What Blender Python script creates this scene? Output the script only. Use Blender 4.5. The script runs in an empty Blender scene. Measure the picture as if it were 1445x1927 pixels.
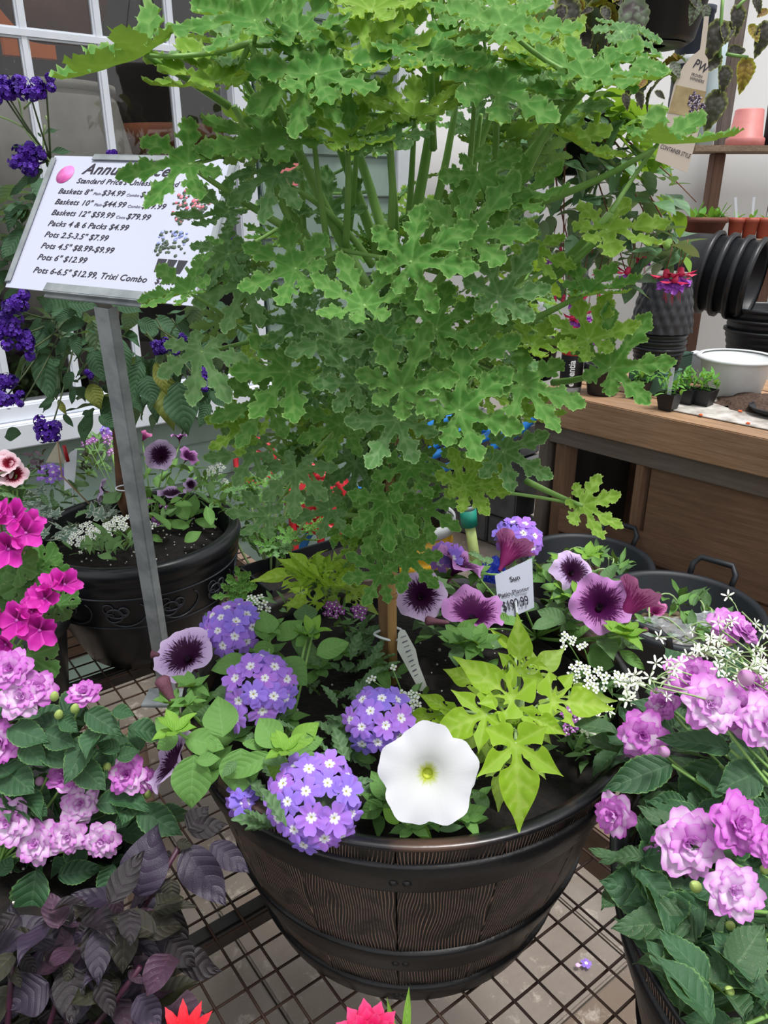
import bpy, bmesh, math, random
from mathutils import Vector, Matrix, noise
from mathutils.geometry import delaunay_2d_cdt
random.seed(7)
PI = math.pi
R = math.radians
SC = bpy.context.scene
COL = SC.collection
# ------------------------------------------------------------------ camera, world, light, exposure
TZ = .6                                   # height of the wire bench top above the ground
CAM = Vector((0, 0, TZ + .823)); PITCH = R(22.5); F = 1447.0
cd = bpy.data.cameras.new('camera'); cam = bpy.data.objects.new('camera', cd); COL.objects.link(cam)
cam.location = CAM; cam.rotation_euler = (PI/2 - PITCH, 0, 0)
cd.sensor_fit = 'VERTICAL'; cd.sensor_height = 36; cd.lens = F/1927*36; cd.clip_start = .02
SC.camera = cam
w = bpy.data.worlds.new('sky'); SC.world = w; w.use_nodes = True
nt = w.node_tree; bg = nt.nodes['Background']
tc = nt.nodes.new('ShaderNodeTexCoord'); sx = nt.nodes.new('ShaderNodeSeparateXYZ'); rp = nt.nodes.new('ShaderNodeValToRGB')
nt.links.new(tc.outputs['Generated'], sx.inputs[0]); nt.links.new(sx.outputs['Z'], rp.inputs[0]); nt.links.new(rp.outputs[0], bg.inputs['Color'])
e_ = rp.color_ramp.elements; e_[0].color = (.12, .12, .115, 1); e_[0].position = .0; e_[1].color = (.96, .98, 1.03, 1); e_[1].position = .8
e2 = e_.new(.06); e2.color = (1.0, 1.0, 1.0, 1)
bg.inputs['Strength'].default_value = .78
sl = bpy.data.lights.new('sun', 'SUN'); so = bpy.data.objects.new('sun', sl); COL.objects.link(so)
sl.energy = 2.7; sl.angle = R(16); sl.color = (1, .985, .96); so.rotation_euler = Vector((.22, -.16, .95)).to_track_quat('Z', 'Y').to_euler()
vs = SC.view_settings; vs.view_transform = 'Standard'; vs.look = 'None'; vs.gamma = 1; vs.exposure = .35; vs.use_curve_mapping = False
# ------------------------------------------------------------------ pixel <-> world helpers
def ray(px, py):
    x = (px-722.5)/F; y = -(py-963.5)/F; c, s = math.cos(PITCH), math.sin(PITCH)
    return Vector((x, c+y*s, -s+y*c))
def az(px, py, z): d = ray(px, py); return CAM + d*((z-CAM.z)/d.z)
def ad(px, py, dep): return CAM + ray(px, py)*dep            # at a depth along the optical axis
def ay(px, py, Y): d = ray(px, py); return CAM + d*(Y/d.y)
def apl(px, py, p0, n): d = ray(px, py); return CAM + d*((Vector(p0)-CAM).dot(n)/d.dot(n))
def quad(px, d0):
    # four corners of one flat card, first corner at depth d0
    r = [ray(*p) for p in px]
    m = Matrix((r[1], -r[2], r[3])).transposed()
    k = m.inverted() @ (r[0]*d0)
    return [CAM + r[0]*d0, CAM + r[1]*k[0], CAM + r[2]*k[1], CAM + r[3]*k[2]]
E1 = Vector((math.sin(R(53)), math.cos(R(53)), 0)); E2 = Vector((math.cos(R(53)), -math.sin(R(53)), 0)); UP = Vector((0, 0, 1))
def st(s, t, z=0): return E1*s + E2*t + UP*z
# ------------------------------------------------------------------ colour / material helpers
def H(h, k=1):
    c = [int(h[i:i+2], 16)/255 for i in (0, 2, 4)]
    return tuple((x/12.92 if x <= .04045 else ((x+.055)/1.055)**2.4)*k for x in c) + (1,)
class N:
    def __init__(s, name):
        s.m = bpy.data.materials.new(name); s.m.use_nodes = True; s.t = s.m.node_tree
        s.b = s.t.nodes['Principled BSDF']; s.o = s.t.nodes['Material Output']
    def n(s, kind, **kw):
        x = s.t.nodes.new('ShaderNode'+kind)
        for k, v in kw.items(): setattr(x, k, v)
        return x
    def put(s, inp, v):
        if v is None: return
        if isinstance(v, bpy.types.NodeSocket): s.t.links.new(v, inp)
        else: inp.default_value = v
    def mth(s, op, a, b=None, c=None, clamp=False):
        x = s.n('Math', operation=op, use_clamp=clamp); s.put(x.inputs[0], a); s.put(x.inputs[1], b)
        if c is not None: s.put(x.inputs[2], c)
        return x.outputs[0]
    def mix(s, f, a, b, mode='MIX'):
        x = s.n('MixRGB', blend_type=mode); s.put(x.inputs[0], f); s.put(x.inputs[1], a); s.put(x.inputs[2], b); return x.outputs[0]
    def ramp(s, f, lo, hi):
        x = s.n('MapRange'); s.put(x.inputs[0], f); x.inputs[1].default_value = lo; x.inputs[2].default_value = hi; return x.outputs[0]
    def noise(s, scale, detail=3, co=None, stretch=None, rough=.55, out=0):
        if co is None: co = s.n('TexCoord').outputs['Object']
        if stretch: mp = s.n('Mapping'); s.put(mp.inputs[0], co); mp.inputs['Scale'].default_value = stretch; co = mp.outputs[0]
        x = s.n('TexNoise'); s.put(x.inputs['Vector'], co); x.inputs['Scale'].default_value = scale; x.inputs['Detail'].default_value = detail
        x.inputs['Roughness'].default_value = rough
        return x.outputs[out]
    def bump(s, h, strength=.3, dist=.002):
        x = s.n('Bump'); s.put(x.inputs['Height'], h); x.inputs['Strength'].default_value = strength; x.inputs['Distance'].default_value = dist
        s.put(s.b.inputs['Normal'], x.outputs[0]); return x.outputs[0]
    def uv(s):
        x = s.n('UVMap'); y = s.n('SeparateXYZ'); s.put(y.inputs[0], x.outputs[0]); return y.outputs[0], y.outputs[1]
    def attr(s, name): return s.n('Attribute', attribute_name=name).outputs['Fac']
    def rnd(s): return s.n('ObjectInfo').outputs['Random']
def mt(name, c1, c2=None, scale=8, rough=.5, metal=0, bump=0, bscale=40, stretch=None, lo=.35, hi=.65, detail=4, bdist=.002, spec=.5):
    g = N(name); c1 = H(c1)
    if c2:
        f = g.ramp(g.noise(scale, detail, stretch=stretch), lo, hi); g.put(g.b.inputs['Base Color'], g.mix(f, c1, H(c2)))
    else: g.b.inputs['Base Color'].default_value = c1
    g.b.inputs['Roughness'].default_value = rough; g.b.inputs['Metallic'].default_value = metal
    g.b.inputs['Specular IOR Level'].default_value = spec
    if bump: g.bump(g.noise(bscale, 4, stretch=stretch), bump, bdist)
    return g.m
def wood(name, c1, c2, axis=0, rough=.75, scale=6):
    st_ = [14, 14, 14]; st_[axis] = .9
    g = N(name); f = g.ramp(g.noise(scale, 6, stretch=tuple(st_), rough=.65), .3, .7); f2 = g.ramp(g.noise(3, 3), .35, .7)
    c = g.mix(f, H(c1), H(c2)); c = g.mix(g.mth('MULTIPLY', f2, .45), c, H('5a4636')); g.put(g.b.inputs['Base Color'], c)
    g.b.inputs['Roughness'].default_value = rough; g.bump(f, .35, .003); return g.m
def finish(g, translucent=0, tcol=None):
    if translucent:
        t = g.n('BsdfTranslucent'); g.put(t.inputs[0], tcol); mx = g.n('MixShader'); mx.inputs[0].default_value = translucent
        g.put(mx.inputs[1], g.b.outputs[0]); g.put(mx.inputs[2], t.outputs[0]); g.put(g.o.inputs[0], mx.outputs[0])
    return g.m
# leaf with pinnate veins, from the leaf's own length/width coordinates
def leaf_mat(name, base, vein, base2=None, n=7, rough=.5, vs=.35, bump=.5, edge=None, ew=.9, tr=.22, slope=.45, spots=None, spec=.35, under=None):
    g = N(name); u, v = g.uv(); av = g.mth('ABSOLUTE', g.mth('MULTIPLY_ADD', v, 2, -1))
    mid = g.mth('SUBTRACT', 1, g.ramp(av, 0, .07)); lat = g.mth('PINGPONG', g.mth('MULTIPLY', g.mth('SUBTRACT', u, g.mth('MULTIPLY', g.mth('POWER', av, 1.3), slope*.5)), n), .5)
    lv = g.mth('SUBTRACT', 1, g.ramp(lat, 0, .11)); vn = g.mth('MAXIMUM', mid, g.mth('MULTIPLY', lv, .6))
    c = g.mix(g.rnd(), H(base), H(base2 or base)); c = g.mix(g.ramp(g.noise(25, 3), .3, .7), c, g.mix(.5, c, H(base2 or base)))
    if spots: c = g.mix(g.ramp(g.noise(30, 3, rough=.8), .62, .68), c, H(spots))
    c = g.mix(g.mth('MULTIPLY', vn, vs), c, H(vein))
    if edge: c = g.mix(g.ramp(g.mth('ADD', av, g.mth('MULTIPLY', g.noise(30), .25)), ew, ew+.12), c, H(edge))
    if under: c = g.mix(g.n('NewGeometry').outputs['Backfacing'], c, H(under))
    g.put(g.b.inputs['Base Color'], c); g.b.inputs['Roughness'].default_value = rough; g.b.inputs['Specular IOR Level'].default_value = spec
    hgt = g.mth('ADD', g.mth('MULTIPLY', g.mth('POWER', lat, .5), .8), g.mth('MULTIPLY', g.noise(90, 3), .35)); g.bump(hgt, bump, .0018)
    return finish(g, tr, g.mix(.5, c, H('b8dc30')) if tr < .9 else c)
# ------------------------------------------------------------------ object helpers
WM = {}
def tag(o, label=None, cat=None, group=None, kind=None):
    for k, v in (('label', label), ('category', cat), ('group', group), ('kind', kind)):
        if v: o[k] = v
    return o
def add(name, me, parent=None, M=None, label=None, cat=None, group=None, kind=None):
    o = bpy.data.objects.new(name, me); COL.objects.link(o); M = M or Matrix(); WM[o.name] = M
    if parent is not None: o.parent = parent; o.matrix_basis = WM[parent.name].inverted() @ M
    else: o.matrix_basis = M
    return tag(o, label, cat, group, kind)
def thing(name, loc, label, cat, group=None, M=None):
    o = add(name, None, None, M or Matrix.Translation(loc), label, cat, group); o.empty_display_size = .02; return o
def T(*a): return Matrix.Translation(Vector(a[0]) if len(a) == 1 else Vector(a))
def frame(o, x, y, z, sx=1, sy=1, sz=1):
    m = Matrix((x*sx, y*sy, z*sz)).transposed().to_4x4(); m.translation = o; return m
def setm(me, mats, smooth=True):
    for m in (mats if isinstance(mats, (list, tuple)) else [mats]): me.materials.append(m)
    if smooth: me.polygons.foreach_set('use_smooth', [True]*len(me.polygons))
    return me
def bm2(name, bm, mats, smooth=False):
    bmesh.ops.recalc_face_normals(bm, faces=bm.faces[:])
    me = bpy.data.meshes.new(name); bm.to_mesh(me); bm.free(); return setm(me, mats, smooth)
def pymesh(name, vs_, fs, mats, smooth=True, uvs=None, attrs=None):
    me = bpy.data.meshes.new(name); me.from_pydata([tuple(v) for v in vs_], [], fs)
    if uvs:
        ul = me.uv_layers.new(name='UVMap')
        for l in me.loops: ul.data[l.index].uv = uvs[l.vertex_index]
    for k, vals in (attrs or {}).items():
        a = me.attributes.new(k, 'FLOAT', 'POINT'); a.data.foreach_set('value', vals)
    return setm(me, mats, smooth)
def box_bm(bm, c, s, M=None, bev=0):
    r = bmesh.ops.create_cube(bm, size=1, matrix=(M or Matrix()) @ T(c) @ Matrix.Diagonal((s[0], s[1], s[2], 1)))
    if bev:
        es = list({e for v in r['verts'] for e in v.link_edges}); bmesh.ops.bevel(bm, geom=es, offset=bev, segments=2, affect='EDGES')
def box(name, s, m, bev=.003, c=(0, 0, 0)):
    bm = bmesh.new(); box_bm(bm, c, s, None, bev); return bm2(name, bm, m)
def beam(name, p, q, w_, h_, m, parent=None, up=UP, bev=.003, **kw):
    p = Vector(p); q = Vector(q); y = (q-p).normalized(); x = y.cross(up).normalized(); z = x.cross(y)
    return add(name, box(name, (w_, (q-p).length, h_), m, bev), parent, frame((p+q)/2, x, y, z), **kw)
def lathe(name, prof, m, n=48, smooth=True, a0=0, a1=2*PI, uv=False):
    vs_, fs, uvs = [], [], []; full = abs(a1-a0-2*PI) < 1e-6; c = n if full else n+1
    for j, (r, z) in enumerate(prof):
        for i in range(c):
            a = a0+(a1-a0)*i/n; vs_.append((r*math.cos(a), r*math.sin(a), z)); uvs.append((i/n, j/(len(prof)-1)))
    for j in range(len(prof)-1):
        for i in range(n):
            k = (i+1) % c if full else i+1
            fs.append((j*c+i, j*c+k, (j+1)*c+k, (j+1)*c+i))
    return pymesh(name, vs_, fs, m, smooth, uvs if uv else None)
def tube(name, pts, rad, m, n=8, caps=True):
    pts = [Vector(p) for p in pts]; k = len(pts); rs = rad if isinstance(rad, (list, tuple)) else [rad]*k; vs_, fs = [], []
    d = (pts[1]-pts[0]).normalized(); x = d.orthogonal().normalized()
    for i, p in enumerate(pts):
        d = (pts[min(i+1, k-1)]-pts[max(i-1, 0)]).normalized(); x = (x-d*x.dot(d)).normalized(); y = d.cross(x)
        for j in range(n): a = 2*PI*j/n; vs_.append(p+(x*math.cos(a)+y*math.sin(a))*rs[i])
    for i in range(k-1):
        for j in range(n): fs.append((i*n+j, i*n+(j+1) % n, (i+1)*n+(j+1) % n, (i+1)*n+j))
    if caps: fs.append(tuple(range(n))[::-1]); fs.append(tuple(range((k-1)*n, k*n)))
    return pymesh(name, vs_, fs, m)
def bez(a, b, c, n=8):
    a, b, c = Vector(a), Vector(b), Vector(c); return [a*(1-t)**2+b*2*t*(1-t)+c*t*t for t in [i/n for i in range(n+1)]]
def join(name, items, mats):
    # items: (mesh, matrix); joins copies into one mesh
    bm = bmesh.new()
    for me, M in items:
        k = len(bm.verts); bm.from_mesh(me); bm.verts.ensure_lookup_table()
        bmesh.ops.transform(bm, matrix=M, verts=bm.verts[k:])
    me = bpy.data.meshes.new(name); bm.to_mesh(me); bm.free(); return setm(me, mats, False)
def text_mesh(name, s, size, m, align='LEFT', shear=0, ext=.0002, space=1, bold=0):
    cu = bpy.data.curves.new(name, 'FONT'); cu.body = s; cu.size = size; cu.align_x = align; cu.shear = shear; cu.extrude = ext; cu.space_character = space; cu.offset = bold; cu.resolution_u = 3
    o = bpy.data.objects.new(name, cu); COL.objects.link(o); dg = bpy.context.evaluated_depsgraph_get()
    me = bpy.data.meshes.new_from_object(o.evaluated_get(dg)); me.materials.clear(); bpy.data.objects.remove(o); bpy.data.curves.remove(cu); me.name = name
    return setm(me, m, False)
# ================================================================== STRUCTURE
M_stone = mt('stone', '857d74', '5e5750', 3.5, .55, bump=.3, bscale=25, lo=.3, hi=.72, detail=9)
g = N('slab'); c = g.mix(g.ramp(g.noise(2.2, 9, rough=.7), .3, .7), H('8a8279'), H('5a5149')); c = g.mix(g.ramp(g.noise(1.3, 3), .5, .66), c, H('6a5a4c'))
c = g.mix(g.ramp(g.noise(22, 6, rough=.75), .56, .68), c, H('a9a095')); c = g.mix(g.mth('MULTIPLY', g.rnd(), .35), c, H('7e6f62')); g.put(g.b.inputs['Base Color'], c)
g.put(g.b.inputs['Roughness'], g.ramp(g.noise(1.3, 3), .3, .62)); g.b.inputs['Roughness'].default_value = .5
g.bump(g.noise(30, 6, rough=.7), .35, .004); M_slab = g.m
M_joint = mt('joint', '5a544d', '6b645c', 20, .9, bump=.4)
floor = add('floor', box('floor', (9, 9, .1), M_joint, 0), None, T(0, 3, -.062), kind='structure')
me = box('paver', (.606, .606, .03), M_slab, .004)
for i in range(-6, 9):
    for j in range(-9, 2):
        p = st(i*.61+.13, j*.61+.05+(.3 if i % 2 else 0), -.015)
        if p.y > -.4 and abs(p.x) < 3.2 and p.y < 5.6: add('paver', me, floor, frame(p, E1, E2, UP))
# green lap siding wall with the white window
WT = -2.177
M_sid = mt('siding_paint', '83998e', '75897f', 4, .6, bump=.12, bscale=60)
M_sidd = mt('siding_paint_low', '6f8d80', '607d70', 4, .6, bump=.12, bscale=60)
M_white = mt('white_vinyl', 'e2e6ee', 'd3d9e2', 6, .35)
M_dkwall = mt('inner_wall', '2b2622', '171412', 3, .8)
M_film = N('film'); M_film.b.inputs['Base Color'].default_value = (.93, .92, .90, 1); M_film.b.inputs['Roughness'].default_value = .6; M_film.put(M_film.o.inputs[0], (lambda g, t, m: (g.put(m.inputs[1], g.b.outputs[0]), g.put(m.inputs[2], t.outputs[0]), setattr(m.inputs[0], 'default_value', .62), m.outputs[0])[-1])(M_film, M_film.n('BsdfTransparent'), M_film.n('MixShader'))); M_film = M_film.m
wb = add('wall_back', None, None, T(st(-.5, WT, 0)), kind='structure')
def spl(px, py): q = apl(px, py, st(0, WT, 0), E2); return q.dot(E1), q.z
WS0, WS1 = -1.35, spl(455, 200)[0]+.02            # window outer edges
WZ0, WZ1 = .80, 2.15
SE = spl(742, 100)[0]
def board(s0, s1, z):
    y = box('siding_board', (s1-s0, .016, .128), M_sid, .003)
    m = frame(st((s0+s1)/2, WT-.012, z), E1, E2, UP) @ Matrix.Rotation(R(5), 4, 'X')
    add('siding_board', y, wb, m)
for k in range(22):
    z = .06+k*.118
    if z < WZ0-.03 or z > WZ1+.04: board(-2.3, SE, z)
    else: board(-2.3, WS0-.02, z); board(WS1+.03, SE, z)
add('sheathing', box('sheathing', (1.0, .05, 2.6), M_sidd, 0), wb, frame(st(-1.85, WT-.06, 1.3), E1, E2, UP))
add('sheathing', box('sheathing', (SE-WS1-.02, .05, 2.6), M_sidd, 0), wb, frame(st((WS1+SE)/2+.01, WT-.06, 1.3), E1, E2, UP))
add('sheathing', box('sheathing', (WS1-WS0+.06, .05, WZ0), M_sidd, 0), wb, frame(st((WS1+WS0)/2, WT-.06, WZ0/2-.02), E1, E2, UP))
add('trim_corner', box('trim_corner', (.07, .04, 2.6), mt('corner_trim', 'c9cfd2', 'b5bcc0', 5), .003), None, frame(st(SE+.03, WT+.005, 1.3), E1, E2, UP), kind='structure')
win = add('window_1', None, None, T(st(0, WT, 1)), kind='structure')
def wpart(nm, s0, s1, z0, z1, y0, y1, m=M_white, bev=.004):
    return add(nm, box(nm, (s1-s0, y1-y0, z1-z0), m, bev), win, frame(st((s0+s1)/2, WT+(y0+y1)/2, (z0+z1)/2), E1, E2, UP))
wpart('sill', WS0, WS1+.02, WZ0, WZ0+.065, -.03, .05); wpart('window_frame', WS0, WS1, WZ0+.065, WZ0+.11, -.05, .022)
wpart('window_frame', WS1-.06, WS1, WZ0+.11, WZ1, -.05, .03); wpart('window_frame', WS0, WS0+.07, WZ0+.11, WZ1, -.05, .03); wpart('window_frame', WS0, WS1, WZ1-.06, WZ1, -.05, .03)
mu = [spl(x, y)[0] for x, y in ((58, 160), (196, 160), (330, 170))]; mu = [mu[0]-(mu[1]-mu[0])]+mu
print('muntins', mu, WS1, SE)
for s in mu: wpart('muntin', s-.011, s+.011, WZ0+.1, WZ1-.05, -.018, .006, bev=.005)
zm = spl(100, 68)[1]; wpart('muntin', WS0+.06, WS1-.05, zm-.012, zm+.012, -.016, .008, bev=.005)
g = N('glass'); mx = g.n('MixShader'); tr = g.n('BsdfTransparent'); gl = g.n('BsdfGlossy'); gl.inputs['Roughness'].default_value = .02; fr = g.n('Fresnel'); fr.inputs[0].default_value = 1.5
g.put(mx.inputs[0], g.mth('ADD', fr.outputs[0], g.mth('MULTIPLY', g.ramp(g.noise(60, 8, rough=.9), .62, .7), .35))); g.put(mx.inputs[1], tr.outputs[0]); g.put(mx.inputs[2], gl.outputs[0]); g.put(g.o.inputs[0], mx.outputs[0]); M_glass = g.m
ed = [WS0+.06]+mu+[WS1-.05]; ze = [WZ0+.1, zm, WZ1-.05]
for i in range(len(ed)-1):
    for j in range(2): wpart('pane', ed[i]-.002, ed[i+1]+.002, ze[j], ze[j+1], -.009, -.006, M_glass, 0)
# shallow room behind the window with things on a shelf
def rpart(nm, s0, s1, z0, z1, y0, y1, m): return add(nm, box(nm, (s1-s0, y1-y0, z1-z0), m, 0), None, frame(st((s0+s1)/2, WT+(y0+y1)/2, (z0+z1)/2), E1, E2, UP), kind='structure')
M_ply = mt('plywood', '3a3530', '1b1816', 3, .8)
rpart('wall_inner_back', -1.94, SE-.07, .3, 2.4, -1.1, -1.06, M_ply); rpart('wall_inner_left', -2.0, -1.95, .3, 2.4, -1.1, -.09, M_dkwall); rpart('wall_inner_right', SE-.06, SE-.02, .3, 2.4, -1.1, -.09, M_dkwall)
rpart('trim_shelf', -1.9, SE-.07, 1.02, 1.05, -1.05, -.15, M_dkwall); rpart('ceiling_inner', -2, SE, 2.4, 2.43, -1.1, -.09, M_film)  # unseen ceiling, made of see-through film to let sky light into the room
# ---- things seen through the window
M_grey = mt('grey_clay', 'c0bdb4', 'a8a59c', 9, .8, bump=.2, bscale=50)
def inwin(px, py, back): return apl(px, py, st(0, WT-back, 0), E2)
p = inwin(100, 300, .42); p.z = 1.05
jr = lathe('vase_body', [(0, 0), (.13, 0), (.20, .06), (.235, .2), (.235, .45), (.20, .62), (.185, .645), (.17, .64), (.17, .6)], M_grey, 40)
t = thing('glazed_vase', p, 'large grey barrel-shaped pot standing behind the left panes of the window', 'pot'); add('body', jr, t, T(p)); add('rim', lathe('rim', [(.178, .635), (.2, .64), (.2, .66), (.178, .66), (.178, .635)], M_grey, 40), t, T(p))
M_orange = mt('orange_panel', 'ff8a22', 'f47a1a', 3, .6)
p = inwin(45, 30, .9); t = add('orange_banner', box('orange_banner', (.17, .02, .5), M_orange, .004), None, frame(Vector((p.x, p.y, 2.09)), E1, E2, UP), 'orange panel hanging behind the upper left window panes', 'panel')
M_brn = mt('brown_clay', '9c6044', '7c4a34', 6, .7)
for px, py, b, rr, hh, z, lb in ((100, 10, .5, .16, .3, 1.86, 'brown rounded pot behind the top left window pane'), (-120, 10, .5, .14, .3, 1.86, 'dark rounded pot at the top left edge behind the window')):
    p = inwin(px, py, b); p.z = z
    t = thing('hanging_pot', p, lb, 'pot'); m_ = M_brn if px > 0 else M_dkwall
    add('body', lathe('body', [(0, -.02), (rr*.55, -.02), (rr*.9, .05), (rr, .14), (rr*.9, .26), (rr*.8, .3), (rr*.7, .3), (rr*.7, .2)], m_, 32), t, T(p)); add('hanger', tube('hanger', [(0, 0, .3), (0, 0, .52)], .004, M_dkwall), t, T(p))
M_blk = mt('black_plastic', '15161a', '1d1f23', 10, .42, bump=.08, bscale=90)
for px, b, z, rr, lb in ((350, .35, 1.05, .20, 'black stacked trough pots behind the right window panes, lower one'), (350, .35, 1.2, .205, 'black stacked trough pots behind the right window panes, upper one')):
    p = inwin(px, 280, b); p.z = z; t = thing('nursery_pot', p, lb, 'pot', 'pots behind the window')
    add('body', lathe('body', [(0, 0), (rr*.8, 0), (rr*.95, .12), (rr, .2), (rr+.02, .2), (rr+.02, .24), (rr-.01, .24), (rr*.8, .02)], M_blk, 36), t, T(p)); add('rim', lathe('rim', [(rr+.021, .2), (rr+.024, .24), (rr-.01, .245)], M_blk, 36), t, T(p))
p = inwin(330, 200, .6); t = thing('terracotta_bowl', p, 'brown clay bowl standing above the black pots behind the window', 'pot'); p.z = 1.46
t.location = p; WM[t.name] = T(p); add('bowl', lathe('bowl', [(0, 0), (.12, 0), (.22, .1), (.24, .17), (.22, .17), (.2, .1), (0, .03)], M_brn, 36), t, T(p)); add('foot', lathe('foot', [(.1, -.02), (.12, 0), (.11, 0)], M_brn, 30), t, T(p))
# window-side inner daylight
# ================================================================== WIRE BENCH
M_wire = mt('rusty_wire', '5f463a', '2e221d', 14, .55, .3, bump=.3, bscale=120)
M_rwood = wood('bench_wood', '7c6455', '9a8474', 1)
M_bar = mt('steel_bar', '2e2b2b', '4b4744', 10, .45, .4)
wt = thing('wire_bench', st(.1, -.95, TZ), 'rusty welded wire bench top carrying the barrel planter', 'bench')
S0, S1, T0, T1 = -1.35, .767, -2.08, .12
n0, n1 = math.ceil((S0-.019)/.0383), int((S1)/.0383)
cr = az(300+640/4.8167, 1640+815/4.8167, TZ); so_ = cr.dot(E1) % .0383; to_ = cr.dot(E2) % .0383
wl = tube('wire', [(0, -.5, 0), (0, .5, 0)], .0017, M_wire, 6)
def wire(a, b, dz):
    a = Vector(a); b = Vector(b); y = (b-a); L = y.length; y /= L; x = y.cross(UP)
    add('wire', wl, wt, frame((a+b)/2+UP*dz, x, y, UP, 1, L, 1))
k = S0 - (S0 % .0383) + so_
while k < S1: wire(st(k, T0, TZ), st(k, T1, TZ), -.0018); k += .0383
k = T0 - (T0 % .0383) + to_
while k < T1: wire(st(S0, k, TZ), st(S1, k, TZ), -.0052); k += .0383
sb = az(430, 1745, TZ-.02).dot(E2)
for tt in (sb, sb-.62): beam('support_bar', st(S0, tt, TZ-.022), st(S1, tt, TZ-.022), .022, .03, M_bar, wt)
beam('edge_board', st(S1-.012, T0, TZ-.05), st(S1-.012, T1, TZ-.05), .03, .085, M_rwood, wt)
beam('edge_board', st(S0, -1.52, TZ-.05), st(S1-.03, -1.52, TZ-.05), .035, .08, M_rwood, wt)
beam('edge_board', st(S0, T0+.02, TZ-.05), st(S1-.03, T0+.02, TZ-.05), .035, .08, M_rwood, wt)
for s_, t_ in ((S1-.045, T0+.08), (S1-.045, -.15), (-.6, T0+.08), (.28, -1.1)): beam('leg', st(s_, t_, 0), st(s_, t_, TZ-.025), .06, .06, M_rwood, wt, up=E1)
# ================================================================== BARREL PLANTERS
def barrel_mats():
    g = N('barrel_wood'); co = g.n('TexCoord').outputs['Object']; sp = g.n('SeparateXYZ'); g.put(sp.inputs[0], co)
    ang = g.mth('ARCTAN2', sp.outputs[1], sp.outputs[0]); nz = g.noise(7, 3, stretch=(1, 1, .4)); z = sp.outputs[2]
    ph = g.mth('ADD', g.mth('MULTIPLY', ang, 470), g.mth('ADD', g.mth('MULTIPLY', nz, 120), g.mth('MULTIPLY', g.rnd(), 40)))
    gr = g.mth('SINE', ph); gr = g.ramp(gr, .3, .9)
    gr = g.mth('MULTIPLY', gr, g.ramp(g.noise(30, 4), .32, .5))
    c = g.mix(g.mth('MULTIPLY', gr, .72), H('0f0d0e'), H('b49482')); g.put(g.b.inputs['Base Color'], c); g.b.inputs['Roughness'].default_value = .42
    g.bump(gr, .6, .002); W = g.m
    B = mt('barrel_band', '131315', '1b1b1e', 12, .38, bump=.5, bscale=55, detail=2, bdist=.002)
    g = N('barrel_rim'); f = g.ramp(g.noise(7, 5), .45, .62); g.put(g.b.inputs['Base Color'], g.mix(g.mth('MULTIPLY', f, .5), H('16161a'), H('7c5b49'))); g.b.inputs['Roughness'].default_value = .3; g.bump(g.noise(60, 3), .1); 
    return W, B, g.m
M_bw, M_bb, M_br = barrel_mats()
M_soil = mt('soil', '0c0908', '1d1613', 90, .95, bump=1, bscale=130, detail=6, bdist=.006)
M_perl = mt('perlite', 'd8d4cc', 'bdb8ae', 30, .9)
def prad(z, Rr, Rb, Hh): t_ = z/Hh; return Rb+(Rr-Rb)*(1.22*t_-.22*t_*t_)
def barrel(loc, label, rot=0, Rr=.256, Rb=.176, Hh=.305, n=16):
    M0 = T(loc) @ Matrix.Rotation(rot, 4, 'Z'); t = thing('barrel_planter', loc, label, 'planter', M=M0)
    pr = lambda z: prad(z, Rr, Rb, Hh)
    # staves: each its own slightly bowed board, one mesh shared round the barrel
    zs = [.004+(Hh-.009)*i/10 for i in range(11)]; vs_, fs = [], []
    da = 2*PI/n; A = [-.5, -.49, -.478, -.25, 0, .25, .478, .49, .5]; D = [-.004, .001, .0012, 0, 0, 0, .0012, .001, -.004]
    for z in zs:
        for a, d in zip(A, D): r = pr(z)+d; vs_.append((r*math.cos(a*da), r*math.sin(a*da), z))
    c = len(A)
    for j in range(len(zs)-1):
        for i in range(c-1): fs.append((j*c+i, j*c+i+1, (j+1)*c+i+1, (j+1)*c+i))
    me = pymesh('stave', vs_, fs, M_bw)
    for i in range(n): add('stave', me, t, M0 @ Matrix.Rotation(i*da, 4, 'Z'))
    def ring(nm, z0, z1, th, m):
        pf = [(pr(z0)-.004, z0-.001), (pr(z0)+th*.7, z0), (pr(z0)+th, z0+.003), (pr((z0+z1)/2)+th, (z0+z1)/2), (pr(z1)+th, z1-.003), (pr(z1)+th*.7, z1), (pr(z1)-.004, z1+.001)]
        add(nm, lathe(nm, pf, m, 96), t, M0)
    ring('hoop', .0, .036, .0045, M_bb); ring('hoop', .078, .118, .0045, M_bb); ring('hoop', .236, .277, .0045, M_bb)
    add('inner_wall', lathe('inner_wall', [(0, .01), (Rb-.012, .01), (Rr-.021, Hh-.05), (Rr-.0185, Hh-.03)], M_blk, 64), t, M0)
    add('rim', lathe('rim', [(Rr-.001, Hh-.007), (Rr+.002, Hh-.006), (Rr+.0035, Hh-.003), (Rr+.002, Hh), (Rr-.006, Hh-.001), (Rr-.014, Hh-.006), (Rr-.018, Hh-.03)], M_br, 96), t, M0)
    # rivets
    rv = lathe('rivet', [(0, .0025), (.003, .0018), (.0045, 0)], M_bb, 10)
    for z in (.018, .098, .252):
        for k_ in range(2): 
            a = R(-95)-rot+k_*.05; r = pr(z)+.0045
            add('rivet', rv, t, M0 @ frame(Vector((r*math.cos(a), r*math.sin(a), z)), Vector((-math.sin(a), math.cos(a), 0)), UP, Vector((math.cos(a), math.sin(a), 0))))
    soil_disc(t, M0, Rr-.022, Hh-.045)
    return t
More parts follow.
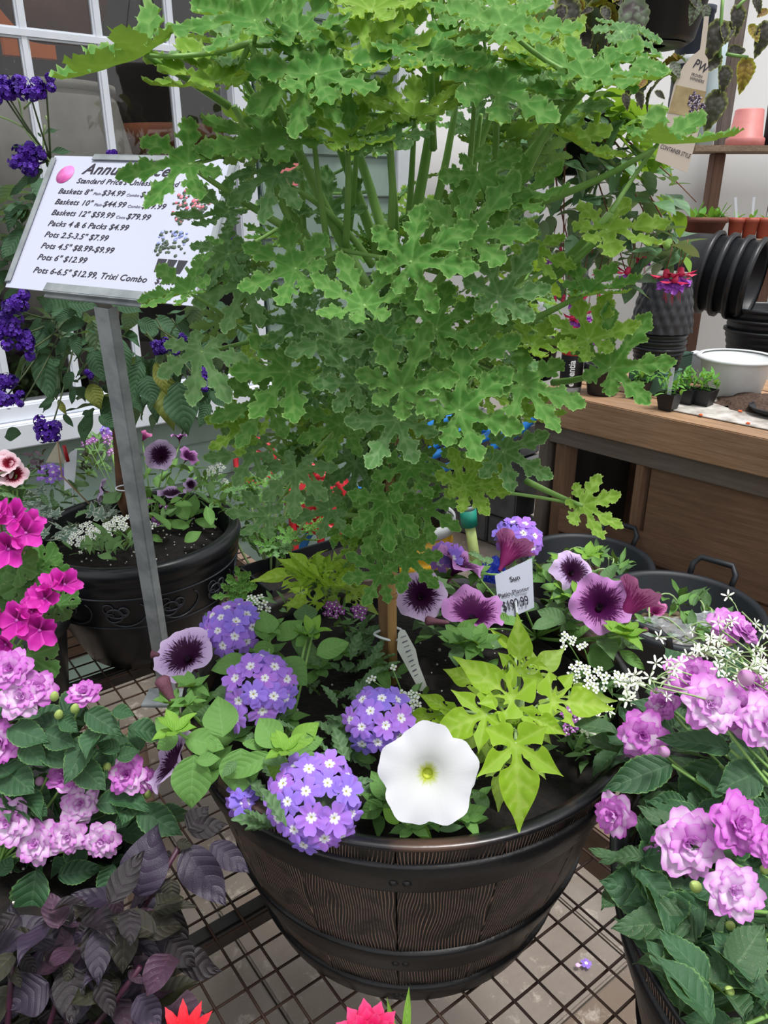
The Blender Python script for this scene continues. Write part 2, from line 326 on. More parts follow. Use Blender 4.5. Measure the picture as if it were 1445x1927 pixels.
def soil_disc(t, M0, rad, z, nper=110):
    vs_, fs = [(0, 0, z+.02)], []; nr, na = 14, 48
    for j in range(1, nr+1):
        for i in range(na):
            r = rad*j/nr; a = 2*PI*i/na; p = Vector((r*math.cos(a), r*math.sin(a), 0))
            vs_.append((p.x, p.y, z+.02*(1-(j/nr)**2)+.006*noise.noise(p*40+M0.translation)))
    for i in range(na): fs.append((0, 1+i, 1+(i+1) % na))
    for j in range(nr-1):
        for i in range(na): a = 1+j*na+i; b = 1+j*na+(i+1) % na; fs.append((a, a+na, b+na, b))
    add('soil', pymesh('soil', vs_, fs, M_soil), t, M0, kind='stuff')
    # perlite grains: uncountable flecks
    bm = bmesh.new()
    for _ in range(nper):
        r = rad*math.sqrt(random.random())*.97; a = random.random()*2*PI
        bmesh.ops.create_cube(bm, size=random.uniform(.0012, .0028), matrix=T(r*math.cos(a), r*math.sin(a), z+.0205*(1-(r/rad)**2)+.0035) @ Matrix.Rotation(random.random()*3, 4, (1, 1, .3)))
    add('perlite', bm2('perlite', bm, M_perl), t, M0, kind='stuff')
BC = Vector((.03, .757, TZ+.0)); BZ = TZ+.305
barrel(BC, 'black oak-barrel style planter with bands in the centre of the wire bench', R(-94.5)-PI/16)
RC = Vector((.445, .435, TZ)); barrel(RC, 'black oak-barrel planter at lower right holding pink double impatiens', R(20))
# second, round black planter with scroll relief
PC = Vector((-.47, 1.335, TZ)); PR, PB, PH = .193, .122, .215
p0 = apl(250, 1000, PC, Vector((0, 1, 0)))
M_sat = mt('satin_black', '101216', '191b20', 8, .32, bump=.1, bscale=30)
M_scr = mt('scroll_relief', '2c2f36', '3b3f46', 20, .35)
M0 = T(PC); sp_ = thing('scroll_planter', PC, 'round black planter with raised scroll band beside the green wall', 'planter', M=M0)
PH = .235
prof = [(0, 0), (PB-.02, 0), (PB, .004), (PB+.012, .03), (PB+.038, .09), (PB+.05, .115), (PB+.0505, .117), (PB+.053, .12), (PB+.062, .175), (PB+.0625, .177), (PB+.065, .18), (PB+.068, .2), (PR-.004, .203), (PR, .207), (PR+.002, .218), (PR, .229), (PR-.006, .235), (PR-.016, .235), (PR-.022, .228), (PR-.026, .19)]
SZ = Matrix.Diagonal((1, 1, 1.03, 1)); M0 = T(PC) @ SZ
add('pot_wall', lathe('pot_wall', prof, M_sat, 96), sp_, M0)
for z, r in ((.118, PB+.0525), (.178, PB+.0648)): add('raised_line', lathe('raised_line', [(r-.001, z-.002), (r+.0015, z), (r-.001, z+.002)], M_scr, 96), sp_, M0)
# scrolls: spiral relief tubes wrapped on the wall
for k in range(12):
    items = []
    for fl, oz, sc_, tw in ((1, 0, 1, 1), (-1, .2, .72, -1)):
        pts = []
        for i in range(40):
            u = i/39; rr = .005+.026*u; th = u*2.2*2*PI*tw+(0 if fl > 0 else 1)
            x = math.cos(th)*rr*sc_ + (u**3)*.045*fl; zz = math.sin(th)*rr*.8*sc_ + .147 + (-.004 if fl > 0 else .006)*1
            a = k*2*PI/12+(x+oz*.13)/.19; r = PB+.053+(zz-.12)*.18+.0005
            pts.append((r*math.cos(a), r*math.sin(a), zz))
        items.append((tube('scroll', pts, [.0011+.001*(1-abs(2*i/39-1)) for i in range(40)], M_scr, 6), Matrix()))
    add('scroll', join('scroll', items, M_scr), sp_, M0)
soil_disc(sp_, M0, PR-.026, .19, 150)
# dark cushion of the black trough pot behind the barrel (window-box edge at the far rim)
# ================================================================== RUBBER TUBS on the ground
M_rub = mt('grey_rubber', '171b21', '20252b', 6, .55, bump=.15, bscale=50)
def tub(loc, label, rad, h):
    M0 = T(loc); t = thing('rubber_tub', loc, label, 'tub', M=M0)
    add('tub_wall', lathe('tub_wall', [(0, 0), (rad*.74, 0), (rad*.78, .01), (rad*.97, h-.03), (rad+.008, h-.022), (rad+.012, h-.01), (rad+.006, h), (rad-.004, h), (rad-.012, h-.01), (rad*.75, .015), (0, .015)], M_rub, 80), t, M0)
    for k, a in enumerate((R(48), R(228))):
        c_ = Vector((math.cos(a), math.sin(a), 0)); q = Vector((-c_.y, c_.x, 0)); b = c_*rad+UP*(h-.006)
        add('handle', tube('handle', [b-q*.06, b-q*.062+c_*.02+UP*.03, b-q*.045+c_*.035+UP*.05, b+q*.045+c_*.035+UP*.05, b+q*.062+c_*.02+UP*.03, b+q*.06], .009, M_rub, 8), t, M0)
    return t
def tubpos(px, py, dep): p = ad(px, py, dep); return p
p1 = ad(1281, 1140, 2.1); tub2h = p1.z; TB2 = Vector((p1.x, p1.y, 0)); tub(TB2, 'dark rubber tub nearest the barrel planter, holding a clear plastic bag', .212, tub2h)
p1 = ad(1105, 1052, 2.47); tub1h = p1.z; TB1 = Vector((p1.x, p1.y, 0)); tub(TB1, 'dark rubber tub farther back, beside the potting bench leg', .2, tub1h)
# ================================================================== POTTING BENCH
M_pb = wood('potting_wood', 'b99676', '94704f', 1); M_pb2 = wood('potting_wood_grey', '7d746b', '625952', 1); M_pb3 = wood('potting_wood_dark', '8f6e56', '6e523f', 1)
BD = Vector((.682, -.731, 0)).normalized(); BN = Vector((-.731, -.682, 0)).normalized()   # along the front; facing us
B0 = ad(1012, 730, 2.75); BZT = B0.z; B0.z = 0
bt = thing('potting_bench', B0+BD*.8, 'weathered wooden potting bench with a deep front board at right', 'bench')
def bb(u, d, z): return B0+BD*u-BN*d+UP*z
L = 2.0
for i in range(4): beam('top_board', bb(0, .08+i*.19, BZT-.012), bb(L, .08+i*.19, BZT-.012), .182, .02, M_pb, bt)
beam('fascia', bb(-.01, -.02, BZT-.055), bb(L, -.02, BZT-.055), .032, .112, M_pb, bt)
beam('apron', bb(0, .012, BZT-.145), bb(L, .012, BZT-.145), .03, .075, M_pb2, bt)
beam('leg', bb(.05, .03, 0), bb(.05, .03, BZT-.115), .075, .04, M_pb2, bt, up=BD); beam('leg', bb(.115, .045, 0), bb(.115, .045, BZT-.115), .07, .05, M_pb3, bt, up=BD)
beam('leg', bb(1.75, .04, 0), bb(1.75, .04, BZT-.115), .09, .09, M_pb3, bt, up=BD); beam('leg', bb(.06, .72, 0), bb(.06, .72, BZT-.115), .09, .09, M_pb3, bt, up=BD); beam('leg', bb(1.75, .72, 0), bb(1.75, .72, BZT-.115), .09, .09, M_pb3, bt, up=BD)
qq = apl(1212, 850, bb(0, .02, 0), BN); u1 = (qq-B0).dot(BD)
z1 = apl(1212, 1010, bb(0, .02, 0), BN).z
beam('side_panel', bb(u1, .03, .12), bb(u1, .03, BZT-.17), .05, .03, M_pb3, bt, up=BD)
beam('front_panel', bb(u1+.03, .035, (z1+BZT-.18)/2), bb(L, .035, (z1+BZT-.18)/2), .02, BZT-.18-z1, M_pb3, bt)
beam('rail', bb(.14, .01, z1-.03), bb(L, .01, z1-.03), .035, .09, M_pb3, bt); beam('rail', bb(.14, .03, z1-.13), bb(L, .03, z1-.13), .03, .08, M_pb3, bt)
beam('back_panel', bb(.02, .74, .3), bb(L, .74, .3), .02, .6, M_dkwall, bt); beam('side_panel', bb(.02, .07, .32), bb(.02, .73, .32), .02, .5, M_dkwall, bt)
print('bench', BZT, u1, z1)
# concrete block pier left of the bench
M_cb = mt('concrete_block', '68696b', '515254', 12, .9, bump=.5, bscale=60)
cw = thing('block_pier', bb(-.35, .2, 0), 'low wall of grey concrete blocks between yellow bucket and bench', 'wall')
for r_ in range(4):
    for k in range(5):
        if r_*.14+.07 > .62: continue
        u = -.19-k*.3-(.15 if r_ % 2 else 0); add('concrete_block', box('concrete_block', (.29, .14, .132), M_cb, .006), cw, frame(bb(u, .25, r_*.14+.068), BD, BN, UP))
# ---- far side of the greenhouse: translucent film on posts with a shelf
wf = add('wall_right', None, None, T(1.5, 4.2, 0), kind='structure')
M_post = wood('grey_post', '8a7f78', '6b6058', 2); M_pwhite = mt('white_post', 'd5d9dc', 'c0c6ca', 5, .5)
me = box('film_sheet', (.98, .01, 2.6), M_film, 0)
for k in range(7): add('film_sheet', me, wf, T(-1.4+k, 4.35, 1.3))
for k in range(8): add('post', box('post', (.05, .06, 2.6), M_pwhite if k % 2 else M_post, .003), wf, T(-1.9+k*.9, 4.3, 1.3))
# ================================================================== PLANT KIT
def chaikin(p, n=1, closed=True):
    for _ in range(n):
        q = []
        for i in range(len(p)):
            a, b = p[i], p[(i+1) % len(p)]; q += [a*.75+b*.25, a*.25+b*.75]
        p = q
    return p
def lobed(name, outline, veins, mat, step=.05, zf=None, ruffle=.02, rf=30, seed=0, edgew=.03, rug=.25):
    """leaf blade from a 2D outline, triangulated with the veins as creases; unit length along +Y"""
    rnd = random.Random(seed); n = len(outline); pts = list(outline); edges = [(i, (i+1) % n) for i in range(n)]
    cx = sum((p for p in outline), Vector((0, 0)))/n
    inner = []
    for v in veins:
        k0 = len(pts); L = (Vector(v[-1])-Vector(v[0])).length; m = max(2, int(L/step))
        for i in range(m+1):
            q = Vector(v[0]).lerp(Vector(v[1]), i/m); pts.append(q); inner.append(len(pts)-1)
            if i: edges.append((len(pts)-2, len(pts)-1))
    nv = len(pts); xs = [p.x for p in outline]; ys = [p.y for p in outline]
    def inside(q):
        c = False; j = n-1
        for i in range(n):
            a, b = outline[i], outline[j]
            if (a.y > q.y) != (b.y > q.y) and q.x < (b.x-a.x)*(q.y-a.y)/(b.y-a.y)+a.x: c = not c
            j = i
        return c
    def dseg(q, a, b):
        ab = b-a; t = max(0, min(1, (q-a).dot(ab)/max(ab.length_squared, 1e-9))); return (q-a-ab*t).length
    y = min(ys); r = 0
    while y < max(ys):
        x = min(xs)+(step/2 if r % 2 else 0)
        while x < max(xs):
            q = Vector((x+rnd.uniform(-.1, .1)*step, y+rnd.uniform(-.1, .1)*step))
            if inside(q) and min((q-o).length for o in outline) > step*.45 and min([dseg(q, Vector(v[0]), Vector(v[1])) for v in veins]) > step*.4: pts.append(q)
            x += step
        y += step*.87; r += 1
    co, ed, fc, ov, oe, of = delaunay_2d_cdt(pts, edges, [], 1, 1e-5)
    V, vein, edge = [], [], []
    for i, p in enumerate(co):
        src = ov[i]; isv = any(s >= n and s < nv for s in src) and not any(s < n for s in src); ise = any(s < n for s in src)
        dv = min([dseg(p, Vector(v[0]), Vector(v[1])) for v in veins]); q = Vector((p.x, p.y, 0))
        z = (zf(p) if zf else 0) + rug*min(dv, .12) + (ruffle*math.sin(rf*(p.x+1.7*p.y)+seed) if ise else 0) + .012*noise.noise(Vector((p.x*5, p.y*5, seed)))
        V.append((p.x, p.y, z)); vein.append(1. if isv or (dv < .004) else 0.); edge.append(1. if ise else 0.)
    fs = []
    for f in fc:
        c = sum((co[k] for k in f), Vector((0, 0)))/len(f)
        if inside(c):
            a, b, d = [co[k] for k in f[:3]]; fs.append(tuple(f) if (b-a).cross(d-a) > 0 else tuple(f)[::-1])
    me = bpy.data.meshes.new(name); me.from_pydata(V, [], fs)
    for k, vals in (('vein', vein), ('edge', edge)):
        a = me.attributes.new(k, 'FLOAT', 'POINT'); a.data.foreach_set('value', vals)
    return setm(me, mat)
def rot2(p, a): c, s = math.cos(a), math.sin(a); return Vector((p[0]*c-p[1]*s, p[0]*s+p[1]*c))
def lobe_outline(lobes, side, sinus=.2, seed=0, jit=.015, ch=1, tip=(1., 0), teeth=None):
    """lobes: (angle deg from +Y clockwise, length, width scale) in order from left to right"""
    rnd = random.Random(seed); out = [Vector((0, -.02))]
    for k, (a, L, ws) in enumerate(lobes):
        ar = -R(a); prof_ = side
        for t_, w_ in prof_: out.append(rot2((-w_*ws+rnd.uniform(-jit, jit), t_*L+rnd.uniform(-jit, jit)), ar))
        out.append(rot2((0, L*tip[0]), ar))
        for t_, w_ in reversed(prof_): out.append(rot2((w_*ws+rnd.uniform(-jit, jit), t_*L+rnd.uniform(-jit, jit)), ar))
        if k < len(lobes)-1:
            a2 = -R((a+lobes[k+1][0])/2); out.append(rot2((0, sinus), a2))
    out = chaikin(out, ch)
    if teeth:
        per = sum((out[i]-out[i-1]).length for i in range(len(out))); m = int(per/teeth[0])//2*2; q = []; acc = 0; i = 0; sp = per/m
        n_ = len(out)
        for k in range(m):
            tgt = k*sp
            while acc+(out[(i+1) % n_]-out[i % n_]).length < tgt and i < n_: acc += (out[(i+1) % n_]-out[i % n_]).length; i += 1
            a, b = out[i % n_], out[(i+1) % n_]; L = (b-a).length or 1e-6; p = a.lerp(b, min(1, (tgt-acc)/L)); d = (b-a).normalized()
            q.append(p+Vector((-d.y, d.x))*(teeth[1] if k % 2 else -teeth[1])*min(1, p.length*3))
        out = q
    return out
def attr_leaf_mat(name, base, base2, vein, edge, rough=.55, vs=.4, es=.5, tr=.25, under=None, spec=.3, nscale=12, tc_='b8dc30'):
    g = N(name); c = g.mix(g.rnd(), H(base), H(base2)); c = g.mix(g.ramp(g.noise(nscale, 3), .35, .7), c, g.mix(.5, c, H(base2)))
    c = g.mix(g.mth('MULTIPLY', g.mth('POWER', g.attr('vein'), 2.2), vs), c, H(vein)); c = g.mix(g.mth('MULTIPLY', g.mth('POWER', g.attr('edge'), 3 if es < .8 else 1.2), es), c, H(edge))
    if under: c = g.mix(g.n('NewGeometry').outputs['Backfacing'], c, H(under))
    g.put(g.b.inputs['Base Color'], c); g.b.inputs['Roughness'].default_value = rough; g.b.inputs['Specular IOR Level'].default_value = spec
    g.bump(g.noise(160, 3), .25, .0008)
    return finish(g, tr, g.mix(.45, c, H(tc_)))
def ovate(name, mat, w=.6, pos=.4, tip=1.6, fold=.12, curl=-.15, cup=0, serr=0, ns=9, nu=14, nv=8, wave=.02, seed=0, base=.8, twist=0):
    """simple leaf: unit length on +Y; w widest half width*2; pos of the widest point"""
    V, uvs, fs = [], [], []; rnd = random.Random(seed); ph = rnd.random()*6
    for i in range(nu+1):
        u = i/nu; uu = u**(math.log(.5)/math.log(pos)); W = w/2*max(0, math.sin(PI*uu))**(base if u < pos else tip if tip < 1 else 1)
        if tip > 1 and u > pos: W *= (1-((u-pos)/(1-pos))**1.0*.0) * (math.sin(PI*uu)**(tip-1))
        if i in (0,): W = .012
        if i == nu: W = .001
        for j in range(nv+1):
            v = j/nv*2-1; ww = W*(1+(serr*(1 if i % 2 else -1) if abs(v) == 1 and 0 < i < nu else 0))
            x = v*ww; z = fold*abs(x) + curl*u*u + cup*x*x*4 + wave*math.sin(u*9+ph+v)*abs(v) - .03*abs(math.sin((u-.3*abs(v)*W)*PI*6))*(1-abs(v))*abs(v)*.8
            xr = x*math.cos(twist*u)-z*math.sin(twist*u)*0
            V.append((xr, u, z+twist*x*u)); uvs.append((u, (v+1)/2))
    for i in range(nu):
        for j in range(nv): a = i*(nv+1)+j; fs.append((a, a+1, a+nv+2, a+nv+1))
    return pymesh(name, V, fs, mat, True, uvs)
CR = Vector((1, 0, 0)); CU = Vector((0, math.sin(PITCH), math.cos(PITCH))); CF = Vector((0, -math.cos(PITCH), math.sin(PITCH)))   # right, up, towards the viewer
def leaf_M(p, phi, tau, size, nh=.3, sx=1, roll=0):
    """phi: heading in the upright plane facing the aisle; tau: lean towards the aisle; nh: how much the blade faces the sky"""
    a, t_ = R(phi), R(tau); y = (CR*math.cos(a)+CU*math.sin(a))*math.cos(t_)+CF*math.sin(t_)
    z = CF*(1-nh)+UP*nh; z = z-y*z.dot(y)
    if z.length < .05: z = UP-y*y.z
    z.normalize(); x = y.cross(z)
    if roll: m = Matrix.Rotation(R(roll), 3, y); x = m @ x; z = m @ z
    return frame(p, x, y, z, size*sx, size, size)
def out_M(p, azim, el, size, roll=0, sx=1):
    """leaf pointing to world azimuth (0 = +Y), elevation el, blade facing up"""
    a, e = R(azim), R(el); y = Vector((math.sin(a)*math.cos(e), math.cos(a)*math.cos(e), math.sin(e)))
    x = y.cross(UP).normalized(); z = x.cross(y)
    if roll: m = Matrix.Rotation(R(roll), 3, y); x = m @ x; z = m @ z
    return frame(p, x, y, z, size*sx, size, size)
_tc = {}
def stem(t, a, b, m, r0=.0025, r1=.0018, sag=None, name='stem', n=6, parent=None):
    a, b = Vector(a), Vector(b); mid = (a+b)/2+(sag if sag is not None else UP*(-.15*(b-a).length*.5)); pts = bez(a, mid, b, n)
    return add(name, tube(name, pts, [r0+(r1-r0)*i/n for i in range(n+1)], m, 6), parent or t)
# ---- flowers
def radial(name, f, mat, nr=10, na=60, r0=0, seed=0):
    """f(r, a) -> (x, y, z); uv = (angle, r)"""
    V, uvs, fs = [], [], []
    for j in range(nr+1):
        r = r0+(1-r0)*j/nr
        for i in range(na): a = 2*PI*i/na; V.append(f(r, a)); uvs.append((i/na, r))
    for j in range(nr):
        for i in range(na): fs.append((j*na+i, j*na+(i+1) % na, (j+1)*na+(i+1) % na, (j+1)*na+i))
    return pymesh(name, V, fs, mat, True, uvs)
def petunia_mat(name, rim, dark, vein, cut=.42, reach=.38, tr=.2):
    g = N(name); u, v = g.uv(); co = g.n('TexCoord').outputs['Object']; vm = g.n('VectorMath', operation='NORMALIZE'); mp = g.n('Mapping'); g.put(mp.inputs[0], co); mp.inputs['Scale'].default_value = (1, 1, 0); g.put(vm.inputs[0], mp.outputs[0])
    x = g.n('VectorMath', operation='MULTIPLY_ADD'); g.put(x.inputs[0], vm.outputs[0]); x.inputs[1].default_value = (9, 9, 9); cb = g.n('CombineXYZ'); g.put(cb.inputs[2], g.mth('MULTIPLY', v, 2.)); g.put(x.inputs[2], cb.outputs[0])
    st1 = g.noise(1.6, 4, x.outputs[0], rough=.7); f = g.mth('SUBTRACT', g.mth('MULTIPLY_ADD', g.ramp(st1, .36, .66), reach, cut), v); f = g.ramp(f, -.03, .05)
    c = g.mix(g.ramp(v, cut*.7, 1), H(vein), H(rim)); c = g.mix(f, c, H(dark)); g.put(g.b.inputs['Base Color'], c); g.b.inputs['Roughness'].default_value = .6; g.b.inputs['Specular IOR Level'].default_value = .2
    g.bump(st1, .2, .001); return finish(g, tr, c)
def petunia(name, mat, seed=0, lobe=.06, ruf=.06, deep=.55, flat=.0, lip=0):
    rnd = random.Random(seed); p1, p2 = rnd.random()*6, rnd.random()*6
    def f(r, a):
        lb = 1-lobe*(1-abs(math.cos(2.5*a)))*2*r**3 + .02*math.sin(13*a+p1)*r**4
        R_ = (.13+.87*r**1.15)*lb if r > .12 else .13*(.6+.4*r/.12)
        z = -deep*(1-r)**3.2 + flat*r*r + ruf*math.sin(5*a+p2)*r**3 + ruf*.45*math.sin(11*a+p1)*r**5 - lip*r**4 - .05*max(0, abs(math.cos(2.5*a))-.9)*r
        return (R_*math.cos(a), R_*math.sin(a), z)
    return radial(name, f, mat, 12, 70, 0)
def petal(name, mat, w=.9, notch=.08, cup=.25, ruf=.06, seed=0, nu=6, nv=6, base=.12, rec=0):
    rnd = random.Random(seed); ph = rnd.random()*6; V, uvs, fs = [], [], []
    for i in range(nu+1):
        u = i/nu
        for j in range(nv+1):
            v = j/nv*2-1; W = (base+(w-base)*math.sin(min(1, u*1.15)*PI/2)**1.2)/2*(1-.22*max(0, u-.72)/.28)
            L = u*(1-.34*abs(v)**3*u - notch*(1-min(1, abs(v)*3))*u)
            x = v*W; z = cup*u*u*.5 + cup*x*x + ruf*math.sin(v*4+ph)*u*u + ruf*.5*math.sin(v*9+ph*2)*u**3 - rec*u**3
            V.append((x, L, z)); uvs.append((u, (v+1)/2))
    for i in range(nu):
        for j in range(nv): a = i*(nv+1)+j; fs.append((a, a+1, a+nv+2, a+nv+1))
    return pymesh(name, V, fs, mat, True, uvs)
def petal_mat(name, c_in, c_mid, c_out, p=(.0, .45, 1), rough=.55, tr=.3, rv=None, vein=None):
    g = N(name); u, v = g.uv(); av = g.mth('ABSOLUTE', g.mth('MULTIPLY_ADD', v, 2, -1)); e = g.mth('MAXIMUM', g.mth('POWER', av, 2.), g.mth('POWER', u, 3.)); e = g.mth('ADD', e, g.mth('MULTIPLY_ADD', g.noise(60, 2), .5, -.25))
    cm = H(c_mid); 
    if rv: cm = g.mix(g.rnd(), H(c_mid), H(rv))
    c = g.mix(g.ramp(u, p[0], p[1]), H(c_in), cm); c = g.mix(g.ramp(e, .3, 1.0), c, H(c_out))
    if vein: c = g.mix(g.mth('MULTIPLY', g.ramp(g.noise(1, 3, g.n('CombineXYZ').outputs[0]), .5, .6), 0), c, H(vein))
    g.put(g.b.inputs['Base Color'], c); g.b.inputs['Roughness'].default_value = rough; g.b.inputs['Specular IOR Level'].default_value = .2; g.bump(g.noise(200, 2), .12, .0006)
    return finish(g, tr, c)
def face_M(p, nrm, size, spin=0):
    z = Vector(nrm).normalized(); x = (UP.cross(z) if abs(z.z) < .98 else Vector((1, 0, 0))).normalized(); y = z.cross(x)
    return frame(p, x, y, z, size, size, size) @ Matrix.Rotation(R(spin), 4, 'Z')
def nv_(rx, ry, f=1.0): return CR*rx+CU*ry+CF*f                     # normal from right/up/front shares
M_stem = mt('green_stem', '8fb866', '74a04e', 20, .5); M_stemd = mt('dark_stem', '4b5a35', '3c4a2c', 20, .6); M_stemp = mt('pale_stem', 'a7bf86', '8aa86a', 20, .5)
# ---- scented geranium leaves
GS = [(.36, .085), (.45, .10), (.52, .17), (.575, .235), (.64, .225), (.655, .14), (.71, .12), (.77, .18), (.84, .185), (.87, .12), (.93, .09), (.985, .05)]
GL = [(-146, .5, .72), (-98, .76, .8), (-47, .94, .84), (0, 1., .9), (48, .92, .84), (99, .78, .8), (145, .5, .72)]
def gveins(lobes):
    v = []
    for a, L, ws in lobes:
        ar = -R(a); v.append((Vector((0, 0)), rot2((0, L*.9), ar)))
        for s in (-1, 1):
            v.append((rot2((0, L*.36), ar), rot2((s*.17*ws, L*.585), ar))); v.append((rot2((0, L*.62), ar), rot2((s*.12*ws, L*.8), ar)))
    return v
M_ger = attr_leaf_mat('geranium_leaf', '3f762e', '578840', '94b86c', 'aacb80', vs=.32, es=.5, tr=.2, under='78a24e', spec=.12, rough=.65)
M_gery = attr_leaf_mat('geranium_leaf_bright', '66962e', '80a63e', 'b4d074', 'c4da88', vs=.4, es=.55, tr=.28, under='9cba50', spec=.12, rough=.65)
M_gerd = attr_leaf_mat('geranium_leaf_deep', '47743c', '618a54', '93b080', 'a8c490', vs=.4, es=.6, tr=.15, under='7a9c62', spec=.12, rough=.65)
GER = []
for k in range(9):
    rr = random.Random(50+k); lb = [(a+rr.uniform(-5, 5), L*rr.uniform(.88, 1.08), w_*rr.uniform(.9, 1.08)) for a, L, w_ in GL]
    droop = (.05, .25, -.12, .4, .1, -.2, .3, .15, 0)[k]; fold = (.1, .25, .35, .1, .5, .15, .3, .05, .2)[k]
    zf = (lambda d, fo, ss: (lambda p: -d*p.length_squared + fo*abs(p.x)*.7 + .05*math.sin(4*math.atan2(p.x, p.y+1e-4)+ss)*p.length))(droop, fold, k)
    o = lobe_outline(lb, GS, .235, k, .014, 1, teeth=(.034, .0085))
    GER.append([lobed('leaf', o, gveins(lb), m_, .055, zf, .022, 34, k, rug=.75) for m_ in (M_ger, M_gery, M_gerd)])
# ================================================================== GERANIUM TOPIARY
TB = Vector((.008, .79, BZ-.035))
tp = thing('scented_geranium', TB, 'tall scented geranium grown on a bare trunk, bright lobed leaves above the barrel planter', 'plant')
M_bark = mt('bark', '8a6a45', '5d4630', 40, .8, bump=.8, bscale=90, stretch=(1, 1, .3)); M_bark.name = 'bark'
M_bamb = mt('bamboo', 'b08a58', '8d6a40', 18, .55, bump=.2, stretch=(1, 1, .2))
top_trunk = ay(742, 560, .8)
add('trunk', tube('trunk', [TB-UP*.02, ay(727, 1200, .8), ay(724, 1110, .8), ay(732, 980, .8), ay(738, 800, .8), top_trunk], [.0095, .0085, .009, .0085, .008, .0065], M_bark, 12), tp)
BR = [[(738, 860), (660, 760), (600, 660), .72], [(740, 760), (820, 700), (900, 690), .70], [(742, 640), (690, 540), (640, 470), .68], [(640, 560), (560, 420), (440, 200), .68],
      [(742, 600), (750, 420), (730, 260), .72], [(742, 640), (880, 460), (985, 300), .66], [(905, 410), (1010, 270), (1112, 155), .60], [(742, 700), (930, 610), (1140, 436), .66],
      [(750, 620), (830, 400), (860, 180), .75], [(700, 560), (600, 380), (470, 80), .62], [(742, 800), (640, 880), (560, 890), .70], [(742, 900), (800, 890), (870, 920), .68], [(735, 1000), (740, 960), (730, 930), .72], [(742, 560), (650, 300), (590, 150), .66], [(742, 540), (700, 300), (550, 0), .78], [(742, 600), (900, 300), (940, 170), .74], [(742, 640), (620, 640), (480, 640), .7], [(760, 500), (820, 250), (825, 60), .7], [(900, 640), (1000, 560), (1150, 400), .62]]
nodes = [ay(733, y, .8) for y in (1060, 980, 900, 820, 740, 660, 600)]
for (x0, y0), (x1, y1), (x2, y2), Y in BR:
    a, b, c = ay(x0, y0, .79 if abs(x0-740) < 12 else (Y+.8)/2), ay(x1, y1, (Y+.8)/2), ay(x2, y2, Y); pts = bez(a, b, c, 8)
    add('branch', tube('branch', pts, [.0058-.0033*i/8 for i in range(9)], M_stem, 8), tp); nodes += pts[2:]
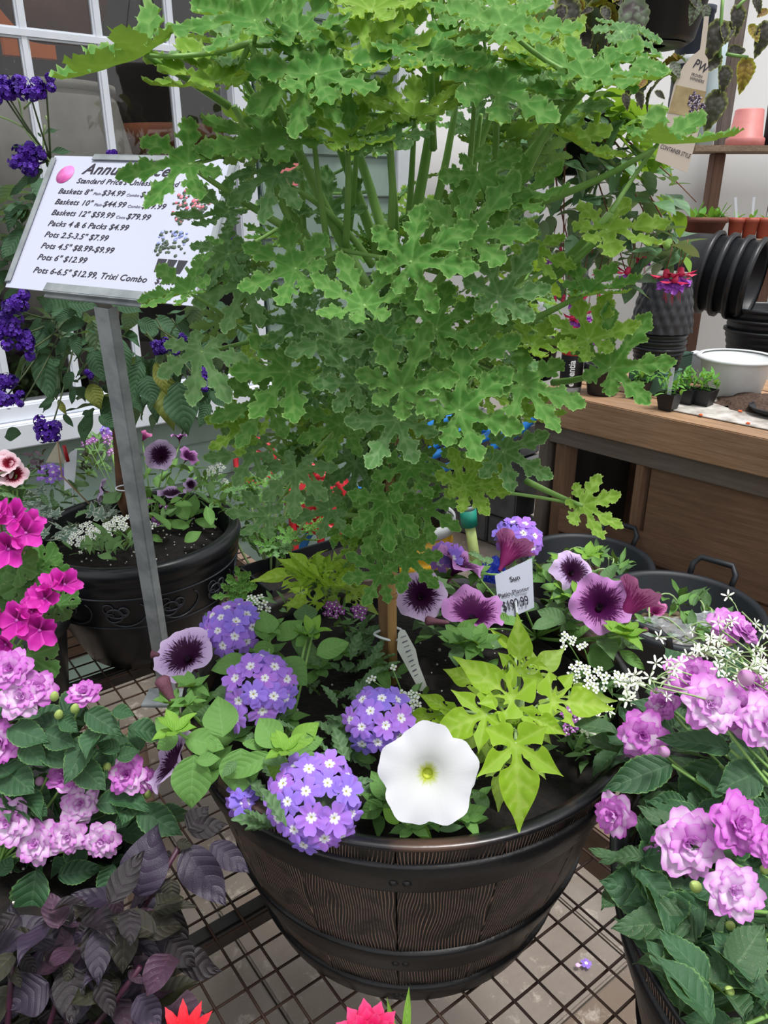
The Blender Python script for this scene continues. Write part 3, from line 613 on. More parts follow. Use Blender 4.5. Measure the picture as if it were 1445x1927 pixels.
KEY = [ # base px, py, Y, heading, lean, size, sky share, colour set, variant
 (495,272,.62,95,-50,.078,.6,0,0),(272,104,.60,200,-10,.085,.75,0,2),(406,156,.62,120,-55,.078,.8,1,5),(355,311,.60,190,10,.062,.35,0,1),(355,550,.60,185,-10,.05,.6,0,4),
 (1238,270,.62,-8,10,.072,.75,0,2),(1104,147,.60,35,-25,.074,.55,0,8),(1140,120,.62,-8,25,.055,.5,0,3),(1149,693,.62,50,5,.062,.15,0,4),(1095,951,.64,-35,0,.060,.5,1,2),(948,850,.62,-28,15,.062,.15,2,8),
 (755,731,.58,60,15,.062,.1,0,8),(595,141,.60,75,-35,.078,.45,0,0),(582,148,.60,205,10,.062,.3,0,3),(655,270,.62,80,-55,.055,.8,1,5),(734,265,.62,110,-45,.05,.5,2,6),
 (778,220,.64,85,-55,.062,.8,1,2),(811,100,.62,75,-45,.068,.7,0,0),(936,176,.60,55,-35,.082,.45,0,1),(774,494,.58,35,10,.062,.25,0,7),(880,444,.60,45,-5,.068,.25,0,8),
 (555,507,.60,155,-10,.062,.35,0,0),(686,577,.58,110,-40,.058,.6,0,5),(462,540,.64,195,10,.058,.3,2,3),(672,721,.60,130,10,.052,.2,2,8),(864,774,.58,35,0,.070,.15,0,0),
 (866,687,.60,20,10,.060,.15,0,7),(747,791,.60,235,20,.068,.1,2,8),(873,915,.62,60,10,.055,.2,1,8),(880,918,.62,-12,5,.055,.3,1,2),(728,944,.64,268,20,.062,.15,0,7),
 (558,886,.66,266,20,.062,.1,2,1),(715,985,.66,190,10,.055,.2,0,0),(716,1080,.68,190,15,.056,.15,0,3),(767,1050,.68,-50,20,.058,.15,0,8),(476,852,.66,195,15,.058,.2,2,8),
 (545,700,.62,235,10,.068,.2,0,2),(379,663,.62,255,15,.056,.3,2,3),(455,810,.64,165,0,.052,.4,1,0),(505,972,.66,185,0,.052,.5,2,5),(1141,434,.62,10,0,.064,.6,1,0),(1104,551,.62,5,0,.055,.75,0,2),
 (974,377,.62,30,-10,.052,.6,0,5),(1073,264,.64,-25,-5,.058,.65,1,2),(1051,204,.66,85,-30,.055,.4,2,5),(948,48,.6,40,-25,.072,.5,0,0),(983,726,.60,-12,5,.060,.35,0,7),(990,781,.62,-5,-5,.050,.7,1,2),
 (1000,650,.62,0,-10,.052,.7,1,5),(1108,640,.62,110,-10,.055,.3,1,2),(700,110,.62,60,-40,.060,.5,1,5),(480,40,.6,150,-30,.075,.4,0,4),(700,20,.64,80,-45,.075,.6,1,2),(880,30,.66,60,-35,.06,.6,0,0),
 (650,150,.66,230,10,.055,.3,0,6),(900,330,.62,-70,-10,.055,.5,0,4),(430,400,.66,190,0,.05,.5,2,5),(620,400,.72,90,-20,.05,.5,2,5),(1000,470,.64,-20,0,.05,.5,1,0),(820,620,.6,80,0,.055,.2,0,3),(940,560,.6,60,0,.055,.2,2,8),
 (640,640,.62,200,10,.06,.2,2,0),(720,640,.6,100,0,.052,.3,2,7),(560,610,.64,170,0,.055,.3,2,8),(430,480,.66,200,0,.05,.4,2,6),(640,800,.64,200,20,.055,.2,0,1),
 (500,760,.64,195,10,.058,.3,0,6),(850,830,.66,30,0,.052,.3,0,8),(620,960,.68,200,20,.05,.2,2,4),(800,960,.66,-30,20,.05,.3,0,6),(770,880,.64,250,20,.055,.15,0,0),
 (520,330,.62,205,5,.055,.4,2,3),(560,60,.62,100,-40,.06,.6,0,5),(1030,120,.64,150,-20,.06,.5,1,2),(450,100,.66,170,-10,.07,.5,2,4),(1170,60,.66,10,-10,.05,.5,2,3)]
def petiole(p, r=.0017, sag=.1):
    q = min(nodes, key=lambda n_: (n_-p).length+(.05 if n_.z > p.z+.03 else 0)); L = (p-q).length
    if L < .012: return
    mid = (p+q)/2 + UP*(.05*L) - (CF*.02); add('petiole', tube('petiole', bez(q, mid, p, 6), [r*1.25, r*1.2, r*1.1, r, r, r*.9, r*.85], M_stem, 6), tp)
for x, y, Y, phi, tau, sz, nh, cs, va in KEY:
    if tau < -25: tau *= .72; nh *= .6
    p = ay(x, y, Y); add('leaf', GER[va][cs], tp, leaf_M(p, phi, tau, sz*(.85 if y < 780 else .74), nh, random.choice((1, -1))*1.0)); petiole(p)
SIL = [(-60, 440, 1030), (0, 430, 1040), (150, 420, 1080), (300, 430, 1050), (450, 420, 1060), (600, 390, 1010), (720, 420, 990), (800, 480, 850), (920, 600, 810), (1020, 680, 775), (1075, 690, 770)]
def silx(y):
    for a, b in zip(SIL, SIL[1:]):
        if a[0] <= y <= b[0]: f = (y-a[0])/(b[0]-a[0]); return a[1]+(b[1]-a[1])*f, a[2]+(b[2]-a[2])*f
rr = random.Random(11); cnt = 0
while cnt < 235:
    y = rr.uniform(-60, 1015); lo, hi = silx(y); x = rr.uniform(lo, hi); e = abs(x-(lo+hi)/2)/((hi-lo)/2)
    if 270 < y < 460 and rr.random() < .62 or y < 170 and rr.random() < .45 or ((x > 775 and y > 740) or (x < 640 and y > 860)) and rr.random() < .85: continue
    d = math.sqrt(max(0, 1-e*e)); Y = .81 - d*.16*rr.uniform(-1., .8)
    if 250 < y < 480: Y = max(Y, .78)
    p = ay(x, y, Y); c = Vector((TB.x, .8, 0)); o = Vector((p.x-c.x, p.y-c.y, 0)); azim = math.degrees(math.atan2(o.x, o.y))+rr.uniform(-50, 50)
    hgt = (p.z-1.25)/.25; el = 5+35*max(-1, min(1, hgt))*1-rr.uniform(0, 35)
    if y > 500: el -= 20
    cs = rr.choice((0, 0, 2, 2, 2, 2, 1))
    add('leaf', GER[rr.randrange(9)][cs], tp, out_M(p, azim, el, rr.uniform(.032, .050), rr.uniform(-40, 40), rr.choice((1, -1)))); cnt += 1
    if cnt % 2: petiole(p, .0014)
for k, pts in enumerate((((495, 276), (520, 400), (600, 500), .64), ((565, 262), (568, 360), (572, 470), .68), ((590, 250), (600, 380), (628, 520), .64), ((655, 272), (656, 380), (650, 470), .64), ((672, 260), (668, 360), (655, 440), .68), ((735, 268), (742, 350), (734, 440), .62), ((780, 225), (775, 330), (768, 430), .68), ((812, 112), (812, 200), (815, 280), .64), ((935, 178), (934, 260), (930, 330), .62), ((893, 190), (885, 330), (868, 430), .66), ((905, 215), (890, 330), (880, 420), .7),
    ((545, 350), (640, 400), (700, 500), .66), ((1060, 190), (990, 330), (940, 420), .62), ((1230, 280), (1120, 350), (1000, 385), .61), ((1140, 438), (1060, 520), (940, 600), .62), ((1100, 552), (1030, 590), (950, 625), .61), ((960, 375), (940, 450), (925, 560), .62), ((925, 380), (925, 470), (935, 560), .64), ((1010, 470), (960, 560), (920, 640), .62), ((420, 70), (480, 200), (560, 300), .66), ((280, 108), (340, 140), (430, 200), .62), ((365, 318), (440, 370), (540, 430), .61), ((1148, 694), (1100, 716), (1040, 720), .62), ((1095, 951), (1050, 935), (990, 905), .63), ((530, 975), (620, 960), (700, 975), .67), ((845, 880), (800, 860), (760, 850), .66))):
    *pp, Y = pts; add('petiole', tube('petiole', bez(*[ay(x, y, Y+.03*i) for i, (x, y) in enumerate(pp)], 8), [.0018+.0002*i for i in range(9)], M_stem, 6), tp)
# bamboo cane, tie and plant label are things of their own
cn = thing('bamboo_cane', ay(742, 1285, .775), 'tan bamboo cane standing beside the geranium trunk', 'stake')
add('cane', tube('cane', [ay(741, 1290, .775)-UP*.02, ay(738, 1190, .776), ay(737, 1080, .778), ay(735, 900, .782), ay(738, 700, .79)], [.0055]*5, M_bamb, 12), cn)
for yy in (1262, 1120, 985): q = ay(738 + (2 if yy > 1200 else 0), yy, .776); add('node', lathe('node', [(.0054, -.003), (.0068, 0), (.0054, .003)], M_bamb, 14), cn, T(q))
ty = ay(731, 1193, .785); tie = tube('tie', [ty+Vector((.017*math.cos(a), .013*math.sin(a)-.0, .002*math.sin(a*2))) for a in [i*2*PI/20 for i in range(21)]], .0016, M_white, 6)
add('cable_tie', tie, None, None, 'white tie wrapped round the geranium trunk and its cane', 'tie')
# ================================================================== PLANTS IN THE CENTRE BARREL
SZ0 = BZ-.045
def pln(px, py, B, n): return apl(px, py, B, n)
def bt_leaf(t, me, b, tp_, z, wr=.6, tilt=.45, w0=.6, roll=0, lift=0, jit=0):
    """leaf from pixel base to pixel tip, lying in a plane leaning between level and facing the aisle"""
    B = az(b[0], b[1], z); n = (CF*(1-tilt)+UP*tilt).normalized()
    if lift: n = (n+CR*lift).normalized()
    Tp = apl(tp_[0], tp_[1], B, n); y = Tp-B; L = y.length; y /= L; x = y.cross(n).normalized(); z_ = x.cross(y)
    if roll: m = Matrix.Rotation(R(roll), 3, y); x = m @ x; z_ = m @ z_
    return add('leaf', me, t, frame(B, x, y, z_, L*wr/w0, L, L))
c3 = lambda x, y: (x/2.89+300, y/2.89+1000)
c4 = lambda x, y: (x/2.408+650, y/2.408+980)
M_pet = leaf_mat('petunia_leaf', '5c8a46', '8fb074', '70a050', 7, .55, .35, .5, tr=.2)
M_petb = leaf_mat('petunia_leaf_bright', '7cb040', 'a8cc74', '8aba4a', 7, .5, .35, .5, tr=.3)
M_petd = leaf_mat('petunia_leaf_dull', '4f7448', '83a076', '648654', 7, .55, .3, .5, tr=.15)
PL = [[ovate('leaf', m, .6, .45, 1, f, c, .1, 0, nu=12, nv=8, wave=.03, seed=k, base=.75) for k, (f, c) in enumerate(((.1, -.12), (.2, -.25), (.05, .05), (.25, -.05)))] for m in (M_pet, M_petb, M_petd)]
def sprig(t, p, az0, n=5, size=.03, col=0, el=40, w=.9):
    """small rosette of leaves at a shoot tip"""
    for i in range(n): add('leaf', PL[col][i % 4], t, out_M(p, az0+i*137.5, el-10*(i % 3)-i*4, size*(1-.07*i*0+.06*(i % 2)), 0, w))
M_pur = petunia_mat('petunia_purple', 'dcc4ea', '340832', 'a880c0', .38, .46)
M_pur2 = petunia_mat('petunia_plum', 'c890d0', '4a0f48', '9a4a90', .40, .46)
M_pnk = petunia_mat('petunia_pink_back', 'd884b8', '8a2a68', 'b04a88', .25, .75)
M_whp = petunia_mat('petunia_white', 'e2e2ea', 'b9c43a', 'd8dad6', .10, .07, .25)
M_thr = mt('petunia_throat', '1d0520', '2c0a2c', 40, .6); M_thy = mt('petunia_throat_yellow', 'd0d45a', 'a9b83a', 40, .6)
PF = [petunia('flower', M_pur, 1), petunia('flower', M_pur, 2, .07, .1), petunia('flower', M_pur2, 3, .08, .16, .7), petunia('flower', M_pnk, 4, .09, .12, 1.1, .35), petunia('flower', M_pur, 5, .08, .12, .6, -.3)]
WF = petunia('flower', M_whp, 9, .07, .05, .35)
calyx = radial('calyx', lambda r, a: (.11*(1-.6*(1-r))*math.cos(a), .11*(1-.6*(1-r))*math.sin(a), -.40-(1-r)*.65), mt('flower_tube', '6b3550', '8c5a6e', 20, .6), 5, 14)
calyxw = radial('tube', lambda r, a: (.1*(1-.5*(1-r))*math.cos(a), .1*(1-.5*(1-r))*math.sin(a), -.28-(1-r)*.7), M_stem, 5, 14)
def pet_flower(t, px, py, z, rad, nrm, k=0, spin=0, white=False, root=None):
    c = az(px, py, z); M = face_M(c, nrm, rad, spin); o = add('flower', WF if white else PF[k], t, M)
    add('flower_tube', calyxw if white else calyx, o, M)
    add('throat', lathe('throat', [(0, -.42 if white else -.5), (.07, -.4), (.1, -.3)], M_thy if white else M_thr, 12), o, M)
    if root is not None:
        e = M @ Vector((0, 0, -1.05)); stem(t, root, e, M_stem, .0016, .0013, sag=UP*.02)
    return o
def root(px, py): return az(px, py, SZ0+.01)
# --- left purple petunia
pa = thing('purple_petunia', root(400, 1400), 'lilac petunia with dark veined throats trailing over the left rim of the barrel', 'flower', 'petunias in the centre barrel')
ra = root(415, 1420)
z0 = BZ+.02
for b, e, wr, k, col, til in (((140, 1120), (350, 1175), .65, 0, 0, .5), ((190, 1215), (155, 1512), .8, 1, 0, .3), ((345, 1118), (320, 900), .85, 2, 0, .5), ((480, 700), (276, 748), .6, 0, 0, .5), ((575, 590), (560, 702), 1., 1, 0, .3), ((640, 592), (780, 476), .62, 0, 0, .4),
    ((605, 595), (560, 430), .8, 2, 0, .3), ((855, 672), (1032, 600), .65, 3, 0, .5), ((800, 495), (790, 388), 1.1, 0, 2, .5), ((655, 695), (800, 832), .8, 0, 0, .5), ((645, 1175), (535, 1003), .8, 1, 0, .4), ((715, 1168), (868, 1036), .6, 0, 1, .3), ((770, 1170), (893, 1130), .7, 2, 0, .5),
    ((660, 1200), (622, 1360), .75, 1, 1, .3), ((612, 1212), (345, 1338), .42, 0, 0, .4), ((445, 1180), (420, 1432), .92, 1, 0, .4), ((700, 1190), (872, 1272), .6, 2, 0, .5), ((690, 1182), (607, 1092), .65, 3, 1, .4), ((450, 1150), (592, 1172), .4, 0, 0, .5), ((100, 1110), (-20, 1180), .8, 0, 0, .4),
    ((100, 1100), (-30, 1010), .7, 0, 0, .5), ((110, 1100), (60, 1000), .7, 3, 1, .3), ((120, 1090), (165, 1010), .7, 2, 1, .3), ((320, 990), (180, 1000), .7, 0, 2, .5), ((430, 870), (280, 880), .8, 0, 2, .6), ((150, 860), (230, 900), .6, 1, 0, .5), ((200, 1250), (330, 1230), .6, 0, 0, .5),
    ((300, 1200), (270, 1120), .6, 0, 0, .5), ((720, 560), (860, 690), .5, 1, 2, .4), ((800, 600), (740, 620), .6, 1, 0, .5), ((560, 1250), (700, 1230), .6, 0, 2, .7), ((420, 1250), (340, 1330), .6, 0, 2, .6)):
    zz = z0+(.035 if b[1] < 800 else .02); bt_leaf(pa, PL[col][k], c3(*b), c3(*e), zz, wr, til)
for x, y, s_, c_ in ((90, 1085, .022, 1), (600, 555, .022, 0), (830, 560, .024, 1), (690, 1190, .02, 1), (800, 570, .02, 0), (60, 940, .02, 0), (170, 850, .022, 0), (150, 950, .018, 0)):
    q = az(*c3(x, y), z0+.04); sprig(pa, q, x*3, 6, s_, c_, 50); stem(pa, ra+Vector((x*.00008, 0, 0)), q, M_stem, .002, .0015)
for px, py, s_ in ((372, 1330, .03), (450, 1250, .03), (500, 1230, .03), (560, 1200, .03), (440, 1390, .026), (540, 1350, .026), (400, 1450, .03), (600, 1260, .026), (640, 1230, .024)): sprig(pa, az(px, py, BZ+.0), px, 6, s_, 0, 35)
pet_flower(pa, 345, 1229, BZ+.05, .036, nv_(-.25, .75, .75), 0, 10, root=ra)
pet_flower(pa, 318, 1430, BZ+.01, .033, nv_(-.75, .55, .35), 1, 40, root=ra)
M_budp = mt('petunia_bud', '7a4a5c', '5c3040', 14, .6, bump=.3, stretch=(6, 6, 1))
bud = lathe('bud', [(.05, 0), (.09, .15), (.1, .45), (.16, .75), (.19, .9), (.1, 1.), (0, .98)], M_budp, 14)
def bud_at(t, a, b, z, thick=1, me=None):
    B = az(*a, z); E = apl(*b, B, CF); y = E-B; L = y.length; y /= L; x = y.orthogonal(); add('bud', me or bud, t, frame(B, x, y.cross(x), y, L*thick, L*thick, L))
bud_at(pa, c3(100, 985), c3(5, 790), z0+.03, .9); bud_at(pa, (300, 1232), (284, 1231), z0+.05, 2)
# --- right and rear purple petunia
pb = thing('purple_petunia', root(1000, 1180), 'plum and lilac petunias rising behind the price card at the back right of the barrel', 'flower', 'petunias in the centre barrel')
rb = root(1010, 1200)
rr = random.Random(5)
def fill(t, meshes, pts, zr, n, sr, wr=(.7, 1.), el=(-10, 40), seed=1, Y=None, name='leaf', azim=None, roll=25):
    """leaves scattered inside a polygon seen in the photo, at heights zr (or depths Y)"""
    r_ = random.Random(seed); xs = [p[0] for p in pts]; ys = [p[1] for p in pts]; c = 0
    while c < n:
        x, y = r_.uniform(min(xs), max(xs)), r_.uniform(min(ys), max(ys)); ins = False; j = len(pts)-1
        for i in range(len(pts)):
            a, b = pts[i], pts[j]
            if (a[1] > y) != (b[1] > y) and x < (b[0]-a[0])*(y-a[1])/(b[1]-a[1])+a[0]: ins = not ins
            j = i
        if not ins: continue
        p = ay(x, y, r_.uniform(*Y)) if Y else az(x, y, r_.uniform(*zr)); A = r_.uniform(0, 360) if azim is None else r_.uniform(*azim)
        add(name, r_.choice(meshes), t, out_M(p, A, r_.uniform(*el), r_.uniform(*sr), r_.uniform(-roll, roll), r_.uniform(*wr))); c += 1
fill(pb, PL[2]+PL[0], [c4(*q) for q in ((270, 420), (420, 260), (640, 230), (700, 420), (760, 420), (680, 640), (450, 600), (300, 560))], (BZ-.02, BZ+.05), 46, (.026, .042), seed=3)
fill(pb, PL[2]+PL[0], [c4(*q) for q in ((850, 260), (900, 180), (1130, 130), (1180, 300), (1280, 430), (1330, 560), (1230, 640), (1000, 560), (880, 460))], (BZ, BZ+.055), 60, (.022, .042), seed=4)
for x, y, s_ in ((470, 260, .024), (590, 240, .026), (1000, 330, .022), (1060, 350, .024), (980, 200, .022), (1260, 520, .026), (1290, 500, .02), (520, 560, .028), (600, 560, .03), (1100, 160, .024)):
    q = az(*c4(x, y), BZ+.06); sprig(pb, q, x, 7, s_, 0 if x < 900 else 1, 45); stem(pb, rb, q, M_stem, .002, .0014)
bt_leaf(pb, PL[0][1], c4(1240, 590), c4(1368, 672), BZ+.03, .4, .3); bt_leaf(pb, PL[0][1], c4(1090, 620), c4(1225, 640), BZ+.02, 1., .6); bt_leaf(pb, PL[2][0], c4(1000, 460), c4(870, 400), BZ+.04, .6, .4)
for a in ((792, 1120, .06, .033, (0, .25, 1), 0, 0), (892, 1147, .05, .040, (.1, .8, .6), 2, 20), (868, 1054, .085, .034, (.45, .8, .25), 2, 0), (962, 1035, .085, .031, (.5, .75, -.35), 3, 0), (1083, 1072, .085, .030, (.25, .4, .8), 4, 90), (1131, 1135, .08, .037, (-.15, .45, 1), 2, 50), (1198, 1126, .085, .031, (.6, .75, -.1), 3, 0)):
    pet_flower(pb, a[0], a[1], BZ+a[2], a[3], nv_(*a[4]), a[5], a[6], root=rb if a[0] > 850 else root(830, 1200))
bud_at(pb, c4(470, 462), c4(360, 452), BZ+.05, .8); bud_at(pb, c4(1310, 515), c4(1370, 490), BZ+.05, .8)
# --- white petunia
pw = thing('white_petunia', root(800, 1530), 'petunia with one wide white bloom and yellow-green eye at the front of the barrel', 'flower')
pet_flower(pw, 806, 1457, BZ+.045, .0455, nv_(.0, .28, 1), 0, 18, True, root(800, 1520))
for b, e, wr, k, col, til in (((1245, 1465), (1150, 1298), .6, 0, 0, .4), ((1210, 1470), (1093, 1558), .72, 1, 0, .4), ((1300, 1590), (1215, 1500), .6, 1, 1, .4), ((1330, 1590), (1290, 1430), .6, 3, 0, .4), ((1345, 1600), (1400, 1480), .5, 0, 0, .4), ((1250, 860), (1168, 688), .4, 0, 0, .3), ((1288, 782), (1382, 702), .4, 0, 0, .4), ((1160, 1260), (1020, 1165), .4, 0, 0, .5), ((1290, 1310), (1195, 1210), .35, 1, 0, .4), ((1180, 1240), (1060, 1240), .4, 2, 0, .5)):
    bt_leaf(pw, PL[col][k], c3(*b), c3(*e), BZ-.005, wr, til)
for b, e, wr, k, col in (((300, 1370), (395, 1440), .55, 1, 1), ((300, 1380), (360, 1330), .6, 0, 0), ((520, 1340), (645, 1298), .5, 0, 0), ((560, 1380), (505, 1300), .5, 1, 0), ((500, 1180), (595, 1140), .6, 0, 0), ((480, 1290), (600, 1330), .4, 2, 2), ((250, 1330), (175, 1295), .55, 0, 1), ((280, 1360), (275, 1430), .6, 3, 1), ((420, 1400), (540, 1385), .3, 2, 2), ((470, 1250), (580, 1240), .5, 2, 2), ((230, 1300), (200, 1210), .5, 1, 0), ((650, 1300), (575, 1220), .6, 1, 2), ((310, 1340), (400, 1400), .5, 2, 2), ((70, 1070), (5, 1030), .45, 0, 0), ((280, 1010), (300, 955), .5, 1, 0)):
    bt_leaf(pw, PL[col][k], c4(*b), c4(*e), BZ-.01, wr, .45)
fill(pw, PL[0], [c4(*q) for q in ((100, 1180), (250, 1130), (560, 1150), (640, 1300), (560, 1390), (300, 1400), (120, 1330))], (BZ-.04, BZ-.01), 40, (.018, .03), (.6, .9), (0, 60), 6)
for x, y in ((180, 1240), (160, 1290), (510, 1120), (545, 1350), (300, 1395)): sprig(pw, az(*c4(x, y), BZ-.01), x, 6, .02, 0, 40)
# --- verbenas
def verb_floret():
    g = N('verbena_floret'); u, v = g.uv(); rn = g.rnd(); c = g.mix(rn, H('8d7ae6'), H('bb7ce4')); c = g.mix(g.ramp(v, .5, 1.), c, g.mix(.35, c, H('a890f0'))); c = g.mix(g.mth('SUBTRACT', 1, g.ramp(g.mth('ADD', v, g.mth('MULTIPLY', g.noise(140), .12)), .33, .43)), c, H('f4f4fc'))
    c = g.mix(g.mth('SUBTRACT', 1, g.ramp(v, .05, .10)), c, H('b4b05a')); g.put(g.b.inputs['Base Color'], c); g.b.inputs['Roughness'].default_value = .65; g.b.inputs['Specular IOR Level'].default_value = .2; finish(g, .25, c)
    out = []
    for s in range(3):
        def f(r, a, s=s):
            lb = .5+.5*abs(math.cos(2.5*a))**.55; nt = 1-.16*max(0, abs(math.cos(2.5*a))-.88)/.12; R_ = r*(lb*nt if r > .3 else .3/.3*(lb*nt*r/.3+(1-r/.3)*1)) if r > .02 else r
            return (R_*math.cos(a), R_*math.sin(a), .05*math.sin(5*a+s*2)*r+(.12 if s == 1 else -.12)*r*r-.08*max(0, .12-r)*8)
        out.append(radial('floret', f, g.m, 6, 50))
    return out
VF = verb_floret()
M_vc = mt('verbena_core', '5d7a48', '4a6138', 60, .7, bump=.8)
core = bpy.data.meshes.new('flower_head'); bm = bmesh.new(); bmesh.ops.create_icosphere(bm, subdivisions=2, radius=1)
for v in bm.verts: v.co *= 1+.25*noise.noise(v.co*3)
bm.to_mesh(core); bm.free(); setm(core, M_vc)
def vhead(t, c, rad, nrm, n=16, fs=.0150, hue=0, flat=.75, root_=None, miss=None):
    z = nrm.normalized(); hd = add('flower_head', core, t, frame(c, z.orthogonal().normalized(), z.cross(z.orthogonal().normalized()), z, rad*.55, rad*.55, rad*.4))
    for i in range(n):
        k = (i+.5)/n; ph = math.acos(1-k*1.05); th = i*2.39996+hue
        x = z.orthogonal().normalized(); y = z.cross(x); d = (x*math.cos(th)+y*math.sin(th))*math.sin(ph)+z*math.cos(ph)*flat
        p = c+d*rad; add('floret', VF[i % 3], hd, face_M(p, d+z*.35+CF*.25, fs*random.uniform(.92, 1.1), random.uniform(0, 360)))
    if root_ is not None: stem(t, root_, c-z*rad*.5, M_stem, .0018, .0014)
M_vl = attr_leaf_mat('verbena_leaf', '4c6e46', '5d8054', '8aa680', '7f9f74', .6, .45, .3, .12)
VS = [(.22, .08), (.34, .2), (.37, .1), (.5, .25), (.54, .13), (.66, .22), (.70, .12), (.80, .16), (.84, .08), (.93, .07)]
vvein = [(Vector((0, 0)), Vector((0, .95)))]+[(Vector((0, a)), Vector((s*w_, b))) for a, w_, b in ((.18, .15, .32), (.34, .2, .47), (.5, .17, .63), (.64, .12, .77)) for s in (-1, 1)]
VL = [lobed('leaf', lobe_outline([(0, 1, 1.)], VS, .2, k, .012, 1), vvein, M_vl, .06, lambda p, k=k: -.12*p.y**2*(k+.5)+.3*abs(p.x), .01, 30, k, rug=.8) for k in range(3)]
def verbena(label, heads, leaf_polys, rt, nl, seed, group='verbenas in the centre barrel', zr=(BZ-.04, BZ+.02), ls=(.03, .045)):
    t = thing('trailing_verbena', rt, label, 'flower', group)
    for (px, py, z, rad, n, nr) in heads: vhead(t, az(px, py, z), rad, nv_(*nr), n, root_=rt, hue=px)
    for i, q in enumerate(leaf_polys): fill(t, VL, q, zr, nl, ls, (.8, 1.1), (-10, 60), seed+i)
    return t
verbena('violet verbena with a dome of white-eyed florets in the middle left of the barrel', [(489, 1290, BZ+.05, .031, 14, (0, .6, .8)), (458, 1350, BZ+.04, .008, 1, (0, .2, 1))], [[(430, 1310), (560, 1290), (570, 1390), (450, 1390)]], root(500, 1350), 10, 3)
verbena('violet verbena dome hanging over the front rim of the barrel', [(592, 1510, BZ+.02, .037, 19, (0, .45, .9)), (457, 1506, BZ+.0, .009, 3, (0, .6, .8))], [[(495, 1480), (560, 1440), (540, 1560), (500, 1560)], [(620, 1420), (690, 1440), (680, 1530), (640, 1510)]], root(600, 1470), 12, 13)
verbena('violet verbena head beside the dark ferny leaves near the bamboo cane', [(712, 1357, BZ+.035, .029, 13, (0, .6, .8))], [[(590, 1270), (640, 1200), (720, 1290), (690, 1350), (610, 1340)], [(610, 1380), (680, 1370), (670, 1450), (620, 1440)], [(655, 1190), (720, 1200), (715, 1290), (670, 1290)]], root(680, 1340), 26, 23)
verbena('pale blue-violet verbena head at the rear left of the barrel', [(436, 1183, BZ+.06, .030, 16, (-.1, .8, .7))], [[(400, 1190), (480, 1210), (470, 1240), (410, 1240)]], root(450, 1230), 8, 33)
verbena('violet verbena head standing highest at the back right of the barrel', [(978, 1014, BZ+.09, .027, 13, (0, .7, .7)), (838, 1048, BZ+.08, .016, 6, (0, .5, .8))], [[(900, 1050), (1040, 1040), (1040, 1090), (930, 1090)]], root(960, 1080), 12, 43)
# --- sweet potato vines
M_sp = attr_leaf_mat('lime_leaf', '8ab428', '9cc238', 'c9dc78', 'b4cc50', .45, .35, .3, .32, nscale=6); M_spd = attr_leaf_mat('lime_leaf_dull', '7fa23a', '93b048', 'aac070', 'a2b45a', .5, .35, .3, .25, nscale=6)
SS = [(.16, .07), (.24, .17), (.36, .225), (.5, .215), (.64, .15), (.78, .075), (.9, .03)]
SPO = [lobe_outline([(-118, .4, .8), (-52, .62, .62), (0, 1, 1), (52, .6, .62), (118, .4, .8)], SS, .17, 1, .01, 1), lobe_outline([(-95, .38, 1.), (-48, .5, .7), (0, 1, .95), (52, .45, .7), (105, .4, .9)], SS, .19, 2, .01, 1), lobe_outline([(-100, .3, 1.3), (0, 1, 1.25), (95, .3, 1.3)], SS, .2, 3, .008, 1)]
def spv(lb): return [(Vector((0, 0)), rot2((0, L*.92), -R(a))) for a, L in lb]+[(Vector((0, t_)), Vector((s*w_, t_+.17))) for t_, w_ in ((.2, .13), (.36, .14), (.52, .1), (.66, .06)) for s in (-1, 1)]
SPL = []
for m_ in (M_sp, M_spd):
    for k, lb in enumerate((((-118, .4), (-52, .62), (0, 1), (52, .6), (118, .4)), ((-95, .38), (-48, .5), (0, 1), (52, .45), (105, .4)), ((0, 1),))):
        SPL.append(lobed('leaf', SPO[k], spv(lb), m_, .055, lambda p, k=k: -.22*p.y*abs(p.y)+.35*abs(p.x)-.1*p.x*p.x, .004, 20, k, rug=.4))
sv = thing('sweet_potato_vine', root(975, 1420), 'lime green sweet potato vine with pointed lobed leaves at the right of the barrel', 'plant'); rs = root(965, 1420)
for b, e, k, wr, til, z in (((770, 1010), (800, 1432), 0, 1.05, .3, .075), ((635, 880), (356, 985), 0, 1.1, .5, .075), ((790, 690), (785, 408), 1, 1.0, .15, .085), ((758, 805), (484, 598), 1, 1.0, .35, .085), ((935, 822), (1242, 832), 1, 1.15, .5, .075), ((835, 888), (1012, 966), 2, .9, .4, .075), ((600, 745), (440, 662), 2, 1., .4, .04), ((470, 860), (328, 776), 2, .8, .4, .04), ((420, 880), (240, 922), 2, .9, .5, .03),
    ((850, 700), (1006, 560), 4, 1.1, .4, .04), ((700, 1100), (700, 1335), 4, .9, .3, .01), ((940, 800), (1255, 795), 4, .9, .5, .03), ((770, 600), (650, 478), 2, .5, .2, .06), ((840, 650), (925, 665), 2, .9, .4, .07), ((760, 950), (735, 925), 2, 1, .3, .05), ((830, 1060), (915, 1172), 5, .8, .4, .04), ((640, 940), (480, 1060), 4, .9, .5, .03), ((640, 1000), (640, 1080), 5, 1.2, .4, .03), ((720, 820), (620, 780), 5, 1.2, .5, .04), ((740, 640), (725, 780), 2, .5, .2, .05), ((690, 1000), (560, 1120), 4, .9, .5, .0), ((860, 940), (940, 1010), 5, 1, .5, .02)):
    o = bt_leaf(sv, SPL[k], c4(*b), c4(*e), BZ+z-.01, wr, til, 1.); bp = az(*c4(*b), BZ+z-.01)
    stem(sv, rs+UP*.03, bp, M_stemp, .0022, .0016, sag=UP*.015)
for i in range(9): add('leaf', SPL[2+3*(i % 2)], sv, out_M(az(967, 1365+i, BZ+.03), i*40, 50, .025, 0, .8))
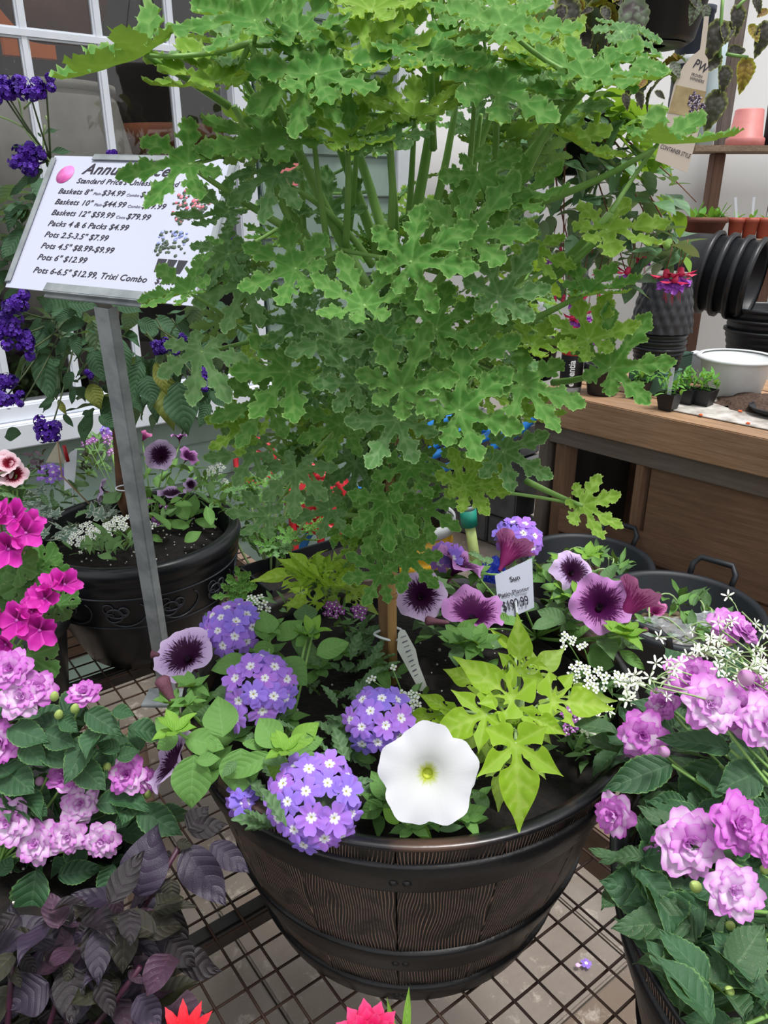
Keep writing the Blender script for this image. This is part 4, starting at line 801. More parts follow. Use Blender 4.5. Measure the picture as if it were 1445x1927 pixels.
lv = thing('sweet_potato_vine', root(620, 1110), 'lime green sweet potato vine massed behind the barrel, left of the trunk', 'plant'); rl = root(600, 1120)
for b, e, k, wr, z in (((760, 240), (478, 252), 1, .75, .1), ((780, 230), (628, 128), 2, .6, .11), ((820, 220), (690, 88), 2, .7, .12), ((860, 210), (850, 105), 2, .9, .12), ((900, 220), (985, 140), 1, .9, .12), ((940, 250), (1090, 200), 1, .8, .11), ((930, 280), (1080, 310), 4, .9, .09), ((850, 380), (660, 392), 1, 1.1, .06), ((780, 340), (700, 300), 1, 1.1, .09), ((800, 300), (690, 325), 2, .8, .09), ((1060, 360), (1204, 448), 4, .9, .06), ((900, 340), (1000, 415), 4, 1.1, .06), ((880, 270), (860, 330), 1, 1., .09), ((960, 360), (880, 400), 4, 1.2, .05), ((840, 250), (740, 180), 1, .9, .11), ((1000, 300), (1150, 350), 4, .9, .06), ((900, 200), (930, 110), 2, .7, .12), ((1000, 250), (1060, 170), 2, .8, .11), ((1050, 330), (1190, 300), 1, .9, .06), ((720, 380), (690, 440), 4, 1., .03)):
    bt_leaf(lv, SPL[k], c3(*b), c3(*e), BZ+z, wr, .45, 1.); stem(lv, rl, az(*c3(*b), BZ+z), M_stemp, .002, .0015, sag=UP*.02)
fill(lv, SPL[:3], [c3(*q) for q in ((720, 200), (880, 130), (1060, 200), (1060, 300), (760, 300))], (BZ+.05, BZ+.11), 26, (.022, .035), (.8, 1.1), (0, 60), 8)
# --- alyssum and other small white / purple fillers
M_alw = mt('alyssum_white', 'eef0ee', 'dfe6dc', 60, .6); M_alp = mt('alyssum_purple', '8a3c98', 'a860b0', 60, .6); M_aly = mt('alyssum_eye', 'a8b85a', '8a9a40', 60, .7)
M_all = leaf_mat('alyssum_leaf', '5d8450', '84a274', '71985c', 3, .6, .3, .3, tr=.2)
AL = [ovate('leaf', M_all, .3, .6, 1, .15, c, .1, nu=8, nv=4, seed=5, base=.8) for c in (-.1, -.25)]
def aly_floret(mats):
    bm = bmesh.new()
    for i in range(4):
        m = Matrix.Rotation(i*PI/2, 4, 'Z'); vs_ = [bm.verts.new(m @ Vector(c)) for c in ((.1, 0, 0), (.5, -.38, .05), (.9, -.3, .12), (1., 0, .1), (.9, .3, .12), (.5, .38, .05))]
        bm.faces.new(vs_)
    vs_ = [bm.verts.new((.26*math.cos(a), .26*math.sin(a), .09)) for a in [k*PI/3 for k in range(6)]]; f = bm.faces.new(vs_); f.material_index = 1
    me = bpy.data.meshes.new('floret'); bm.to_mesh(me); bm.free(); setm(me, mats, False); return me
AFW, AFP = aly_floret([M_alw, M_aly]), aly_floret([M_alp, M_alw])
def aly_head(t, c, rad, n, me, root_, fs=.0042, nrm=None, nm='flower_head'):
    nrm = nrm or nv_(0, .5, .8); z = nrm.normalized(); x = z.orthogonal().normalized(); y = z.cross(x); items = []
    hd = add(nm, tube(nm, bez(root_, (root_+c)/2+UP*.01, c, 5), [.0012, .0011, .001, .0009, .0008, .0007], M_stem, 5), t)
    for i in range(n):
        k = math.sqrt((i+.5)/n); th = i*2.39996; p = c+(x*math.cos(th)+y*math.sin(th))*rad*k+z*rad*.45*(1-k*k)
        add('floret', me, hd, face_M(p, z+(p-c)*30, fs*random.uniform(.85, 1.1), random.uniform(0, 90)))
def alyssum(label, heads, polys, rt, me=AFW, nl=40, seed=1, zr=(BZ-.04, BZ+.01), cat='flower', group=None, fs=.0042):
    t = thing('alyssum', rt, label, cat, group)
    for px, py, z, rad, n in heads: aly_head(t, az(px, py, z), rad, n, me, rt, fs)
    for i, q in enumerate(polys): fill(t, AL, q, zr, nl, (.018, .03), (.8, 1.3), (0, 75), seed+i)
    return t
ag = 'alyssum tufts in the centre barrel'
alyssum('white alyssum tuft at the right rim of the barrel', [(1092, 1262, BZ+.03, .010, 7), (1125, 1278, BZ+.025, .013, 9), (1110, 1294, BZ+.03, .009, 5), (1076, 1282, BZ+.02, .008, 4), (1163, 1277, BZ+.02, .008, 6), (1183, 1290, BZ+.02, .010, 7), (1066, 1206, BZ+.04, .010, 6), (1098, 1217, BZ+.04, .005, 2)], [[(1060, 1260), (1180, 1270), (1180, 1320), (1090, 1310)]], root(1120, 1310), nl=40, seed=61, group=ag)
alyssum('tiny white alyssum cluster just right of the violet verbena by the cane', [(768, 1322, BZ+.02, .014, 16), (738, 1259, BZ+.02, .003, 1), (700, 1280, BZ+.02, .004, 2)], [[(735, 1300), (800, 1310), (790, 1350), (750, 1350)]], root(770, 1350), nl=12, seed=71, group=ag)
alyssum('small white alyssum cluster at the rear left rim of the barrel', [(482, 1142, BZ+.06, .016, 12)], [[(500, 1130), (540, 1130), (540, 1160), (510, 1160)]], root(510, 1170), nl=10, seed=81, group=ag)
alyssum('purple alyssum with grey-green leaves at the right front of the barrel', [(1086, 1345, BZ+.02, .014, 16), (1070, 1370, BZ+.01, .007, 6)], [[(1040, 1390), (1100, 1350), (1150, 1390), (1130, 1450), (1080, 1470)], [(1050, 1330), (1140, 1330), (1140, 1400), (1060, 1400)]], root(1095, 1420), AFP, 34, 91, group=ag)
alyssum('purple alyssum between lime leaves and petunia behind the trunk at left', [(627, 1148, BZ+.05, .012, 12), (676, 1151, BZ+.05, .009, 8)], [[(600, 1140), (700, 1150), (690, 1200), (620, 1190)]], root(650, 1190), AFP, 24, 101, group=ag)
# pale starry euphorbia sprays spilling over the rim
M_eu = mt('euphorbia_white', 'f0f2ea', 'dfe4cc', 50, .6)
bm = bmesh.new()
for i in range(5):
    m = Matrix.Rotation(i*2*PI/5+.3*math.sin(i*3), 4, 'Z') @ Matrix.Rotation(-.25, 4, 'Y'); bm.faces.new([bm.verts.new(m @ Vector(c)) for c in ((.08, 0, 0), (.5, -.16, .05), (1., -.12, .0), (1.1, 0, 0), (1., .12, 0), (.5, .16, .05))])
EU = bpy.data.meshes.new('floret'); bm.to_mesh(EU); bm.free(); setm(EU, M_eu, False)
def euphorbia(label, pts, rt, fs=.008, ad_=None):
    t = thing('white_euphorbia', rt, label, 'flower', 'starry white euphorbia sprays')
    for px, py, z, n, sp in pts:
        c = az(px, py, z); hd = add('spray', tube('spray', bez(rt, (rt+c)/2+UP*.02, c, 6), .0008, M_stemp, 5), t)
        for i in range(n):
            p = c+Vector((random.gauss(0, sp), random.gauss(0, sp), random.gauss(0, sp*.6))); add('twig', tube('twig', [c-UP*.006, (c+p)/2, p], .0005, M_stemp, 4), hd)
            add('floret', EU, hd, face_M(p, nv_(random.uniform(-.6, .6), random.uniform(0, .9), 1), fs*random.uniform(.7, 1.15), random.uniform(0, 360)))
    return t
euphorbia('starry white euphorbia spray crossing the right rim of the barrel', [(1110, 1365, BZ+.03, 5, .008), (1185, 1310, BZ+.03, 3, .006), (1150, 1345, BZ+.02, 1, .003), (1190, 1280, BZ+.03, 3, .005)], root(1150, 1360), .0085)
# ================================================================== FOREGROUND PLANTS
M_iml = leaf_mat('impatiens_leaf', '2c5234', '6f9468', '3a6440', 7, .42, .35, .8, tr=.1, edge='6f9a58', ew=1.02, spec=.5)
M_iml2 = leaf_mat('impatiens_leaf_spotted', '35593a', '7d9a70', '44663f', 7, .45, .35, .8, tr=.1, spots='a09078', spec=.5)
IL = [ovate('leaf', m, .58, .42, 1.25, f, c, .15, .035, nu=22, nv=8, wave=.05, seed=k, base=.8) for m in (M_iml, M_iml2) for k, (f, c) in enumerate(((.12, -.2), (.22, -.35), (.05, -.05), (.3, -.15)))]
M_pa = petal_mat('petal_pink', 'dc86d8', 'f0c8f0', 'da78dc', (0, .35, 1), rv='e8a8e8'); M_pb_ = petal_mat('petal_magenta', 'c850c0', 'e49ae4', 'd060d0', (0, .4, 1), rv='e6a0e6'); M_pc = petal_mat('petal_pale', 'e7a5e4', 'f6e8f8', 'de8ce0', (0, .3, 1), rv='f2d4f4')
IP = [[petal('petal', m, w_, nt_, cu_, ru_, k, rec=rc) for k, (w_, nt_, cu_, ru_, rc) in enumerate(((.95, .08, .1, .05, .1), (1.0, .12, .2, .07, .15), (.85, .05, .35, .09, 0.)))] for m in (M_pa, M_pb_, M_pc)]
M_imc = mt('flower_core', 'c060b8', 'a84aa4', 60, .6)
icore = bpy.data.meshes.new('flower'); bm = bmesh.new(); bmesh.ops.create_icosphere(bm, subdivisions=2, radius=.09); bm.to_mesh(icore); bm.free(); setm(icore, M_imc)
def double_flower(t, p, rad, nrm, col=0, spin=0, full=1., root_=None, name='flower', squash=1):
    M = face_M(p, nrm, rad, spin); o = add(name, icore, t, M)
    for n, L, tilt, off, k in ((6, 1., 8, 0, 0), (5, .86, 22, 33, 1), (5, .68, 38, 10, 1), (4, .5, 55, 40, 2), (3, .34, 72, 0, 2)):
        if full < 1 and n in (4, 3) and L < .5*(1/full-.2): pass
        for i in range(int(n*(1 if full >= 1 else .9))):
            a = i*2*PI/n+R(off)+random.uniform(-.12, .12); tl = R(tilt+random.uniform(-8, 8))
            y = Vector((math.cos(a)*math.cos(tl), math.sin(a)*math.cos(tl), math.sin(tl))); z = Vector((-math.cos(a)*math.sin(tl), -math.sin(a)*math.sin(tl), math.cos(tl))); x = y.cross(z)
            s = L*random.uniform(.92, 1.06); add('petal', IP[col if random.random() < .75 else (col+1) % 3][k], o, M @ frame(Vector((0, 0, .02*(1-L)*6)), x, y, z, s, s, s))
    if root_ is not None: stem(t, root_, M @ Vector((0, 0, -.12)), M_stem, .0016, .0013)
    return o
M_ibud = petal_mat('bud_skin', 'b8cc80', 'e6b8e0', 'c070c4', (0, .4, 1)); ibud = lathe('bud', [(.0, 0), (.22, .1), (.32, .35), (.3, .6), (.18, .85), (0, 1)], M_ibud, 14, uv=True)
gbud = lathe('bud', [(.0, 0), (.25, .15), (.33, .4), (.25, .7), (.1, .95), (0, 1)], mt('green_bud', 'bcd07c', '9ab858', 30, .45), 12)
def budp(t, p, d, L, me): d = Vector(d).normalized(); x = d.orthogonal().normalized(); add('bud', me, t, frame(p, x, d.cross(x), d, L, L, L))
def seg_leaf(t, me, b, e, P, tilt=.4, wr=.6, w0=.6, side=0):
    """leaf between two photo points, P gives the base depth (world Y)"""
    B = ay(b[0], b[1], P); n = (CF*(1-tilt)+UP*tilt+CR*side).normalized(); Tp = apl(e[0], e[1], B, n); y = Tp-B; L = y.length; y /= L; x = y.cross(n).normalized()
    return add('leaf', me, t, frame(B, x, y, x.cross(y), L*wr/w0, L, L))
# ---- right impatiens (in the lower right barrel)
cI = lambda x, y: (x/2.33+945, y/2.33+1100)
ri = thing('double_impatiens', RC+UP*(TZ*0+.28), 'pink and white double impatiens filling the lower right barrel planter', 'flower', 'double impatiens plants'); rr0 = RC+UP*.27
FL = [(1368, 1179, 1.04, .021, (0, .6, .8), 0), (1301, 1278, 1.03, .026, (-.2, .7, .7), 0), (1335, 1325, 1.03, .027, (-.1, .35, 1), 2), (1385, 1335, 1.02, .024, (.1, .2, 1), 0), (1437, 1360, 1.02, .027, (.1, .3, 1), 2), (1209, 1383, .98, .024, (-.2, .3, 1), 1), (1248, 1325, .99, .017, (-.6, .3, .6), 1),
      (1160, 1533, .94, .021, (-.7, .1, .6), 1), (1382, 1550, 1.0, .024, (.3, .3, .8), 1), (1293, 1583, .98, .028, (-.05, .3, 1), 2), (1262, 1612, .955, .020, (-.5, -.2, .8), 0), (1378, 1672, .99, .021, (-.1, .2, 1), 2), (1450, 1590, 1.0, .018, (0, .3, 1), 1), (1420, 1290, 1.03, .015, (.2, .5, .6), 1), (1400, 1190, 1.04, .017, (.4, .6, .5), 0)]
for x, y, z, r_, n_, c_ in FL: double_flower(ri, az(x, y, z), r_, nv_(*n_), c_, x*7, root_=RC+UP*.3+Vector((-.05, 0, 0)))
for b, e, wr, k, til, z in (((1000, 725), (690, 650), .42, 0, .6, .99), ((742, 790), (452, 885), .5, 1, .5, .97), ((1140, 815), (935, 905), .75, 2, .4, .98), ((950, 790), (790, 1010), .8, 0, .4, .96), ((812, 970), (640, 950), .65, 3, .4, .95), ((1180, 980), (1060, 970), .7, 0, .4, .97), ((715, 1370), (425, 1300), .85, 2, .4, .93), ((895, 1400), (620, 1528), .65, 0, .4, .95), ((825, 1660), (525, 1500), .42, 1, .2, .92), ((935, 1530), (820, 1790), .6, 0, .2, .94), ((1000, 1700), (1170, 1490), .75, 4, .4, .96), ((1010, 1650), (1110, 1900), .75, 5, .3, .95), ((700, 1210), (600, 1010), .5, 0, .4, .94), ((1020, 1950), (780, 1900), .6, 2, .4, .93), ((1165, 1400), (1090, 1240), .8, 2, .4, .97),
    ((760, 1240), (640, 1080), .5, 2, .3, .93), ((900, 1180), (870, 1320), .7, 0, .4, .93), ((700, 1290), (830, 1330), .7, 2, .5, .925), ((1150, 1560), (990, 1480), .6, 1, .4, .96), ((760, 560), (690, 640), .5, 0, .5, .97), ((1000, 640), (1160, 720), .6, 0, .5, .99), ((850, 330), (700, 340), .4, 0, .6, 1.0)):
    B = az(*cI(*b), z); seg_leaf(ri, IL[k], cI(*b), cI(*e), B.y, til, wr); stem(ri, RC+UP*.3, B, M_stem, .0022, .0014)
fill(ri, IL, [cI(*q) for q in ((480, 620), (800, 300), (1180, 300), (1180, 1960), (860, 1960), (700, 1500), (520, 1250), (600, 1000), (520, 760))], (.90, .96), 170, (.035, .055), (.8, 1.15), (-25, 45), 21)
for x, y, z, L, me in ((1255, 1420, .99, .014, ibud), (1314, 1673, .97, .013, gbud), (1410, 1284, 1.05, .02, ibud), (1378, 1745, .96, .01, gbud), (1442, 1640, .98, .01, gbud), (1376, 1868, .95, .01, gbud)):
    budp(ri, az(x, y, z), nv_(-.5, .5, .5), L, me)
euphorbia('starry white euphorbia sprays among the top blooms of the right-hand impatiens', [(x/2.33+945, y/2.33+1100, 1.05, int(n*.62), .013) for x, y, n in ((800, 230, 8), (870, 290, 7), (930, 240, 7), (990, 310, 9), (1060, 350, 9), (1120, 330, 9), (1160, 180, 9), (1050, 120, 6), (680, 450, 9), (640, 420, 6), (1000, 380, 7), (1110, 270, 6), (720, 360, 6), (1150, 420, 6), (960, 200, 5))], RC+UP*.36+Vector((-.03, .1, 0)), .0062)
# ---- left impatiens
M0 = T(-.43, .60, TZ)
def plain_pot(loc, label, rad, h, group=None, name='nursery_pot'):
    M0 = T(loc); t = thing(name, loc, label, 'pot', group, M=M0)
    add('pot_wall', lathe('pot_wall', [(0, 0), (rad*.74, 0), (rad*.76, .006), (rad*.94, h-.03), (rad, h-.028), (rad, h), (rad-.004, h+.001), (rad-.006, h-.03), (rad*.72, .01), (0, .01)], M_blk, 48), t, M0)
    add('rim', lathe('rim', [(rad+.0005, h-.028), (rad+.003, h-.024), (rad+.003, h-.003), (rad, h)], M_blk, 48), t, M0); soil_disc(t, M0, rad-.008, h-.045, 60); return t
plain_pot(Vector((-.415, .59, TZ)), 'black nursery pot under the left-hand pink impatiens', .15, .19)
plain_pot(Vector((-.29, .36, TZ)), 'black nursery pot under the dark purple foliage plant at lower left', .125, .16)
plain_pot(Vector((-.56, .86, TZ)), 'black nursery pot at the left edge under the magenta geranium', .1, .24)
cJ = lambda x, y: (x/2.65, y/2.65+1200)
LI = Vector((-.40, .60, TZ+.15)); li = thing('double_impatiens', LI, 'pink and white double impatiens at the left edge above the dark purple leaves', 'flower', 'double impatiens plants')
for x, y, Y, r_, n_, c_ in ((22, 1258, .62, .021, (0, .4, 1), 0), (40, 1312, .61, .023, (.2, .4, .9), 2), (70, 1295, .62, .020, (.5, .4, .7), 0), (158, 1307, .62, .018, (.1, .8, .5), 1), (5, 1396, .6, .023, (-.1, .2, 1), 1), (239, 1458, .6, .021, (.1, .3, 1), 1), (125, 1462, .6, .021, (.0, .8, .5), 1), (152, 1512, .595, .022, (.1, .3, .9), 2), (19, 1545, .58, .027, (0, .2, 1), 2), (72, 1583, .575, .025, (-.1, .2, 1), 2), (130, 1572, .575, .020, (.1, .1, 1), 2), (193, 1580, .575, .020, (.1, .0, 1), 2), (275, 1470, .605, .014, (.8, .2, .3), 1)):
    double_flower(li, ay(x, y, Y), r_, nv_(*n_), c_, x*9, root_=LI+UP*.03)
for b, e, wr, k, til in (((200, 385), (20, 370), .4, 0, .6), ((40, 450), (250, 520), .6, 2, .5), ((220, 470), (370, 540), .75, 0, .4), ((200, 570), (385, 635), .5, 0, .4), ((0, 640), (175, 780), .8, 2, .3), ((430, 370), (600, 470), .6, 1, .5), ((560, 360), (668, 382), .7, 0, .5), ((480, 830), (685, 800), .6, 2, .4), ((690, 850), (902, 985), .62, 0, .4), ((180, 1160), (122, 1520), .62, 0, .1), ((290, 1190), (510, 1140), .55, 1, .4), ((560, 1130), (500, 1330), .6, 2, .2), ((110, 520), (220, 640), .7, 0, .4), ((170, 830), (230, 890), .9, 0, .4), ((600, 560), (470, 520), .6, 0, .5), ((580, 600), (700, 560), .7, 2, .5), ((380, 620), (520, 760), .7, 0, .4), ((0, 1190), (60, 1080), .8, 0, .4), ((300, 400), (390, 470), .7, 3, .4), ((660, 860), (560, 960), .6, 0, .3), ((540, 690), (440, 650), .7, 2, .4)):
    seg_leaf(li, IL[k], cJ(*b), cJ(*e), .60-(b[1]-400)*.00003, til, wr)
fill(li, IL[:4], [cJ(*q) for q in ((-60, 350), (300, 380), (640, 420), (700, 560), (680, 800), (860, 960), (560, 1180), (-60, 1250))], None, 120, (.034, .052), (.8, 1.1), (-25, 35), 31, Y=(.60, .66))
for x, y, me in ((268, 310, gbud), (370, 370, gbud), (730, 795, gbud), (530, 660, gbud), (185, 600, ibud), (290, 400, gbud), (195, 730, ibud)): budp(li, ay(*cJ(x, y), .6), nv_(.3, .6, .5), .013, me)
# ---- purple foliage
M_al = leaf_mat('purple_leaf', '221b29', '4c3a50', '352940', 6, .34, .28, .7, tr=.05, spots=None, spec=.6); M_al2 = leaf_mat('purple_leaf_dark', '161016', '3a2032', '1e171c', 6, .3, .4, .8, tr=.03, spec=.6); M_al3 = leaf_mat('purple_leaf_rosy', '4f3248', '6d4058', '463244', 6, .4, .5, .7, tr=.08, spots='8a7488', spec=.5)
M_al4 = leaf_mat('purple_leaf_olive', '3a3a2c', '5a5a3a', '2e2a26', 6, .4, .5, .7, tr=.08)
PU = [ovate('leaf', m, .55, .42, 1.1, f, c, .1, 0, nu=16, nv=8, wave=.05, seed=k, base=.75) for m in (M_al, M_al2, M_al3, M_al4) for k, (f, c) in enumerate(((.1, -.1), (.2, -.3)))]
AR = Vector((-.28, .38, TZ+.12)); al = thing('purple_foliage_plant', AR, 'near-black purple foliage plant with glossy pointed leaves at the lower left', 'plant'); M_pst = mt('purple_stem', '4a1f38', '331826', 20, .5)
for b, e, wr, k, til, Y in (((680, 1295), (780, 935), .72, 0, .1, .47), ((915, 1045), (1122, 1340), .62, 0, .3, .5), ((1050, 1025), (1242, 1172), .55, 0, .5, .51), ((935, 960), (1040, 840), .9, 2, .3, .52), ((940, 960), (1135, 930), .6, 2, .4, .52), ((880, 1020), (960, 1040), .7, 6, .4, .5), ((850, 1205), (860, 1330), .9, 6, .2, .47), ((830, 1310), (930, 1560), .5, 2, .1, .46), ((600, 1440), (865, 1395), .55, 4, .4, .45), ((720, 1580), (855, 1430), .85, 0, .3, .45), ((590, 1540), (600, 1655), .8, 6, .2, .44), ((560, 1400), (510, 1520), .7, 4, .4, .44), ((240, 1720), (30, 1860), 1., 0, .3, .42), ((370, 1660), (360, 1950), .95, 0, .2, .42), ((60, 1540), (50, 1320), .6, 0, .1, .45),
    ((350, 1430), (300, 1290), .7, 2, .2, .46), ((440, 1500), (460, 1350), .8, 2, .2, .46), ((840, 1500), (965, 1660), .8, 3, .3, .44), ((680, 1790), (800, 1940), .9, 0, .3, .4), ((340, 1600), (300, 1440), .7, 4, .3, .44), ((420, 1600), (540, 1680), .6, 1, .4, .43), ((350, 1620), (330, 1730), .7, 6, .3, .42), ((60, 1640), (100, 1750), .6, 6, .3, .42), ((110, 1580), (170, 1680), .7, 3, .4, .43), ((560, 1260), (600, 1420), .5, 5, .2, .45), ((0, 1700), (-60, 1500), .8, 0, .3, .43), ((740, 1700), (860, 1620), .7, 6, .4, .43), ((600, 1700), (530, 1790), .6, 6, .4, .42), ((640, 1660), (720, 1730), .5, 4, .4, .42), ((500, 1700), (560, 1900), .6, 2, .3, .41), ((840, 1060), (830, 1150), .6, 2, .3, .5)):
    o = seg_leaf(al, PU[k], cJ(*b), cJ(*e), Y, til, wr)
fill(al, PU, [cJ(*q) for q in ((-80, 1380), (300, 1340), (560, 1280), (800, 1320), (900, 1500), (860, 1700), (780, 1990), (-80, 1990))], None, 150, (.03, .05), (.85, 1.15), (-40, 40), 41, Y=(.42, .5))
for q in (((900, 1030), .5), ((560, 1450), .44), ((330, 1650), .42), ((60, 1620), .42), ((700, 1640), .42)): e = ay(*cJ(*q[0]), q[1]); stem(al, AR+Vector((random.uniform(-.04, .04), 0, 0)), e, M_pst, .0032, .0022)
# ---- magenta geranium at the left edge
M_pg = petal_mat('geranium_petal', 'b8149c', 'e636c0', 'f25ad2', (.05, .5, 1), tr=.35, rv='d828b0'); M_pg2 = petal_mat('geranium_petal_blotched', '6a0c50', 'cc1ea4', 'ee4ccc', (.2, .75, 1), tr=.3)
PP = [petal('petal', m, .85, .06, .15, .05, k) for k, m in enumerate((M_pg, M_pg2))]
GR = Vector((-.55, .84, TZ+.2)); mg = thing('magenta_geranium', GR, 'magenta geranium with ruffled five-petalled blooms at the left edge', 'flower')
cK = lambda x, y: (x/2.676, y/2.676+540)
M_pgl = attr_leaf_mat('geranium_round_leaf', '3f6e35', '4f7e3c', '7ea860', '94b070', .5, .35, .4, .15)
RS = [(.45, .1), (.62, .22), (.72, .3), (.85, .27), (.93, .16)]
PGL = [lobed('leaf', lobe_outline([(a, .85+.15*math.cos(R(a)), 1.) for a in (-140, -88, -42, 0, 42, 88, 140)], RS, .52, k, .02, 1, teeth=(.07, .018)), [(Vector((0, 0)), rot2((0, .85), R(a))) for a in (-140, -88, -42, 0, 42, 88, 140)], M_pgl, .08, lambda p, k=k: .12*p.length_squared*(1-k)+.05*math.sin(6*p.x+k), .03, 20, k, rug=.5) for k in range(2)]
def single_flower(t, p, rad, nrm, spin=0):
    M = face_M(p, nrm, rad, spin); o = add('flower', icore, t, M)
    for i in range(5):
        a = R(90)+i*2*PI/5; tl = R(18+random.uniform(-8, 14)); y = Vector((math.cos(a)*math.cos(tl), math.sin(a)*math.cos(tl), math.sin(tl))); z = Vector((-math.cos(a)*math.sin(tl), -math.sin(a)*math.sin(tl), math.cos(tl)))
        add('petal', PP[1 if i in (0, 1, 4) and i in (0, 4) else 0], o, M @ frame(Vector((0, 0, 0)), y.cross(z), y, z, 1.0, 1, 1))
    stem(t, p-nrm*.02+Vector((-.02, .02, -.03)), M @ Vector((0, 0, -.05)), M_stem, .0013, .0011)
for x, y, Y, r_, n_ in ((-10, 1150, .76, .022, (-.3, .6, .7)), (70, 1160, .76, .022, (0, .5, .9)), (130, 1240, .75, .022, (.4, .3, .9)), (45, 1320, .74, .024, (0, -.1, 1)), (-20, 1290, .75, .022, (-.3, 0, 1)), (150, 1190, .77, .018, (.6, .6, .5)),
                         (325, 1500, .74, .020, (.6, .5, .6)), (270, 1500, .74, .019, (-.2, .7, .6)), (225, 1570, .73, .020, (0, .3, 1)), (170, 1560, .74, .016, (-.6, .4, .6)), (85, 1680, .71, .023, (0, .1, 1)), (200, 1730, .71, .023, (.3, -.2, 1)), (30, 1800, .7, .020, (-.3, -.3, 1)), (160, 1640, .72, .018, (.2, .6, .7)), (-5, 1660, .71, .02, (-.5, .2, .8))):
    single_flower(mg, ay(*cK(x, y), Y), r_, nv_(*n_), random.uniform(-30, 30))
for x, y, phi, s_, Y in ((90, 1400, 70, .035, .78), (150, 1480, -60, .04, .78), (200, 1420, 20, .035, .79), (30, 1470, 120, .04, .8), (290, 1600, 0, .03, .76), (130, 1860, -70, .045, .74), (40, 1560, 200, .04, .8), (230, 1450, -30, .03, .8), (90, 1930, 230, .04, .76), (110, 1540, -90, .04, .8), (0, 1420, 60, .045, .8)): add('leaf', PGL[int(x) % 2], mg, leaf_M(ay(*cK(x, y), Y), phi, 5, s_, .5))
for x, y in ((60, 1250), (250, 1560), (90, 1740)): stem(mg, GR, ay(*cK(x, y), .78), M_stem, .003, .002)
# ---- red blooms just entering at the bottom edge
M_red = petal_mat('petal_scarlet', 'c81030', 'ee2a3e', 'f4404c', (0, .4, 1), tr=.25); M_rpk = petal_mat('petal_cherry', 'c0104a', 'e0206a', 'f05088', (0, .4, 1), tr=.25)
RPT = [petal('petal', m, w_, -.12, .25, .03, 3) for m, w_ in ((M_red, .42), (M_rpk, .7))]
def red_flower(px, py, k, label, nm):
    c = ay(px, py, .36); pot = Vector((c.x, c.y, TZ)); t = thing(nm, pot, label, 'flower'); M = face_M(c, nv_(0, .8, .5), .024 if k == 0 else .023, 10); o = add('flower', icore, t, M)
    for n, L, tl_, off in ((12, 1., 10, 0), (10, .8, 35, 15), (8, .6, 60, 5)):
        for i in range(n):
            a = i*2*PI/n+R(off); tl = R(tl_+random.uniform(-8, 8)); y = Vector((math.cos(a)*math.cos(tl), math.sin(a)*math.cos(tl), math.sin(tl))); z = Vector((-math.cos(a)*math.sin(tl), -math.sin(a)*math.sin(tl), math.cos(tl))); add('petal', RPT[k], o, M @ frame(Vector((0, 0, 0)), y.cross(z), y, z, L, L, L))
    add('stem', tube('stem', bez(pot+UP*.006, pot+UP*.1, c, 6), .003, M_stem), t)
    for i in range(5): add('leaf', PL[0][i % 4], t, out_M(pot+UP*(.03+.02*i), i*137, 20, .05, 0, .6))
    return t
red_flower(345, 1962, 0, 'scarlet pointed-petal bloom peeking in at the bottom edge, left of centre', 'scarlet_flower')
cf = red_flower(694, 1958, 1, 'cherry red bloom at the bottom edge below the centre barrel', 'cherry_flower')
gb = ovate('leaf', M_petb, .16, .4, 1, .2, -.1, 0, nu=10, nv=4)
for b, e in (((762, 1960), (770, 1862)), ((745, 1960), (728, 1880))): B = ay(b[0], b[1], .37); seg_leaf(cf, gb, b, e, .37, .0, .16, .16)
# ================================================================== PRICE BOARD, HELIOTROPE AND SCROLL PLANTER PLANTS
M_galv = mt('galvanised', 'a2a8aa', '878e91', 30, .45, .3, bump=.15, bscale=60); M_galp = mt('galvanised_post', 'a3a9ac', '868d90', 22, .55, .0, bump=.2, bscale=40, lo=.4, hi=.6)
M_paper = mt('card', 'bfc3d4', 'babed0', 3, .55); M_ink = mt('ink', '2a2434', None, rough=.6); M_ink2 = mt('ink_grey', '6a6478', None, rough=.6)
q = quad([(103, 293), (445, 300), (375, 577), (10, 540)], 1.14)
cx_ = (q[1]-q[0]); W_ = cx_.length; cx_.normalize(); cy_ = (q[0]-q[3]); cy_ -= cx_*cy_.dot(cx_); H_ = cy_.length; cy_.normalize(); cn_ = cx_.cross(cy_)
post_b = Vector((-.385, 1.125, TZ+.0))
ps = thing('price_board', post_b, 'white annual price list card in a galvanised metal frame on a tilted metal post', 'sign')
MC = frame(q[3], cx_, cy_, cn_)
def cardp(nm, me, x, y, z=0): return add(nm, me, ps, MC @ T(x, y, z))
